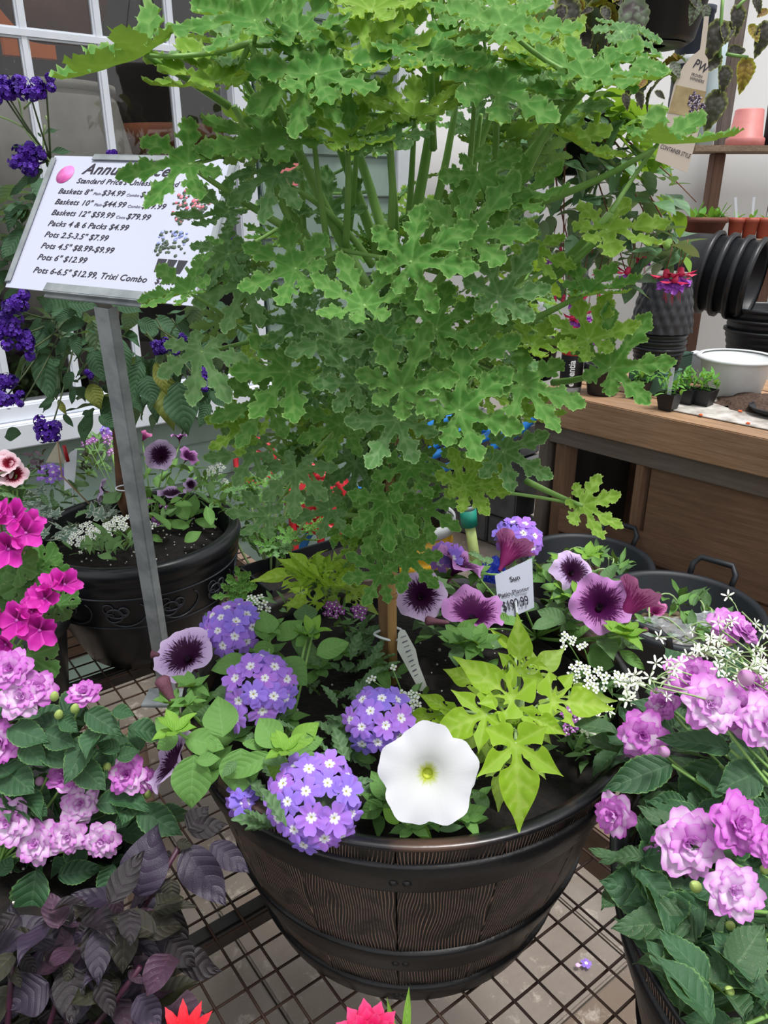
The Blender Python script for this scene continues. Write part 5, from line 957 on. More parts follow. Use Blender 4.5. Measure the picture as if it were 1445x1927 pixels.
# the card is a parallelogram in the view: keep its own shear from the corner fit
shr = (q[0]-q[3]).dot(cx_)/H_
bm = bmesh.new()
for z in (0, -.0015):
    for (x, y) in ((0, 0), (W_, 0), (W_+shr*H_, H_), (shr*H_, H_)): bm.verts.new((x, y, z))
bm.verts.ensure_lookup_table(); v = bm.verts
for f in ((0, 1, 2, 3), (7, 6, 5, 4), (0, 4, 5, 1), (1, 5, 6, 2), (2, 6, 7, 3), (3, 7, 4, 0)): bm.faces.new([v[i] for i in f])
cardp('card', bm2('card', bm, M_paper), 0, 0)
sh = lambda u, w_: Vector((u*W_+shr*w_*H_, w_*H_, 0))
def chan(nm, a, b, wd, m=M_galv):
    a, b = sh(*a), sh(*b); d = (b-a).normalized(); n = Vector((0, 0, 1)); s = n.cross(d)
    M = frame((a+b)/2+s*wd*.35-n*.001, d, s, n); me_b = bmesh.new(); L = (b-a).length
    box_bm(me_b, (0, -wd*.2, -.003), (L, wd*1.2, .003), None, .0006); box_bm(me_b, (0, 0, .0035), (L, wd*.8, .0015), None, .0005); box_bm(me_b, (0, -wd*.45, 0), (L, .0018, .008), None, .0004); add(nm, bm2(nm, me_b, m), ps, MC @ M)
chan('frame_rail', (0.02, 0.0), (0.0, .98), .010) if False else None
chan('frame_rail', (.0, .97), (.0, .03), -.0001+.010); chan('frame_rail', (1., .03), (1., .97), .010); chan('frame_rail', (.22, 0), (.74, 0), .016); chan('frame_rail', (.70, 1), (.24, 1), .012)
back = bmesh.new(); box_bm(back, (0, 0, 0), (W_*.9, H_*.9, .002)); add('back_plate', bm2('back_plate', back, M_galv), ps, MC @ T(sh(.5, .5)-UP*.0045))
pt = MC @ (sh(.515, -.035)+Vector((0, 0, -.006))); y = (pt-post_b).normalized(); x = cx_.copy(); x -= y*x.dot(y); x.normalize(); z = x.cross(y)
# angle-section post
bm = bmesh.new(); Lp = (pt-post_b).length-.004; box_bm(bm, (0, Lp/2, 0), (.024, Lp, .0022), None, .0006); box_bm(bm, (.0118, Lp/2, -.008), (.0022, Lp, .016), None, .0006)
add('post', bm2('post', bm, M_galp), ps, frame(post_b, x, y, z)); add('post_foot', box('post_foot', (.07, .05, .006), M_galp, .001), ps, T(post_b+UP*.003))
def line(s, u, w_, size, m=M_ink, shear=.12, sp=1.04, bold=.00012):
    size *= 1.12
    me = text_mesh('lettering', s, size, m, shear=shear, ext=.00015, space=sp, bold=bold); p = sh(u, w_); o = add('lettering', me, ps, MC @ frame(Vector((p.x, p.y, .0004)), Vector((1, 0, 0)), Vector((0, 1, 0)), Vector((0, 0, 1)))); return o
lh = H_/11.5
line('Annual Price', .2, .86, .0245, bold=.0005, shear=.25, sp=1.06); line("Standard Price's Unless Marked", .185, .785, .0118)
for i, segs in enumerate(((('Baskets 8" ', .0122, 0), ('Plain', .0062, 1), ('$34.99 ', .0122, 0), ('Combo', .0062, 1), ('$39.99', .0122, 0)), (('Baskets 10" ', .0122, 0), ('Plain', .0062, 1), ('$44.99 ', .0122, 0), ('Combo', .0062, 1), ('$49.99', .0122, 0)), (('Baskets 12" $59.99 ', .0122, 0), ('Coco', .0062, 1), ('$79.99', .0122, 0)), (('Packs 4 & 6 Packs $4.99', .0122, 0),), (('Pots 2.5-3.5" $7.99', .0122, 0),), (('Pots 4.5" $8.99-$9.99', .0122, 0),), (('Pots 6" $12.99', .0122, 0),), (('Pots 6-6.5" $12.99, Trixi Combo   $24.99', .0122, 0),))):
    u = .10+.003*i; w_ = .70-.082*i-.012*max(0, 0)
    if i == 7: w_ -= .01
    for s, size, k in segs:
        o = line(s.rstrip(), u, w_, size, M_ink2 if k else M_ink, bold=.00012 if not k else 0); xs = [v.co.x for v in o.data.vertices]; u += (max(xs)-0)/W_+(.012 if s.endswith(' ') else .004)
# printed pictures on the card
M_pk = mt('print_pink', 'e88ac8', 'cf4fa4', 40, .6); M_pg1 = mt('print_green', '3c4a40', '54664e', 60, .6); M_prd = mt('print_red', 'd8586a', 'e890a0', 60, .6); M_pbl = mt('print_blue', '8a98e0', 'b4bcf0', 60, .6); M_pbk = mt('print_black', '2c2c34', None)
def disc(r, m, n=14, sx=1): return lathe('picture', [(0, .0003), (r, .0003), (r, 0)], m, n)
p = sh(.105, .85); add('picture', disc(.0145, M_pk, 28), ps, MC @ frame(Vector((p.x, p.y, .0003)), Vector((1, 0, 0)), Vector((0, 1.15, 0)), Vector((0, 0, 1))))
r_ = random.Random(4); items = {M_pg1: [], M_prd: [], M_pbl: [], M_pbk: []}
for i in range(150):
    a, rr_ = r_.uniform(0, 6.28), math.sqrt(r_.random()); u, w_ = .835+.09*rr_*math.cos(a), .70+.14*rr_*math.sin(a)-(.05 if math.cos(a) < -.3 else 0); p = sh(u, w_); items[M_pg1 if i % 3 else M_prd].append((disc(r_.uniform(.0018, .0034), M_pg1, 7), T(p.x, p.y, .0003+i*2e-6)))
for i in range(70):
    u, w_ = r_.uniform(.72, .87), r_.uniform(.30, .47); p = sh(u, w_); m = M_pbl if (w_ > .38 and i % 2) else M_pg1
    items[m].append((disc(r_.uniform(.0016, .003), M_pg1, 7), T(p.x, p.y, .0003+i*2e-6)))
for k in range(3):
    bm = bmesh.new(); p = sh(.735+.05*k, .19); bm.faces.new([bm.verts.new((p.x+a, p.y+b, .0005)) for a, b in ((.003, 0), (.0115, 0), (.0145, .021), (.0, .021))]); items[M_pbk].append((bm2('picture', bm, M_pbk), Matrix()))
for m, it in items.items(): add('picture', join('picture', it, m), ps, MC)
# ---- price card and cane label in the barrel
pc0 = ad(970, 1110, .98); q = [apl(x_, y_, pc0, (CF+CR*-.15+UP*.15).normalized()) for x_, y_ in ((931, 1083), (1001, 1050), (1005, 1143), (941, 1172))]
a_, b_ = q[1]-q[0], q[3]-q[0]; n_ = (CF+CR*-.15+UP*.15).normalized()
bm = bmesh.new(); fr_ = [bm.verts.new(v_) for v_ in q]; bk_ = [bm.verts.new(v_-n_*.0012) for v_ in q]; bm.faces.new(fr_); bm.faces.new(bk_[::-1])
for i in range(4): bm.faces.new((fr_[i], bk_[i], bk_[(i+1) % 4], fr_[(i+1) % 4]))
tg = thing('price_card', root(955, 1230), 'small white price card on a clear stake in the barrel', 'sign'); add('card', bm2('card', bm, M_paper), tg)
au = a_.normalized(); bu = (-b_).normalized(); MT = frame(q[3]+n_*.0006, au, bu, n_); La, Lb = a_.length, b_.length
for s, u, v_, sz, bo in (('Sun', .38, .72, .0092, .0001), ('Patio Planter', .04, .50, .0078, .00008), ('$199.99', .12, .20, .0135, .00015)):
    me = text_mesh('lettering', s, sz, M_ink, shear=.0, ext=.0001, bold=bo)
    if sz > .012:
        for vv in me.vertices: vv.co.x *= .78; vv.co.y *= 1.25
    add('lettering', me, tg, MT @ T(u*La, v_*Lb, .0002))
M_clr = mt('clear_stake', 'c4ccd0', 'b4bcc0', 10, .2); st0 = (q[2]+q[3])/2+b_*-.12+n_*.003
add('stake', tube('stake', [st0+(-b_).normalized()*.01, st0+b_*.5*0+b_.normalized()*.03, root(955, 1230)], .0016, M_clr, 6), tg)
q = [apl(x, y, ay(750, 1190, .775), CF) for x, y in ((750, 1186), (765, 1184), (806, 1298), (788, 1302))]; n_ = CF
lab = [(747, 1222), (749, 1192), (754, 1184), (762, 1186), (782, 1222), (788, 1250), (806, 1298), (790, 1301)]
L3 = [apl(x, y, ay(750, 1190, .770), CF+CR*.3) for x, y in lab]; bm = bmesh.new(); f_ = [bm.verts.new(v_) for v_ in L3]; g_ = [bm.verts.new(v_-CF*.0008) for v_ in L3]; bm.faces.new(f_); bm.faces.new(g_[::-1])
for i in range(8): bm.faces.new((f_[i], g_[i], g_[(i+1) % 8], f_[(i+1) % 8]))
tl = thing('plant_label', L3[7], 'pale plastic plant label with grey bars leaning behind the bamboo cane', 'label'); add('tag', bm2('tag', bm, mt('label_white', 'cdd0cc', 'b8bcb8', 20, .5)), tl)
for k in range(9):
    y = 1200+k*9; A = apl(754+k*3.2, y, L3[0]+CF*.0006, CF+CR*.3); B = apl(764+k*2.8, y-4, L3[0]+CF*.0006, CF+CR*.3); add('bar', tube('bar', [A, B], .0004+.0003*(k % 2), M_ink2, 4), tl)
# ================================================================== heliotrope standard
M_hel = leaf_mat('heliotrope_leaf', '2f5138', '587a5a', '3d6142', 9, .5, .35, 1., tr=.12, under='7e9a7a'); M_hey = leaf_mat('heliotrope_leaf_old', '8a8a3c', 'a8a860', '5f7436', 8, .5, .4, .8, tr=.2)
HL = [ovate('leaf', m, .46, .45, 1.15, f, c, .12, .01, nu=16, nv=8, wave=.05, seed=k, base=.8) for m, k, f, c in ((M_hel, 0, .15, -.2), (M_hel, 1, .3, -.4), (M_hel, 2, .1, -.1), (M_hey, 3, .2, -.3))]
HB = Vector((-.49, 1.40, TZ+.19)); he = thing('purple_heliotrope', HB, 'heliotrope standard with deep purple flower clusters in the scroll planter', 'plant')
tt_ = ay(215, 690, 1.40); tb_ = ay(232, 945, 1.40); M_tk = mt('heliotrope_trunk', '6e4c36', '4a3226', 30, .8, bump=.6)
add('trunk', tube('trunk', [HB, tb_, ay(222, 820, 1.40), tt_, ay(220, 480, 1.40)], [.012, .012, .01, .008, .004], M_tk, 10), he)
ck = thing('cane', HB+Vector((.012, -.012, 0)), 'brown cane tied to the heliotrope trunk', 'stake'); add('cane', tube('cane', [HB+Vector((.014, -.014, 0)), ay(240, 930, 1.375), ay(230, 800, 1.375), ay(222, 640, 1.375)], .006, mt('brown_cane', '9a6238', '7a4a2a', 30, .6), 8), ck); add('tie', tube('tie', [ay(238, 918, 1.375)+Vector((.02*math.cos(a), .016*math.sin(a), 0)) for a in [i*PI/8 for i in range(17)]], .0015, M_white, 5), ck)
cH = lambda x, y: (x/3.01, y/3.01+520)
for b, e, wr, k in (((440, 230), (180, 95), .4, 0), ((380, 150), (560, 170), .5, 2), ((280, 130), (270, 210), .6, 2), ((430, 200), (290, 240), .45, 0), ((480, 260), (320, 290), .6, 0), ((250, 270), (200, 440), .6, 1), ((240, 430), (265, 690), .5, 0), ((420, 330), (440, 450), .55, 2), ((700, 380), (690, 570), .55, 0), ((800, 480), (730, 710), .45, 0), ((520, 420), (580, 590), .5, 0), ((410, 540), (360, 640), .6, 0), ((880, 490), (935, 660), .4, 3), ((830, 560), (860, 720), .75, 0), ((930, 560), (960, 850), .55, 3), ((1010, 600), (1040, 870), .7, 1), ((1190, 720), (1120, 850), .5, 0), ((510, 610), (560, 740), .7, 3), ((560, 790), (660, 850), .6, 0), ((510, 790), (465, 875), .6, 0), ((520, 770), (450, 775), .5, 1), ((360, 780), (410, 850), .4, 0), ((310, 690), (210, 740), .4, 0), ((120, 890), (0, 895), .7, 1), ((750, 680), (800, 760), .6, 0), ((1190, 650), (1280, 740), .5, 0), ((420, 640), (400, 720), .5, 0), ((330, 700), (370, 780), .4, 3), ((620, 130), (800, 190), .5, 0), ((780, 250), (900, 300), .6, 2), ((0, 220), (90, 130), .4, 0)):
    seg_leaf(he, HL[k], cH(*b), cH(*e), 1.30+random.uniform(-.04, .06), .2, wr, .46)
cA = lambda x, y: (x/2.89, y/2.89)
for b, e, wr, k in (((200, 800), (55, 785), .25, 0), ((270, 830), (395, 810), .35, 0), ((240, 730), (322, 690), .35, 0), ((225, 745), (200, 715), .3, 0), ((230, 920), (145, 1000), .5, 2), ((200, 960), (40, 1040), .4, 0), ((200, 1080), (120, 1060), .6, 0), ((150, 1120), (0, 1180), .3, 0), ((130, 1250), (0, 1400), .5, 2), ((100, 1130), (20, 1240), .4, 1), ((260, 870), (290, 930), .5, 2), ((60, 1330), (0, 1280), .5, 0)):
    seg_leaf(he, HL[k], cA(*b), cA(*e), 1.33, .3, wr, .46)
fill(he, HL[:3], [(0, 560), (480, 560), (470, 680), (400, 740), (330, 780), (200, 790), (60, 700), (50, 560)], None, 150, (.05, .08), (.8, 1.2), (-70, 20), 51, Y=(1.36, 1.5))
fill(he, HL[:3], [(-20, 330), (90, 340), (60, 540), (-20, 540)], None, 60, (.04, .07), (.8, 1.1), (-40, 40), 52, Y=(1.36, 1.5))
M_hf = mt('heliotrope_floret', '5a1fb0', '3a127e', 60, .6); M_hf.node_tree; M_hk = mt('heliotrope_bud', '2c1350', '1f0e38', 60, .6)
def hel_floret():
    bm = bmesh.new(); vs_ = [bm.verts.new((.0, 0, -.12))]
    o_ = [bm.verts.new(((1 if i % 2 else .72)*math.cos(i*PI/5), (1 if i % 2 else .72)*math.sin(i*PI/5), .1*(i % 2))) for i in range(10)]
    for i in range(10): bm.faces.new((vs_[0], o_[i], o_[(i+1) % 10]))
    me = bpy.data.meshes.new('floret'); bm.to_mesh(me); bm.free(); return me
hfm = hel_floret()
def cluster(px, py, Y, rx, ry, n, seed, rt_):
    """heliotrope cyme: dense mass of minute florets"""
    r_ = random.Random(seed); c = ay(px, py, Y); k = Y/F/.93; items = []
    for b_ in range(max(3, int(n/16))):
        d = CR*r_.uniform(-rx, rx)*k*.7+CU*r_.uniform(-ry, ry)*k*.7; cc = c+d; rb_ = min(rx, ry)*k*r_.uniform(.38, .55)
        for i in range(28):
            v_ = Vector((r_.gauss(0, 1), r_.gauss(0, 1), r_.gauss(0, 1))).normalized(); s = r_.uniform(.0032, .0044); items.append((hfm, face_M(cc+v_*rb_, v_, s, r_.uniform(0, 90))))
    me = join('flower_head', items, [M_hf]); add('flower_head', me, he, kind='stuff'); stem(he, rt_, c-UP*.01, M_stemd, .0018, .0014, name='stalk')
s1_ = ay(95, 300, 1.33)
for (px, py, Y, rx, ry, n) in ((15, 170, 1.3, 32, 20, 200), (55, 165, 1.3, 28, 18, 170), (85, 155, 1.3, 18, 12, 90), (45, 300, 1.31, 26, 22, 220), (70, 285, 1.31, 18, 14, 100), (203, 286, 1.3, 16, 8, 60), (30, 570, 1.25, 20, 22, 170), (12, 620, 1.25, 24, 38, 260), (45, 650, 1.25, 16, 34, 220), (10, 735, 1.25, 24, 32, 230), (38, 750, 1.25, 14, 14, 90), (90, 808, 1.22, 24, 22, 200), (310, 652, 1.25, 30, 14, 200), (350, 636, 1.28, 14, 8, 60), (377, 710, 1.25, 14, 28, 170), (436, 720, 1.28, 14, 9, 80), (455, 366, 1.3, 10, 14, 70), (430, 443, 1.3, 8, 5, 30), (166, 705, 1.35, 10, 8, 40), (4, 165, 1.31, 20, 22, 100)):
    near_ = s1_ if py < 340 and px < 150 else ay(px*.5+105, py+40 if py < 500 else 600, 1.4); cluster(px, py, Y, rx, ry, n, px+py, near_)
for a, b, c in (((95, 305), (60, 260), (45, 240)), ((45, 240), (40, 210), (35, 185)), ((45, 205), (60, 190), (78, 165)), ((45, 240), (20, 225), (-5, 218)), ((130, 420), (110, 340), (92, 305)), ((82, 300), (80, 260), (85, 235)), ((92, 230), (88, 225), (86, 218))): add('stalk', tube('stalk', bez(ay(*a, 1.32), ay(*b, 1.32), ay(*c, 1.32), 6), .0016, M_stemp if a[1] < 430 else M_stemd, 6), he)
# ---- plants low in the scroll planter
cL = lambda x, y: (x/3.141, y/3.141+800)
PZ = TZ+.21
def proot(px, py): p = az(px, py, PZ-.01); d = Vector((p.x-PC.x, p.y-PC.y, 0)); L = d.length; d = d*(min(L, .14)/max(L, 1e-6)); return PC+d+UP*.205
pq = thing('purple_petunia', proot(330, 930), 'dark-throated petunia at the right side of the scroll planter by the green wall', 'flower')
for x, y, z, r_, n_, k in ((945, 175, .12, .034, (0, .25, 1), 0), (1010, 395, .05, .031, (0, .9, .4), 1), (575, 385, .07, .028, (-.9, .2, .3), 4), (1120, 180, .1, .024, (.5, .5, .4), 2), (860, 60, .14, .014, (.5, .8, .2), 3), (1060, 60, .13, .018, (0, 1, .1), 2), (1130, 350, .06, .016, (.4, .2, .7), 4)):
    c = az(*cL(x, y), PZ+z); M = face_M(c, nv_(*n_), r_, 12); o = add('flower', PF[k], pq, M); add('flower_tube', calyx, o, M); stem(pq, proot(310, 930), M @ Vector((0, 0, -1)), M_stem, .0018, .0014)
fill(pq, PL[0], [cL(*q) for q in ((820, 200), (1100, 200), (1350, 350), (1380, 520), (1200, 650), (880, 600), (780, 400))], (PZ, PZ+.09), 60, (.025, .045), (.7, 1), (0, 60), 61); fill(pq, PL[2], [cL(*q) for q in ((460, 300), (640, 300), (680, 480), (480, 460))], (PZ+.02, PZ+.07), 10, (.03, .045), (.8, 1.1), (0, 50), 62)
for b, e, wr in (((1110, 560), (1040, 430), .6), ((1120, 550), (1150, 400), .6), ((1100, 545), (1180, 440), .5), ((1090, 690), (1190, 625), .6), ((1120, 600), (970, 570), .4), ((1150, 560), (1280, 600), .4), ((890, 650), (960, 690), .5)): bt_leaf(pq, PL[0][0], cL(*b), cL(*e), PZ+.02, wr, .3)
def filler(nm, label, heads, polys, rt, me, nl, seed, cat='flower', lf=AL, ls=(.025, .04), group=None):
    t = thing(nm, rt, label, cat, group)
    for x, y, z, rad, n in heads: aly_head(t, az(*cL(x, y), PZ+z), rad, n, me, rt, .0048)
    for i, q in enumerate(polys): fill(t, lf, [cL(*p) for p in q], (PZ-.01, PZ+.07), nl, ls, (.8, 1.3), (10, 80), seed+i)
    return t
filler('alyssum', 'white alyssum mound at the front rim of the scroll planter', [(450, 680, .03, .016, 12), (510, 610, .04, .014, 10), (500, 690, .03, .014, 10), (560, 640, .04, .012, 9), (610, 640, .04, .015, 12), (700, 580, .05, .017, 16), (640, 600, .04, .010, 8), (720, 610, .04, .01, 6), (770, 540, .05, .006, 3), (880, 600, .04, .012, 7), (470, 760, .02, .004, 1)], [((420, 720), (800, 620), (830, 740), (600, 790), (430, 760))], proot(190, 1020), AFW, 60, 71)
filler('alyssum', 'white and lilac alyssum at the rear right of the scroll planter', [(1290, 265, .09, .016, 10), (1250, 270, .09, .01, 5), (1330, 340, .07, .008, 4)], [((1180, 280), (1380, 330), (1420, 520), (1250, 600), (1180, 400))], proot(380, 930), AFW, 60, 73)
filler('alyssum', 'purple alyssum right of the post in the scroll planter', [(860, 470, .05, .014, 10), (930, 565, .03, .010, 8), (965, 475, .05, .006, 3)], [((820, 440), (960, 450), (1000, 620), (860, 620))], proot(290, 950), AFP, 26, 74)
filler('alyssum', 'lilac alyssum at the back of the scroll planter left of the trunk', [(505, 105, .12, .008, 6), (550, 95, .12, .009, 7), (640, 85, .12, .012, 8), (660, 160, .1, .008, 5)], [((480, 80), (680, 60), (680, 300), (520, 330))], proot(200, 900), AFP, 70, 75, lf=AL)
ivm = attr_leaf_mat('ivy_leaf', '6d8578', '567062', '90a698', 'd9dfcc', .5, .2, 1., .12); IVO = lobe_outline([(-110, .5, .8), (-52, .75, .8), (0, 1, .9), (52, .75, .8), (110, .5, .8)], [(.35, .2), (.5, .24), (.75, .13), (.92, .04)], .36, 3, .01, 1)
IV = [lobed('leaf', IVO, spv(((-110, .5), (-52, .7), (0, 1), (52, .7), (110, .5))), ivm, .09, lambda p, k=k: (.2-.3*k)*p.length_squared, .01, 15, k, rug=.3) for k in range(2)]
iv = thing('variegated_ivy', proot(90, 980), 'grey-green variegated ivy spilling over the left of the scroll planter', 'plant')
fill(iv, IV, [cL(*q) for q in ((110, 420), (300, 380), (330, 520), (450, 600), (440, 680), (270, 680), (150, 560))], (PZ, PZ+.05), 34, (.018, .03), (.9, 1.1), (-30, 60), 81); fill(iv, IV, [cL(*q) for q in ((520, 490), (700, 470), (700, 560), (560, 590))], (PZ+.02, PZ+.05), 12, (.02, .03), (.9, 1.1), (-10, 60), 82)
vb = thing('trailing_verbena', proot(110, 920), 'small violet verbena at the back left of the scroll planter', 'flower', None)
vhead(vb, az(*cL(300, 290), PZ+.08), .024, nv_(0, .7, .7), 12, .011, root_=proot(110, 920)); vhead(vb, az(*cL(640, 30), PZ+.13), .012, nv_(0, .7, .7), 5, .011, root_=proot(200, 900)); fill(vb, VL, [cL(*q) for q in ((180, 330), (460, 350), (460, 560), (300, 540))], (PZ, PZ+.05), 20, (.03, .045), (.8, 1.1), (0, 60), 83)
cpl = thing('copper_foliage', proot(70, 900), 'small plum-brown foliage sprig at the back of the scroll planter', 'plant'); fill(cpl, PU[4:6], [cL(*q) for q in ((160, 180), (270, 160), (260, 320), (170, 330))], (PZ+.05, PZ+.1), 22, (.018, .028), (.6, 1), (0, 70), 84); fill(cpl, PU[6:8], [cL(*q) for q in ((470, 180), (600, 170), (580, 280), (480, 300))], (PZ+.05, PZ+.1), 16, (.016, .024), (.6, 1), (0, 70), 85)
# white plant marker and packet label
t = thing('plant_marker', az(*cL(430, 540), PZ), 'curved white plant marker on a thin stake in the scroll planter', 'label'); B = az(*cL(430, 540), PZ); a_ = apl(*cL(430, 370), B, CF)
add('stake', tube('stake', [B-UP*.02, a_], .0018, M_clr, 6), t)
pts = [apl(*cL(*q_), a_, CF+CR*.2) for q_ in ((380, 388), (378, 215), (415, 160), (455, 138), (450, 230), (440, 350), (425, 370))]; bm = bmesh.new(); f_ = [bm.verts.new(p_) for p_ in pts]; g_ = [bm.verts.new(p_-CF*.0012) for p_ in pts]; bm.faces.new(f_); bm.faces.new(g_[::-1])
for i in range(len(pts)): bm.faces.new((f_[i], g_[i], g_[(i+1) % len(pts)], f_[(i+1) % len(pts)]))
add('tag', bm2('tag', bm, M_white), t)
t = thing('plastic_packet', az(*cL(330, 210), PZ), 'clear triangular plastic packet with red edge behind the marker', 'label'); pts = [apl(*cL(*q_), ay(*cL(330, 210), 1.47), CF) for q_ in ((270, 220), (340, 95), (385, 225))]; bm = bmesh.new(); f_ = [bm.verts.new(p_) for p_ in pts]; g_ = [bm.verts.new(p_-CF*.002) for p_ in pts]; bm.faces.new(f_); bm.faces.new(g_[::-1])
for i in range(3): bm.faces.new((f_[i], g_[i], g_[(i+1) % 3], f_[(i+1) % 3]))
add('film', bm2('film', bm, mt('cloudy_film', 'b0a890', '9a9a8c', 20, .3)), t); M_rd = mt('red_plastic', 'c3202c', 'a81824', 10, .4); add('red_edge', tube('red_edge', [ay(*cL(378, 120), 1.46), ay(*cL(402, 215), 1.46)], .004, M_rd, 6), t)
add('stake', tube('stake', [ay(*cL(340, 95), 1.465), ay(*cL(365, 300), 1.465), proot(120, 930)], .0015, mt('thin_stick', 'b09070', '907050'), 5), t)
# picotee flower plant at far left
hm = petunia_mat('picotee', 'f2dce4', '7a0c24', 'e890a8', .35, .4); hf = petunia('flower', hm, 7, .1, .1)
t = thing('picotee_flower', Vector((-.62, 1.12, TZ)), 'white and crimson picotee blooms on dark foliage at the left edge beside the ivy', 'flower'); pp = plain_pot(Vector((-.62, 1.12, TZ+.001)), 'black nursery pot at the left edge under the picotee blooms', .085, .17)
t.location = Vector((-.62, 1.12, TZ+.14)); WM[t.name] = T(t.location)
for x, y, r_ in ((10, 225, .024), (80, 290, .024), (0, 290, .02), (50, 220, .018)): c = ay(*cL(x, y), 1.13); M = face_M(c, nv_(.2, .5, 1), r_); add('flower', hf, t, M); stem(t, Vector((-.62, 1.12, TZ+.14)), c-CF*.01, M_stem)
fill(t, VL+AL, [cL(*q) for q in ((-80, 300), (150, 300), (130, 480), (-80, 520))], None, 60, (.03, .045), (.8, 1.2), (0, 70), 91, Y=(1.12, 1.2))
# ================================================================== THINGS ON THE POTTING BENCH
def onb(px, py): p = az(px, py, BZT); return p
def wpx(p, n): d = (p-CAM).dot(Vector((0, math.cos(PITCH), -math.sin(PITCH)))); return n*d/F      # n pixels at the distance of p, in metres
# textured pot upside down on a stack of ribbed nursery pots
def ribbed(nm, rb_, rt_, h, m, ribs=4, lip=.008):
    pf = [(0, 0), (rb_, 0)]
    for i in range(1, ribs*4): t_ = i/(ribs*4); pf.append((rb_+(rt_-rb_)*t_+(.003 if i % 4 in (1, 2) else 0), h*t_*.86))
    pf += [(rt_, h*.87), (rt_+lip, h*.885), (rt_+lip, h), (rt_, h), (rt_-.004, h*.9), (rb_-.004, .006), (0, .006)]
    return lathe(nm, pf, m, 48)
s0 = onb(1238, 700)
m_green = mt('sage_plastic', '6f9a86', '618b78', 8, .5); m_green2 = mt('dark_green_plastic', '2f5244', '274539', 8, .5)
def boxthing(nm, label, c, s, m, cat='box', rot=BD, grp=None):
    t = thing(nm, c, label, cat, grp); b = bmesh.new(); box_bm(b, (0, 0, s[2]/2), s, None, .003); add('box_wall', bm2('box_wall', b, m), t, frame(Vector(c), rot, UP.cross(rot), UP))
    b = bmesh.new(); box_bm(b, (0, 0, s[2]+.002), (s[0]*1.03, s[1]*1.03, .006), None, .002); add('lid', bm2('lid', b, m), t, frame(Vector(c), rot, UP.cross(rot), UP)); return t
gbz = onb(1228, 735)+Vector((.0, .0, 0)); boxthing('plastic_tub', 'pale sage green square plastic pot under the black pot stack on the bench', gbz, (.135, .12, .075), m_green, 'pot')
g2 = gbz+Vector((.09, .12, 0)); boxthing('plastic_tub', 'dark green square plastic pot behind the sage one on the bench', g2, (.12, .1, .11), m_green2, 'pot')
base = gbz+UP*.082
for k in range(3):
    rr_ = .085; t = thing('nursery_pot', base+UP*(.024*k), 'black ribbed pot in the stack under the lattice pot, %s' % ('lowest', 'middle', 'topmost')[k], 'pot', 'stack of ribbed black pots'); add('pot_wall', ribbed('pot_wall', rr_*.86, rr_*.97, .075, M_blk), t, T(base+UP*(.024*k))); add('rim', lathe('rim', [(rr_+.001, .062), (rr_+.004, .066), (rr_+.003, .076), (rr_-.002, .077)], M_blk, 48), t, T(base+UP*(.024*k)))
g = N('lattice_pot'); g.b.inputs['Base Color'].default_value = H('2a2a2e'); g.b.inputs['Roughness'].default_value = .38; M_lat = g.m
nA, nZ = 96, 30; V, FF = [], []; hh = .185; wpz = base+UP*.127
for j in range(nZ+1):
    tz = j/nZ
    for i in range(nA):
        a = 2*PI*i/nA; r = .098-.03*tz**1.6; d = abs(math.sin(a*9+tz*9))*abs(math.sin(a*9-tz*9)); V.append(((r+.006*d)*math.cos(a), (r+.006*d)*math.sin(a), hh*tz))
for j in range(nZ):
    for i in range(nA): FF.append((j*nA+i, j*nA+(i+1) % nA, (j+1)*nA+(i+1) % nA, (j+1)*nA+i))
t = thing('lattice_pot', wpz, 'black diamond-textured pot turned upside down on the pot stack', 'pot'); add('pot_wall', pymesh('pot_wall', V, FF, M_lat), t, T(wpz)); add('pot_base', lathe('pot_base', [(.068, hh), (.066, hh+.006), (.05, hh+.006), (.045, hh+.002), (0, hh+.002)], mt('dusty_plastic', '8c8782', '6e6a66', 20, .8), 40), t, T(wpz))
# big black pots lying nested on their side, on top of another stack
bs = onb(1420, 690)+Vector((.18, .32, 0))
for k in range(3):
    q_ = bs+UP*.046*k; t = thing('large_nursery_pot', q_, 'large black pot in the upright stack behind the white bowl, %s' % ('lowest', 'middle', 'topmost')[k], 'pot', 'upright stack of large black pots'); add('pot_wall', ribbed('pot_wall', .15, .168, .10, M_blk, 3), t, T(q_)); add('rim', lathe('rim', [(.17, .085), (.178, .09), (.178, .1), (.168, .101)], M_blk, 48), t, T(q_))
ya = Vector((.80, -.58, -.12)).normalized(); cl_ = ay(1420, 528, bs.y+.02); xa = UP.cross(ya).normalized(); za = ya.cross(xa)
for k in range(4):
    q_ = cl_-ya*(.2+.062*(3-k)); Mk = frame(q_, xa, ya.cross(xa)*-1 if False else za, ya); Mk = frame(q_, xa, za*-1, ya)
    t = thing('large_nursery_pot', q_, 'large black pot lying on its side on the bench, %s' % ('its base farthest left', 'second from the left base', 'third from the left base', 'its open mouth facing right')[k], 'pot', 'large black pots nested on their side', M=T(q_))
    add('pot_wall', lathe('pot_wall', [(0, 0), (.13, 0), (.145, .02), (.152, .10), (.16, .18), (.172, .185), (.174, .2), (.165, .205), (.156, .19), (.14, .02), (0, .01)], M_blk, 56), t, Mk); add('rim', lathe('rim', [(.173, .186), (.177, .19), (.177, .205), (.164, .208)], M_blk, 56), t, Mk)
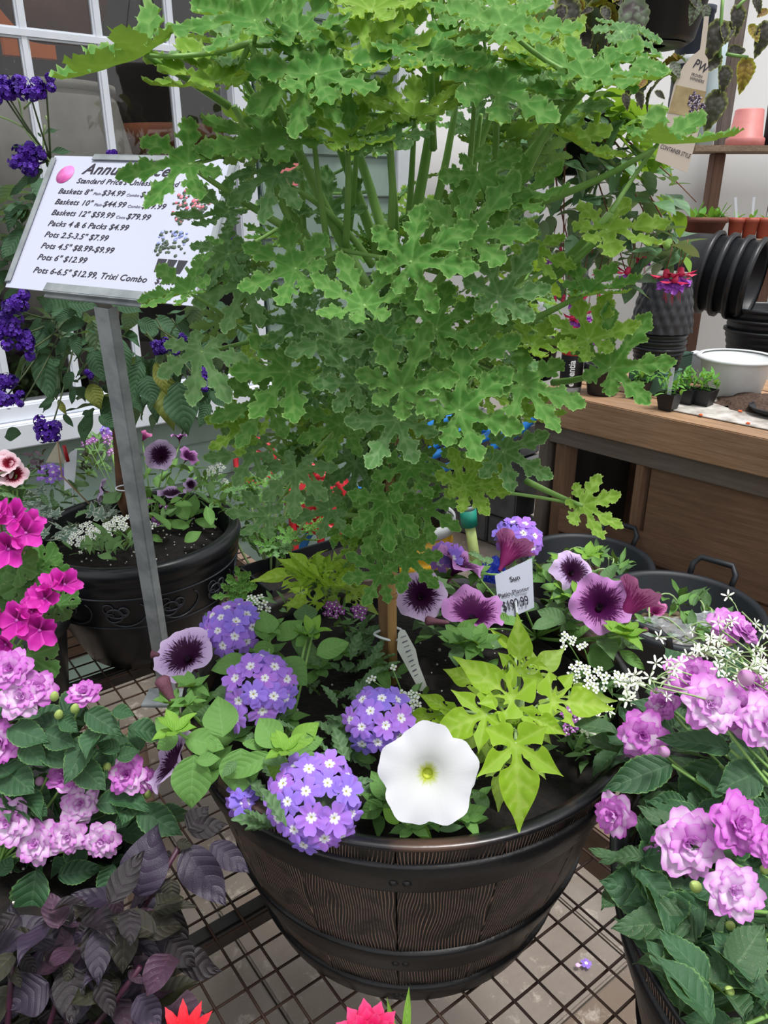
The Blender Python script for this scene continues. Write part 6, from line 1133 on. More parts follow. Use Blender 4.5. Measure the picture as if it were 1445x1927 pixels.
# white bowl
wb_ = onb(1380, 752); t = thing('white_bowl', wb_, 'white plastic tub with wide rim standing on the potting bench', 'bowl'); M_wpl = mt('white_plastic', 'dfe2e4', 'cfd2d2', 10, .4); M_wpl.node_tree.nodes['Principled BSDF'].inputs['Subsurface Weight'].default_value = 0
wb_ += Vector((.02, .07, 0)); t.location = wb_; WM[t.name] = T(wb_)
add('bowl_wall', lathe('bowl_wall', [(0, 0), (.082, 0), (.09, .006), (.115, .12), (.118, .128), (.112, .128), (.085, .012), (0, .008)], M_wpl, 56), t, T(wb_)); add('rim', lathe('rim', [(.112, .126), (.130, .124), (.132, .13), (.126, .136), (.112, .134)], M_wpl, 56), t, T(wb_))
# seedling cell packs
M_sdl = leaf_mat('seedling_leaf', '6fae4c', 'a0cc80', '5a9a40', 3, .5, .3, .3, tr=.3); SD = [ovate('leaf', M_sdl, .4, .5, 1, .1, c, .1, nu=8, nv=4) for c in (-.1, -.3)]
def frustum(nm, w0, w1, h, m):
    bm = bmesh.new(); v_ = [bm.verts.new((sx_*w/2, sy_*w/2, z)) for z, w in ((0, w0), (h, w1)) for sx_, sy_ in ((-1, -1), (1, -1), (1, 1), (-1, 1))]
    u_ = [bm.verts.new((sx_*(w1-.006)/2, sy_*(w1-.006)/2, h)) for sx_, sy_ in ((-1, -1), (1, -1), (1, 1), (-1, 1))]; l_ = [bm.verts.new((sx_*(w1-.008)/2, sy_*(w1-.008)/2, h-.012)) for sx_, sy_ in ((-1, -1), (1, -1), (1, 1), (-1, 1))]
    bm.faces.new(v_[:4][::-1]); bm.faces.new(l_)
    for a, b in ((v_[:4], v_[4:]), (v_[4:], u_), (u_, l_)):
        for i in range(4): bm.faces.new((a[i], a[(i+1) % 4], b[(i+1) % 4], b[i]))
    return bm2(nm, bm, m)
for k, (x, y, nm_) in enumerate(((1205, 752, 'farthest left'), (1262, 775, 'second from left, with white tag'), (1298, 765, 'third from left'), (1330, 768, 'rightmost, beside the white bowl'))):
    p = onb(x, y)+Vector((0, .03, 0)); t = thing('seedling_pot', p, 'small black square pot of seedlings on the bench, %s' % nm_, 'pot', 'seedling pots along the bench front')
    Mk = frame(p, BD, UP.cross(BD), UP); add('pot_wall', frustum('pot_wall', .042, .062, .055, M_blk), t, Mk); add('soil', box('soil', (.05, .05, .004), M_soil, 0, c=(0, 0, .048)), t, Mk)
    r_ = random.Random(k)
    for i in range(46): add('leaf', SD[i % 2], t, out_M(p+Vector((r_.uniform(-.03, .03), r_.uniform(-.03, .03), .052+r_.uniform(0, .05))), r_.uniform(0, 360), r_.uniform(-10, 75), r_.uniform(.022, .04), 0, .9))
    for i in range(4): add('stem', tube('stem', [p+UP*.05+Vector((.01*i-.015, 0, 0)), p+Vector((r_.uniform(-.02, .02), r_.uniform(-.02, .02), .1))], .0012, M_stem, 5), t)
    if k == 1: add('tag', box('tag', (.013, .0012, .1), M_white, 0), t, frame(p+Vector((-.01, -.02, .09)), BD, UP.cross(BD), UP))
# water bottle
bp_ = onb(1078, 742)+Vector((0, .05, 0)); t = thing('water_bottle', bp_, 'clear plastic water bottle with black label standing at the bench corner', 'bottle')
g = N('bottle_plastic'); g.b.inputs['Base Color'].default_value = H('b8c0c4'); g.b.inputs['Roughness'].default_value = .12; g.b.inputs['Transmission Weight'].default_value = .6; g.b.inputs['IOR'].default_value = 1.3; M_bot = g.m
add('bottle_wall', lathe('bottle_wall', [(0, 0), (.034, 0), (.038, .006), (.038, .14), (.034, .165), (.018, .195), (.014, .2), (.014, .215), (0, .215)], M_bot, 36), t, T(bp_)); add('cap', lathe('cap', [(.0165, .213), (.0165, .232), (.014, .235), (0, .235)], M_wpl, 24), t, T(bp_))
add('label', lathe('label', [(.0386, .02), (.0388, .022), (.0388, .128), (.0386, .13)], mt('label_black', '101012', None), 36), t, T(bp_)); add('red_band', lathe('red_band', [(.0387, .13), (.039, .132), (.039, .142), (.0386, .144)], M_rd, 36), t, T(bp_))
me = text_mesh('lettering', 'essentia', .032, mt('label_print', 'f2f2f2', None), ext=.0003, bold=.0008); d_ = (CAM-bp_); d_.z = 0; d_.normalize()
for v_ in me.vertices:
    x_, y_ = v_.co.x, v_.co.y; a = (y_-.010)/.0392; r_ = .0393+(v_.co.z); rt = UP.cross(d_); v_.co = (rt*(-math.sin(a)*-1*-1)+d_*math.cos(a))*r_+UP*(.024+x_*.88)
add('lettering', me, t, T(bp_))
# black bucket holding a crumpled plastic bag
bk = onb(1025, 728)+Vector((-.02, .16, 0)); t = thing('black_bucket', bk, 'black pot at the left end of the bench stuffed with clear plastic', 'bucket'); add('bucket_wall', lathe('bucket_wall', [(0, 0), (.075, 0), (.092, .14), (.096, .14), (.096, .152), (.09, .152), (.072, .01), (0, .01)], M_blk, 40), t, T(bk)); add('rim', lathe('rim', [(.0965, .138), (.099, .141), (.099, .151), (.0955, .153)], M_blk, 40), t, T(bk))
def crumple(nm, r, m, s=(1, 1, 1), seed=0, amp=.45):
    bm = bmesh.new(); bmesh.ops.create_icosphere(bm, subdivisions=4, radius=r)
    for v_ in bm.verts: q_ = v_.co*(2.4/r)+Vector((seed, seed*2, 0)); v_.co *= 1+amp*(abs(noise.noise(q_))*1.2-.3)+.12*noise.noise(q_*3); v_.co = Vector((v_.co.x*s[0], v_.co.y*s[1], v_.co.z*s[2]))
    return bm2(nm, bm, m, False)
g = N('clear_bag'); g.b.inputs['Base Color'].default_value = H('cfd4da'); g.b.inputs['Roughness'].default_value = .22; mx = g.n('MixShader'); tr = g.n('BsdfTransparent'); mx.inputs[0].default_value = .32; g.put(mx.inputs[1], tr.outputs[0]); g.put(mx.inputs[2], g.b.outputs[0]); g.put(g.o.inputs[0], mx.outputs[0]); g.bump(g.noise(18, 5), .6, .01); M_bag = g.m
t = thing('plastic_bag', bk+UP*.16, 'clear crumpled plastic bag sticking out of the black pot at the bench end', 'bag'); add('bag_film', crumple('bag_film', .07, M_bag, (1, .8, 1.3), 3), t, T(bk+UP*.19)); add('twist', crumple('twist', .02, M_bag, (1, .8, 1.6), 5), t, T(bk+UP*.27))
# black pot between bottle and seedlings
p = onb(1145, 752)+Vector((0, .09, 0)); plain_pot(p, 'black round pot on the bench between the water bottle and the sage green pot', .066, .105)
# white boxes / paper at the back
p = g2+Vector((.12, .03, 0)); boxthing('white_carton', 'small white carton on the bench beside the dark green pot', p, (.07, .06, .10), M_white)
# soil heap, scoop tray and paper sheet
M_sheet = mt('paper_sheet', 'cdc8c2', '8c847c', 14, .85, bump=.4); 
sh_c = onb(1400, 795)+Vector((.05, .12, 0)); t = add('paper_sheet', box('paper_sheet', (.42, .30, .003), M_sheet, .001), None, frame(sh_c+UP*.0015, BD, UP.cross(BD), UP), 'soil-strewn pale sheet lying on the bench front at the right edge', 'paper')
def heap(nm, rad, h, seed):
    V, FF = [(0, 0, h)], []
    for j in range(1, 13):
        for i in range(36): r = rad*j/12; a = 2*PI*i/36; n_ = noise.noise(Vector((math.cos(a)*r*30, math.sin(a)*r*30, seed))); V.append((r*math.cos(a)*(1+.25*n_), r*math.sin(a)*(1+.2*n_), max(0, h*(1-(j/12)**1.3)+.008*n_)))
    for i in range(36): FF.append((0, 1+i, 1+(i+1) % 36))
    for j in range(11):
        for i in range(36): a = 1+j*36+i; b = 1+j*36+(i+1) % 36; FF.append((a, a+36, b+36, b))
    return pymesh(nm, V, FF, M_soilb)
M_soilb = mt('potting_soil', '3b2a22', '5a4638', 120, .95, bump=1, bscale=150, bdist=.004)
p = onb(1425, 770)+Vector((.02, .05, .003)); hp_ = add('soil_heap', heap('soil_heap', .13, .035, 2), None, T(p), 'brown heap of loose potting soil on the bench beside the white tub', 'soil', kind='stuff')
p = onb(1440, 785)+Vector((.04, .02, .008)); t = thing('trowel_tray', p, 'shallow black tray lying on the soil at the right edge of the bench', 'tray'); add('tray_base', lathe('tray_base', [(0, .004), (.06, .004), (.075, .016), (.08, .016), (.062, 0), (0, 0)], M_blk, 36), t, T(p)); add('rim', lathe('rim', [(.078, .015), (.082, .017), (.08, .02), (.076, .018)], M_blk, 36), t, T(p))
M_pet_o = mt('orange_scrap', 'd8552a', 'e0703a', 40)
for k, (x, y) in enumerate(((1392, 777), (1407, 800), (1318, 784))):
    p = onb(x, y)+UP*.006; add('petal_scrap', crumple('petal_scrap', .006, M_pet_o, (1, 1, .5), k), None, T(p), ('tiny orange scrap on the bench sheet, middle one', 'tiny orange scrap on the bench sheet, nearest the right edge', 'tiny orange scrap near the seedling pots on the bench')[k], 'petal', 'orange scraps on the bench')
# ================================================================== SHELF BEHIND THE BENCH
M_plank = wood('shelf_plank', 'a89078', '8a7462', 0)
YS = 3.95
def sh_t(px, py): return ay(px, py, YS)
p = sh_t(1400, 282); t = thing('storage_shelf', Vector((p.x, YS, p.z-.5)), 'rough wooden wall shelf on posts at the far right, carrying small pots', 'shelf')
beam('shelf_plank', Vector((sh_t(1290, 285).x, YS, p.z)), Vector((p.x+.6, YS, p.z)), .22, .028, M_plank, t)
q2 = sh_t(1400, 452); beam('shelf_plank', Vector((sh_t(1225, 452).x, YS-.1, q2.z)), Vector((p.x+.6, YS-.1, q2.z)), .22, .028, M_plank, t)
pm = wood('shelf_post', '8a6656', '6e4e40', 1)
for x in (1352, 1480): c = sh_t(x, 300); beam('shelf_post', Vector((c.x, YS+.02, 0)), Vector((c.x, YS+.02, p.z-.015)), .07, .05, pm, t, up=Vector((1, 0, 0)))
c = sh_t(1240, 460); beam('shelf_post', Vector((c.x, YS-.08, 0)), Vector((c.x, YS-.08, q2.z-.015)), .05, .05, pm, t, up=Vector((1, 0, 0)))
M_tc = mt('terracotta_plastic', 'b9604e', 'a8523f', 10, .6); M_pkp = mt('pink_plastic', 'd88a86', 'cc7c78', 10, .5); M_tcd = mt('terracotta_dark', '7e4a3c', '6a3c30', 10, .7)
pz = Vector((sh_t(1400, 275).x, YS, p.z+.014)); t = thing('pink_pot', pz, 'pink plastic pot upside down on the upper wall shelf', 'pot'); add('pot_wall', lathe('pot_wall', [(.075, 0), (.082, 0), (.082, .035), (.072, .04), (.062, .15), (.055, .155), (0, .152)], M_pkp, 36), t, T(pz)); add('rim', lathe('rim', [(.083, .002), (.085, .004), (.085, .03), (.082, .034)], M_pkp, 36), t, T(pz))
for k, x in enumerate((1362, 1388, 1414, 1440)):
    pz = Vector((sh_t(x, 440).x, YS-.12, q2.z+.014)); t = thing('small_terracotta_pot', pz, 'small terracotta pot with label stick on the lower wall shelf, %s' % ('leftmost of the row', 'second from the left', 'second from the right', 'rightmost of the row')[k], 'pot', 'small terracotta pots on the lower shelf')
    add('pot_wall', lathe('pot_wall', [(0, 0), (.028, 0), (.033, .07), (.036, .07), (.037, .092), (.032, .092), (.03, .07), (0, .06)], M_tc, 28), t, T(pz)); add('label_stick', box('label_stick', (.012, .002, .12), M_white, 0), t, T(pz+Vector((.01*(k-1), 0, .12)))@Matrix.Rotation(.15*(k-1.5), 4, 'Y')); add('sprout', SD[0], t, out_M(pz+UP*.08, 60*k, 60, .06)); add('sprout', SD[1], t, out_M(pz+UP*.08, 60*k+150, 50, .05))
pz = Vector((sh_t(1300, 452).x, YS-.12, q2.z+.014)); t = thing('brown_pot', pz, 'brown clay bowl with green seedlings on the lower wall shelf', 'pot'); add('pot_wall', lathe('pot_wall', [(0, 0), (.075, 0), (.1, .07), (.106, .07), (.106, .095), (.098, .095), (.09, .07), (0, .06)], M_tcd, 36), t, T(pz))
for i in range(26): add('leaf', SD[i % 2], t, out_M(pz+Vector((random.uniform(-.08, .08), random.uniform(-.06, .06), .08)), random.uniform(0, 360), random.uniform(20, 80), random.uniform(.05, .09)))
# pale rolls of shade cloth and dark crates far back
M_blue = mt('navy_plastic', '2a3444', '1e2632', 6, .5)
for k, (x, y, w_, h_, lb, m) in enumerate(((1278, 260, .16, .55, 'dark navy storage bin standing on the wall shelf behind the hanging tag', M_blue), (1430, 180, .14, .5, 'dark navy drum at the far right edge of the wall shelf', M_blue))):
    c = ay(x, 282, 3.75); c.z = p.z+.014; 
    if k == 0: c.x = sh_t(1288, 200).x; c.y = YS+.0
    else: c.y = YS+.02; c.x = sh_t(1440, 200).x+.09
    t = thing('storage_bin', c, lb, 'bin'); add('bin_wall', lathe('bin_wall', [(0, 0), (w_*.42, 0), (w_*.45, h_*.3), (w_*.46, h_*.32), (w_*.46, h_*.36), (w_*.45, h_*.38), (w_*.47, h_*.95), (w_*.5, h_*.96), (w_*.5, h_), (0, h_)], m, 32), t, T(c)); add('band', lathe('band', [(w_*.46, h_*.6), (w_*.48, h_*.61), (w_*.48, h_*.65), (w_*.46, h_*.66)], M_wpl, 32), t, T(c))
c = Vector((sh_t(1330, 200).x, YS+.0, p.z+.014)); t = thing('shade_cloth_roll', c, 'pale blue-white roll of sheeting standing on the upper wall shelf', 'roll'); M_pb = mt('pale_sheeting', 'c8d8dc', 'a8c0c8', 5, .6); add('roll', lathe('roll', [(0, 0), (.05, 0), (.052, .1), (.049, .2), (.053, .3), (.05, .48), (0, .48)], M_pb, 24), t, T(c)); add('core', lathe('core', [(0, .48), (.02, .48), (.02, .5), (0, .5)], M_tcd, 16), t, T(c))
# ================================================================== HANGING COLEUS BASKET AND ITS TAG
M_col = attr_leaf_mat('coleus_leaf', '3f4038', '2a1f26', '241018', '9aa05a', .5, .5, .9, .12, under='5c6a58'); M_col2 = attr_leaf_mat('coleus_leaf_sage', '6f7a66', '5c6a58', '3a2034', '8a946a', .5, .8, .6, .15); M_col3 = attr_leaf_mat('coleus_leaf_gold', '7c4a20', '9a8a2c', '4a1a18', 'b0b43c', .5, .6, 1., .2)
CSd = [(.08, .12), (.14, .22), (.19, .21), (.25, .3), (.30, .28), (.38, .34), (.43, .30), (.51, .32), (.56, .27), (.64, .27), (.69, .21), (.77, .2), (.82, .13), (.9, .11), (.94, .05)]
cveins = [(Vector((0, 0)), Vector((0, .95)))]+[(Vector((0, a)), Vector((s*w_, a+.16))) for a, w_ in ((.12, .2), (.25, .24), (.4, .22), (.55, .17), (.7, .1)) for s in (-1, 1)]
CO = [[lobed('leaf', lobe_outline([(0, 1, .95)], CSd, .2, k, .006, 1), cveins, m, .07, lambda q_, k=k: (-.5, -.15)[k]*q_.y**2+.2*abs(q_.x), .01, 25, k, rug=.6) for k in range(2)] for m in (M_col, M_col2, M_col3)]
hc = ay(1225, 85, 1.62); hb = Vector((hc.x-.005, 1.62, hc.z)); t = thing('hanging_basket', hb, 'black hanging basket of dark coleus at the top right', 'basket')
add('basket_wall', lathe('basket_wall', [(0, .004), (.045, .004), (.05, .0), (.07, .0), (.078, .006), (.1, .09), (.103, .092), (.104, .1), (.118, .19), (.124, .19), (.124, .215), (.116, .215), (.1, .15), (0, .14)], M_blk, 64), t, T(hb)); add('drain_ring', lathe('drain_ring', [(.03, -.002), (.034, -.004), (.062, -.004), (.066, -.002)], mt('grey_plastic', '4a4a4c', None), 40), t, T(hb))
for k in range(3): a = k*2.094+.5; add('hanger', tube('hanger', [hb+Vector((.12*math.cos(a), .12*math.sin(a), .2)), hb+UP*.62], .0016, M_blk, 5), t)
cl = thing('coleus', hb+UP*.18, 'trailing coleus with dark scalloped leaves hanging from the top right basket', 'plant')
def cleaf(b, e, Y, k, v_=0, til=.2, w_=1): 
    B = ay(b[0], b[1], Y); n = (CF*(1-til)+UP*til).normalized(); Tp = apl(e[0], e[1], B, n); y = Tp-B; L = y.length; y /= L; x = y.cross(n).normalized(); add('leaf', CO[k][v_], cl, frame(B, x, y, x.cross(y), L*w_, L, L))
cM = lambda x, y: (x/3.247+1000, y/3.247)
for b, e, k, v_ in (((620, -20), (630, 250), 1, 0), ((1160, 120), (1110, 310), 0, 0), ((1150, 330), (1040, 445), 0, 1), ((1190, 330), (1320, 290), 0, 1), ((1310, 350), (1310, 515), 2, 0), ((1180, 400), (1190, 530), 0, 0), ((1145, 550), (1100, 745), 0, 0), ((1250, 30), (1280, 170), 0, 0), ((1200, 130), (1190, 260), 0, 1), ((1330, 150), (1390, 250), 2, 1), ((1350, -20), (1420, 60), 0, 0), ((1445, 60), (1380, 100), 2, 1), ((1445, 130), (1405, 290), 0, 0), ((1060, 30), (1080, 110), 1, 0), ((1010, 0), (990, 110), 1, 0),
    ((560, 570), (600, 650), 0, 0), ((640, 560), (690, 640), 0, 0), ((750, 560), (820, 600), 0, 1), ((850, 380), (910, 470), 1, 1), ((860, 330), (900, 350), 2, 0), ((700, 480), (650, 540), 2, 1), ((380, 60), (300, 60), 0, 0), ((330, 160), (200, 180), 0, 0), ((200, 30), (150, 130), 0, 0), ((430, 40), (480, 130), 0, 1), ((290, 130), (160, 230), 0, 1), ((90, 90), (160, 50), 0, 0), ((120, 170), (60, 110), 0, 0), ((500, -30), (560, 40), 0, 1), ((960, -30), (1060, 40), 0, 0)):
    cleaf(cM(*b), cM(*e), 1.5 if b[0] > 900 else 1.46, k, v_)
for a, b in (((1170, -20), (1155, 560)), ((1190, 330), (1320, 350)), ((320, 80), (240, 230)), ((1330, -20), (1250, 60))): add('stem', tube('stem', bez(ay(*cM(*a), 1.5), ay(*cM((a[0]+b[0])/2-20, (a[1]+b[1])/2), 1.49), ay(*cM(*b), 1.5), 8), .0028, M_stem, 6), cl)
fill(cl, [CO[0][0], CO[0][1], CO[2][0]], [(1000, -40), (1150, -40), (1190, 20), (1150, 60), (1010, 70)], None, 34, (.05, .08), (.9, 1.1), (-70, 10), 101, Y=(1.5, 1.62)); fill(cl, [CO[1][0], CO[2][1], CO[0][0]], [(1180, 100), (1290, 95), (1280, 160), (1200, 180)], None, 16, (.03, .06), (.9, 1.1), (-60, 10), 102, Y=(1.6, 1.72))
# tag
M_tagp = mt('tag_cream', 'd2c4b4', 'c4b6a8', 5, .6); Yt = 1.44
tagp = [(985, 335), (1010, 320), (1030, 300), (1055, 100), (1085, 100), (1060, 330), (1078, 360), (1080, 440), (1040, 740), (950, 1056), (755, 980), (830, 700), (870, 520), (930, 400)]
P0t = ay(*cM(950, 700), Yt); nt_ = (CF+CR*-.25-UP*.3).normalized(); pts = [apl(*cM(*q_), P0t, nt_) for q_ in tagp]; bm = bmesh.new(); f_ = [bm.verts.new(p_) for p_ in pts]; g_ = [bm.verts.new(p_-nt_*.0012) for p_ in pts]; bm.faces.new(f_); bm.faces.new(g_[::-1])
for i in range(len(pts)): bm.faces.new((f_[i], g_[i], g_[(i+1) % len(pts)], f_[(i+1) % len(pts)]))
bmesh.ops.triangulate(bm, faces=bm.faces[:])
tg2 = thing('basket_tag', pts[3], 'long cream plant tag with a purple flower photo hanging from the coleus basket', 'label'); add('tag', bm2('tag', bm, M_tagp), tg2)
def tpt(x, y, o=.0005): return apl(*cM(x, y), P0t, nt_)+nt_*o
def ttext(s, x0, y0, x1, y1, hpx, m):
    me = text_mesh('lettering', s, 1, m, ext=0, bold=.01); xs = [v_.co.x for v_ in me.vertices]; ys = [v_.co.y for v_ in me.vertices]; a, b = tpt(x0, y0), tpt(x1, y1); xd = (b-a); k_ = xd.length/(max(xs)-min(xs)); xd.normalize(); yd = nt_.cross(xd); h_ = (tpt(x0, y0-hpx)-a).length/max(ys)
    add('lettering', me, tg2, frame(a-xd*min(xs)*k_, xd, yd, nt_, k_, h_, 1))
ttext('PW', 985, 410, 1062, 452, 55, M_ink); ttext('PROVEN', 975, 462, 1040, 480, 18, M_ink); ttext('WINNERS', 965, 485, 1050, 510, 18, M_ink); ttext('CONTAINER STYLE', 785, 905, 965, 968, 26, M_ink)
ph = [(885, 520), (1068, 560), (1030, 720), (835, 690)]; bm = bmesh.new(); bm.faces.new([bm.verts.new(tpt(x, y, .0004)) for x, y in ph]); add('photo', bm2('photo', bm, mt('photo_ochre', '9a8458', 'c0ac80', 30, .6)), tg2)
it = []; r_ = random.Random(9); M_php, M_phl = mt('photo_plum', '4a3c50', '5e4e62', 60), mt('photo_lilac', 'cfc2d0', 'a898b0', 60)
for m, n in ((M_php, 60), (M_phl, 34)):
    it = []
    for i in range(n): a, rr_ = r_.uniform(0, 6.28), math.sqrt(r_.random()); q_ = tpt(1010+50*rr_*math.cos(a), 635+75*rr_*math.sin(a), .0006 if m is M_php else .0008); it.append((disc(.0022 if m is M_php else .0012, m, 8), face_M(q_, nt_, 1)))
    add('photo', join('photo', it, m), tg2)
# ================================================================== FUCHSIA
M_fu = leaf_mat('fuchsia_leaf', '4f7458', '8aa88c', '5f8a5a', 5, .38, .3, .5, tr=.15, spec=.6, under='7f9a78'); M_fu2 = leaf_mat('fuchsia_leaf_bright', '7fae3c', 'a4c870', '6f9c3c', 5, .45, .3, .5, tr=.35)
FU = [ovate('leaf', m, .62, .42, 1, .1, c, .1, nu=10, nv=6) for m in (M_fu, M_fu2) for c in (-.1, -.25)]
fb = ay(1060, 330, 2.1); fp = Vector((fb.x, 2.1, fb.z)); t = thing('hanging_basket', fp, 'dark hanging pot hidden inside the fuchsia behind the geranium', 'basket')
add('basket_wall', lathe('basket_wall', [(0, 0), (.08, 0), (.125, .12), (.13, .12), (.13, .14), (.12, .14), (0, .11)], M_blk, 48), t, T(fp))
for k in range(3): a = k*2.094; add('hanger', tube('hanger', [fp+Vector((.125*math.cos(a), .125*math.sin(a), .13)), fp+UP*.75], .0016, M_blk, 5), t)
fu = thing('fuchsia', fp+UP*.11, 'trailing fuchsia with glossy leaves and hanging red and purple bells', 'plant')
for n_, z_, poly, s in ((290, FU[:2], [(940, 150), (1060, 170), (1180, 190), (1270, 330), (1240, 440), (1190, 540), (1040, 550), (940, 420)], 201), (80, FU[2:], [(1040, 160), (1200, 180), (1270, 320), (1200, 300)], 202), (30, FU[1:3], [(1180, 260), (1290, 400), (1310, 480), (1250, 480)], 203), (16, FU[:2], [(1215, 430), (1300, 430), (1300, 490), (1240, 490)], 204), (60, FU[:1], [(930, 100), (1020, 130), (1000, 380), (930, 360)], 205)): fill(fu, z_, poly, None, n_, (.055, .08), (.8, 1.1), (-60, 30), s, Y=(1.82, 2.1))
fcrown = fp+UP*.14; M_fst = mt('fuchsia_stem', '7a3c3c', '8a5a44', 20, .6)
for a, b in (((1120, 190), (1235, 450)), ((1080, 180), (1180, 520)), ((1180, 240), (1310, 380)), ((1000, 250), (1100, 560)), ((1150, 200), (1275, 470)), ((1060, 240), (1060, 540))): e1_, e2_ = ay(*a, 1.92), ay(*b, 1.9); add('branch', tube('branch', bez(fcrown, e1_, e2_, 8), [.0035-.0003*i for i in range(9)], M_fst, 6), fu)
M_fr = mt('fuchsia_red', 'd42050', 'e03c6a', 20, .4); M_fv = mt('fuchsia_violet', 'a84cc8', 'c070dc', 20, .5)
sep = petal('petal', M_fr, .34, -.25, -.35, .02, 1); skt = petal('petal', M_fv, .8, .05, .35, .12, 2); ftube = lathe('flower', [(0, 0), (.16, -.05), (.2, -.3), (.26, -.5), (.1, -.55), (0, -.55)], M_fr, 12)
def fuch(px, py, Y, s, op=1, seed=0):
    c = ay(px, py, Y); M = T(c) @ Matrix.Rotation(random.uniform(-.25, .25), 4, 'X') @ Matrix.Rotation(random.uniform(-.25, .25), 4, 'Y') @ Matrix.Diagonal((s, s, s, 1)); o = add('flower', ftube, fu, M); M1 = M @ T(0, 0, -.5)
    if op:
        for i in range(4): a = i*PI/2+.4; tl = R(15); y = Vector((math.cos(a)*math.cos(tl), math.sin(a)*math.cos(tl), math.sin(tl))); z = Vector((-math.cos(a)*math.sin(tl), -math.sin(a)*math.sin(tl), math.cos(tl))); add('petal', sep, o, M1 @ frame(Vector((0, 0, 0)), y.cross(z), y, z, 1, 1, 1))
        for i in range(7): a = i*2*PI/7; tl = R(-58+random.uniform(-12, 12)); y = Vector((math.cos(a)*math.cos(tl), math.sin(a)*math.cos(tl), math.sin(tl))); z = Vector((-math.cos(a)*math.sin(tl), -math.sin(a)*math.sin(tl), math.cos(tl))); add('petal', skt, o, M1 @ frame(Vector((0, 0, 0)), y.cross(z), y, z, .85, .85, .85))
        for i in range(3): add('stamen', tube('stamen', [(0, 0, -.5), (.06*(i-1), .04, -1.2), (.1*(i-1), .05, -1.7-.15*i)], .018, M_fr, 5), o, M)
    else:
        add('bud', lathe('bud', [(0, -.3), (.2, -.5), (.3, -.8), (.2, -1.1), (0, -1.3)], M_fr, 12), o, M)
    add('stalk', tube('stalk', [c, c+Vector((.005, 0, .03)), c+Vector((.01, .01, .06))], .001, M_fst, 5), fu)
for x, y, Y, s, op in ((1254, 512, 1.86, .026, 1), (1282, 508, 1.86, .027, 1), (1272, 522, 1.84, .024, 1), (1184, 508, 1.88, .022, 1), (1212, 484, 1.9, .016, 1), (1200, 492, 1.9, .014, 0), (1216, 488, 1.88, .014, 0), (1128, 512, 1.92, .014, 1), (1142, 508, 1.92, .012, 0), (1090, 585, 1.86, .024, 1), (1078, 595, 1.86, .022, 1), (1100, 610, 1.86, .026, 1), (1112, 625, 1.86, .022, 1), (1095, 535, 1.9, .013, 1), (1126, 556, 1.9, .014, 0), (1045, 560, 1.9, .012, 0), (1062, 560, 1.9, .012, 0), (1035, 482, 1.92, .014, 1), (1120, 450, 1.92, .014, 1), (990, 180, 1.92, .013, 1), (1055, 470, 1.9, .012, 0), (1085, 560, 1.86, .02, 1)): fuch(x, y-6, Y, s*1.5, op)
# ================================================================== HOSES, BUCKET AND ODDS BEHIND THE BARREL
M_hb = mt('blue_hose', '2a86d8', '1f74c4', 12, .35); M_hk = mt('black_hose', '1c1d20', None, rough=.5); M_tl = mt('teal_coupling', '2aa088', '1f8a74', 12, .4); M_yg = mt('lime_hose', 'c6d888', 'b4c878', 10, .4); M_yel = mt('yellow_bucket', 'e8b428', 'dca41c', 6, .4)
yb = ad(778, 968, 2.72); bz = yb.z; byl = Vector((yb.x, yb.y, 0)); t = thing('yellow_bucket', byl, 'yellow bucket with white rim standing on the ground behind the barrel', 'bucket'); hB = bz
add('bucket_wall', lathe('bucket_wall', [(0, 0), (.125, 0), (.133, hB*.55), (.139, hB*.56), (.14, hB*.62), (.135, hB*.63), (.136, hB*.7), (.142, hB*.71), (.142, hB*.77), (.137, hB*.78), (.139, hB*.9), (.13, hB*.9), (.12, .01), (0, .01)], M_yel, 56), t, T(byl)); add('rim', lathe('rim', [(.138, hB*.88), (.149, hB*.88), (.151, hB*.95), (.149, hB), (.14, hB), (.134, hB*.92)], M_wpl, 56), t, T(byl)); add('handle', tube('handle', [byl+Vector((.152*math.cos(a), -.03-.06*math.sin(a) if False else .152*math.sin(a)*.6-.05*math.sin(a), hB*.9-.1*math.sin(a))) for a in [PI*1+i*PI/12 for i in range(13)]], .003, M_galv, 6), t)
hp2 = byl+UP*(.005); t = thing('black_pot', hp2+UP*.1, 'black pot standing inside the yellow bucket', 'pot'); add('pot_wall', lathe('pot_wall', [(0, 0), (.095, 0), (.118, hB*1.05), (.122, hB*1.05), (.122, hB*1.12), (.112, hB*1.12), (.1, hB*.9), (0, hB*.85)], M_blk, 48), t, T(hp2+UP*.012)); add('rim', lathe('rim', [(.1222, hB*1.05), (.1255, hB*1.06), (.1255, hB*1.12), (.12, hB*1.125)], M_blk, 48), t, T(hp2+UP*.012))
def pl(pts, Y): return [ay(x, y, Y) for x, y in pts]
def smooth(pts, n=3):
    for _ in range(n): pts = [pts[0]]+[q_ for a, b in zip(pts, pts[1:]) for q_ in (a*.75+b*.25, a*.25+b*.75)]+[pts[-1]]
    return pts
t = thing('blue_hose', ay(860, 900, 2.5), 'bright blue garden hose looped behind the geranium trunk', 'hose')
for pts, Y in (([(560, 1060), (580, 1000), (640, 940), (720, 900), (800, 860), (900, 830), (960, 800)], 2.46), ([(740, 860), (800, 800), (880, 780), (950, 800), (930, 850), (840, 880), (770, 900)], 2.45), ([(780, 890), (820, 830), (900, 800), (960, 830), (1010, 780)], 2.52), ([(600, 1010), (660, 950), (700, 930)], 2.40)): add('hose_loop', tube('hose_loop', smooth(pl(pts, Y)), .014, M_hb, 10), t)
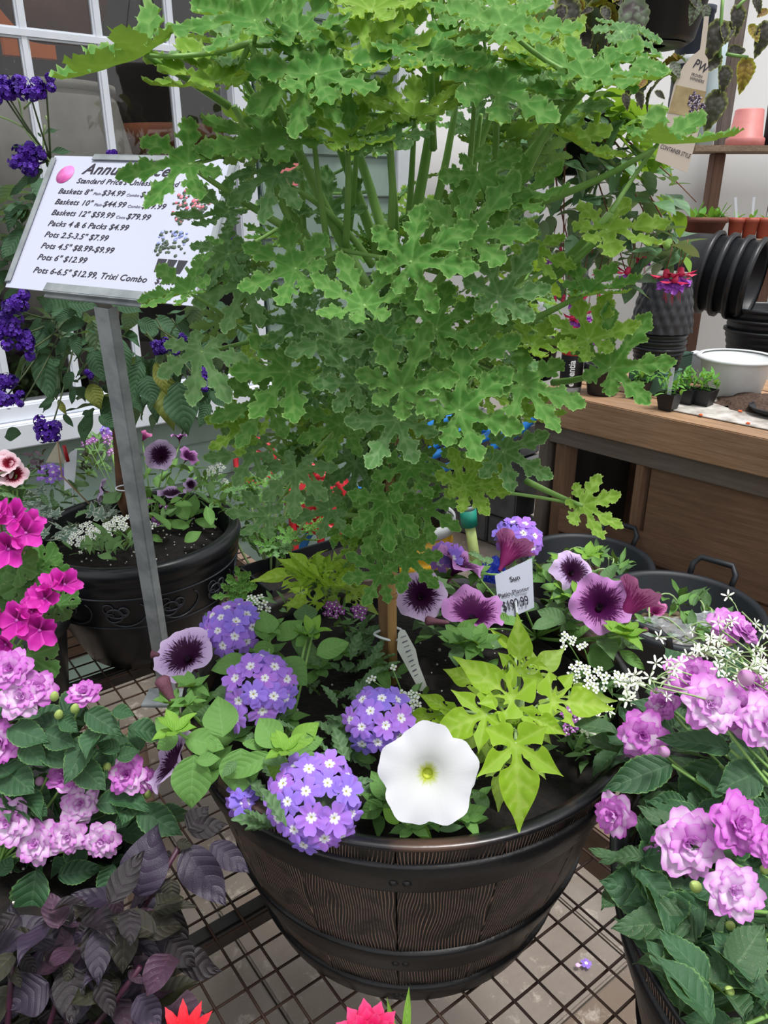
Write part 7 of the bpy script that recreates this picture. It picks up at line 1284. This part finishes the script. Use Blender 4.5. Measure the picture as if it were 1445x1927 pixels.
t = thing('black_hose', ay(885, 900, 2.4), 'black hose bent down to a teal coupling with a pale lime pipe', 'hose'); add('hose_loop', tube('hose_loop', smooth(pl([(850, 835), (880, 860), (886, 900), (880, 965)], 2.42)), .022, M_hk, 12), t); add('coupling', tube('coupling', pl([(880, 958), (883, 988)], 2.42), .029, M_tl, 20), t); add('lime_pipe', tube('lime_pipe', pl([(883, 984), (900, 1090)], 2.42), .018, M_yg, 14), t); add('clamp', tube('clamp', pl([(880, 950), (880.5, 958)], 2.42), .026, M_galv, 16), t)
t = thing('red_hose_reel', Vector((ay(520, 900, 2.35).x, 2.35, 0)), 'red hose reel frame half hidden by leaves at the green wall', 'hose reel')
cxr = ay(480, 868, 2.33); add('crank_ring', tube('crank_ring', [cxr+(CR*math.cos(a)*.062+CU*math.sin(a)*.07) for a in [i*2*PI/24 for i in range(25)]], .009, M_rd, 8), t)
for pts in ([(590, 880), (600, 960), (606, 1050)], [(546, 920), (552, 1000), (560, 1080)], [(560, 890), (640, 900), (650, 960)], [(455, 840), (520, 870), (600, 880)], [(600, 990), (650, 1000), (660, 1060)]): add('frame_tube', tube('frame_tube', smooth(pl(pts, 2.36), 2), .013, M_rd, 8), t)
c = ay(600, 940, 2.42); add('reel_disc', lathe('reel_disc', [(0, 0), (.1, 0), (.12, .01), (.1, .02), (0, .02)], M_rd, 32), t, face_M(c, nv_(.3, 0, 1), 1)); add('teal_tube', tube('teal_tube', pl([(618, 930), (610, 1010)], 2.3), .007, M_tl, 8), t)
for x in (560, 640): b_ = ay(x, 1050, 2.36); add('reel_leg', tube('reel_leg', [Vector((b_.x, 2.36, 0)), b_], .012, M_rd, 8), t)
c = ad(930, 1045, 2.35); t = thing('blue_bag', Vector((c.x, c.y, .0)), 'crumpled royal blue plastic bag on the ground behind the price card', 'bag'); add('bag_film', crumple('bag_film', .10, mt('royal_blue', '1c3cc0', '142c98', 8, .35), (1, .9, 1.5), 2), t, T(c.x, c.y, .17)); add('bag_neck', crumple('bag_neck', .04, mt('royal_blue_neck', '1c3cc0', '142c98', 8, .35), (1, .9, 1.5), 4), t, T(c.x, c.y, .33))
# wall pipe, tap, white post
t = thing('conduit', st(SE-.06, WT+.03, 1.2), 'grey ribbed conduit running down the green wall', 'pipe'); A = apl(700, -40, st(0, WT+.03, 0), E2); B = apl(690, 110, st(0, WT+.03, 0), E2); 
n = 22; add('conduit', tube('conduit', [A.lerp(B, i/(n*4)) for i in range(n*4+1)], [.009+(.002 if i % 4 < 2 else 0) for i in range(n*4+1)], M_galv, 10), t)
add('pipe_clip', box('pipe_clip', (.04, .012, .01), M_galv, .001), t, frame(B, E1, E2, UP))
c = apl(618, 190, st(0, WT+.05, 0), E2); t = thing('wall_tap', c, 'white and teal tap fitting on the green wall seen between the leaves', 'tap'); add('tap_body', tube('tap_body', [c+UP*.07, c, c-UP*.06], [.02, .026, .018], M_wpl, 14), t); add('teal_hose', tube('teal_hose', smooth([c-UP*.05, c-UP*.12+E1*.02, c-UP*.08+E1*.07, c+E1*.06, c+UP*.05+E1*.02], 2), .007, M_tl, 8), t); add('tap_handle', lathe('tap_handle', [(0, 0), (.022, 0), (.024, .006), (.02, .012), (0, .012)], M_tl, 16), t, face_M(c+UP*.02+E2*.025, E2, 1))
c = ay(545, 326, 1.1); t = add('pink_label', box('pink_label', (.026, .0015, .032), mt('pink_card', 'd87c80', 'cf7074', 10, .5), .0004), None, frame(ay(546, 325, 1.02), Vector((.97, .1, .25)).normalized(), CF*-1, UP), 'small salmon pink tag hanging among the geranium stems', 'label')
# ================================================================== TUB CONTENTS AND THE DARK BOX PLANTER BEHIND THE BARREL
M_deb = mt('garden_debris', '5a4a3a', '7c6c54', 30, .95, bump=1, bscale=60, bdist=.01)
for tb, hgt, lb, k in ((TB1, tub1h, 'heap of pulled weeds and clippings inside the farther rubber tub', 0), (TB2, tub2h, 'heap of old soil and clippings inside the nearer rubber tub', 1)):
    M_soilb = M_deb; zz = hgt*.78; t = thing('clippings', Vector((tb.x, tb.y, zz-.1)), lb, 'garden waste'); add('debris', heap('debris', .155, .07, k), t, T(tb.x, tb.y, zz-.03), kind='stuff'); r_ = random.Random(k+5)
    for i in range(70 if k == 0 else 46): rr_, a = .13*math.sqrt(r_.random()), r_.uniform(0, 6.28); add('leaf', r_.choice(PL[0]+PL[2]), t, out_M(Vector((tb.x+rr_*math.cos(a), tb.y+rr_*math.sin(a), zz+.02+.05*(1-rr_/.15)+r_.uniform(0, .03))), r_.uniform(0, 360), r_.uniform(-20, 70), r_.uniform(.035, .07), 0, r_.uniform(.4, .9)))
    for i in range(6): a = i*1.1; q_ = Vector((tb.x+.07*math.cos(a), tb.y+.07*math.sin(a), zz+.02)); add('stem', tube('stem', bez(q_, q_+Vector((.04*math.cos(a+1), .04*math.sin(a+1), .1)), q_+Vector((.1*math.cos(a+2), .1*math.sin(a+2), .03)), 8), .0025, M_stemp, 5), t)
c = apl(1225, 1090, Vector((0, 0, tub2h*.8)), UP); M = face_M(Vector((TB2.x-.06, TB2.y+.02, tub2h*.78+.06)), nv_(0, .6, .6), .03); t = thing('wilted_bloom', M.translation, 'wilted pink bloom lying on the clippings in the nearer tub', 'flower'); o = add('flower', PF[3], t, M); add('flower_tube', calyx, o, M)
bgp = Vector((TB2.x-.05, TB2.y-.06, tub2h*.78+.03)); t = thing('plastic_bag', bgp, 'clear plastic bag lying in the nearer rubber tub', 'bag'); add('bag_film', crumple('bag_film', .085, M_bag, (1.25, .8, .5), 7), t, T(bgp)); add('bag_corner', crumple('bag_corner', .04, M_bag, (1.8, .6, .5), 8), t, T(bgp+Vector((.13, .03, .03))))
t = thing('petal_scrap', az(1164, 1456, .93), 'fallen pale pink petal lying on the rim beside the right-hand impatiens', 'petal'); add('petal', IP[2][0], t, face_M(az(1164, 1456, .93), nv_(0, .8, .5), .014, 200))
t = thing('fallen_floret', az(1103, 1812, .012), 'fallen violet floret on the stone floor below the wire bench', 'petal'); add('floret', VF[0], t, face_M(az(1103, 1812, .012), UP, .012, 0)); add('petal', IP[2][0], t, face_M(az(1094, 1816, .014), UP, .012, 90))
# dark rectangular trough with ferny geranium seedlings behind the barrel on the left
tr0 = az(505, 1085, TZ+.16); dT = (az(560, 1052, TZ+.16)-tr0).normalized(); tc_ = Vector((tr0.x+.09, tr0.y+.10, TZ)); t = thing('window_trough', tc_, 'dark rectangular trough behind the barrel holding ferny green plants', 'planter')
b = bmesh.new(); X_ = E1; Y_ = E2
for (cx2, cy2, sx2, sy2) in ((0, .062, .30, .006), (0, -.062, .30, .006), (.147, 0, .006, .13), (-.147, 0, .006, .13)): box_bm(b, (cx2, cy2, .075), (sx2, sy2, .15), None, .001)
box_bm(b, (0, 0, .004), (.3, .13, .006)); Mt = frame(tc_, X_, Y_, UP); add('trough_wall', bm2('trough_wall', b, M_blk), t, Mt); add('soil', box('soil', (.288, .118, .004), M_soil, 0, c=(0, 0, .125)), t, Mt, kind='stuff')
fg = thing('ferny_geranium', tc_+UP*.12, 'young scented geranium with small ferny leaves left of the lime vine', 'plant'); small = [GER[k][c_] for k in (0, 3, 8) for c_ in (0, 2)]
fill(fg, small, [(430, 900), (520, 880), (600, 940), (600, 1040), (500, 1050), (440, 1000)], None, 46, (.028, .042), (.8, 1.1), (-20, 60), 301, Y=(1.32, 1.5))
for b_, e_2 in (((500, 1070), (500, 880)), ((520, 1070), (545, 930)), ((505, 1080), (470, 930)), ((520, 1070), (590, 960)), ((480, 1080), (430, 980)), ((510, 1080), (520, 960))): add('stem', tube('stem', bez(ay(*b_, 1.38), ay((b_[0]+e_2[0])/2-8, (b_[1]+e_2[1])/2, 1.38), ay(*e_2, 1.38), 6), .0028, M_stemp, 6), fg)
for x, y, ph_, s in ((448, 1112, 70, .035), (440, 1120, 190, .032), (452, 1118, -20, .034), (455, 1100, 110, .03)): add('leaf', GER[8][0], fg, leaf_M(ay(x, y, 1.05), ph_, 10, s, .3))
add('stem', tube('stem', bez(ay(452, 1150, 1.1), ay(450, 1130, 1.05), ay(448, 1112, 1.05), 5), .0016, M_stem, 6), fg); add('stem', tube('stem', bez(tc_+UP*.12, ay(455, 1180, 1.2), ay(452, 1150, 1.1), 5), .0016, M_stem, 6), fg)
# ================================================================== past 300 of one part: the farthest ones become one joined part
byp = {}
for o in list(SC.objects):
    if o.parent is not None and o.type == 'MESH': byp.setdefault((o.parent.name, o.name.split('.')[0]), []).append(o)
for (pn, nm), lst in byp.items():
    if len(lst) <= 300: continue
    lst = [o for o in lst if not o.children and not o.get('kind')]
    lst.sort(key=lambda o: (WM[o.name].translation-CAM).length); rest = lst[299:]
    if len(rest) < 2: continue
    rest[0].data = rest[0].data.copy()
    with bpy.context.temp_override(active_object=rest[0], object=rest[0], selected_objects=rest, selected_editable_objects=rest): bpy.ops.object.join()
    rest[0]['kind'] = 'stuff'; print('joined', pn, nm, len(rest))
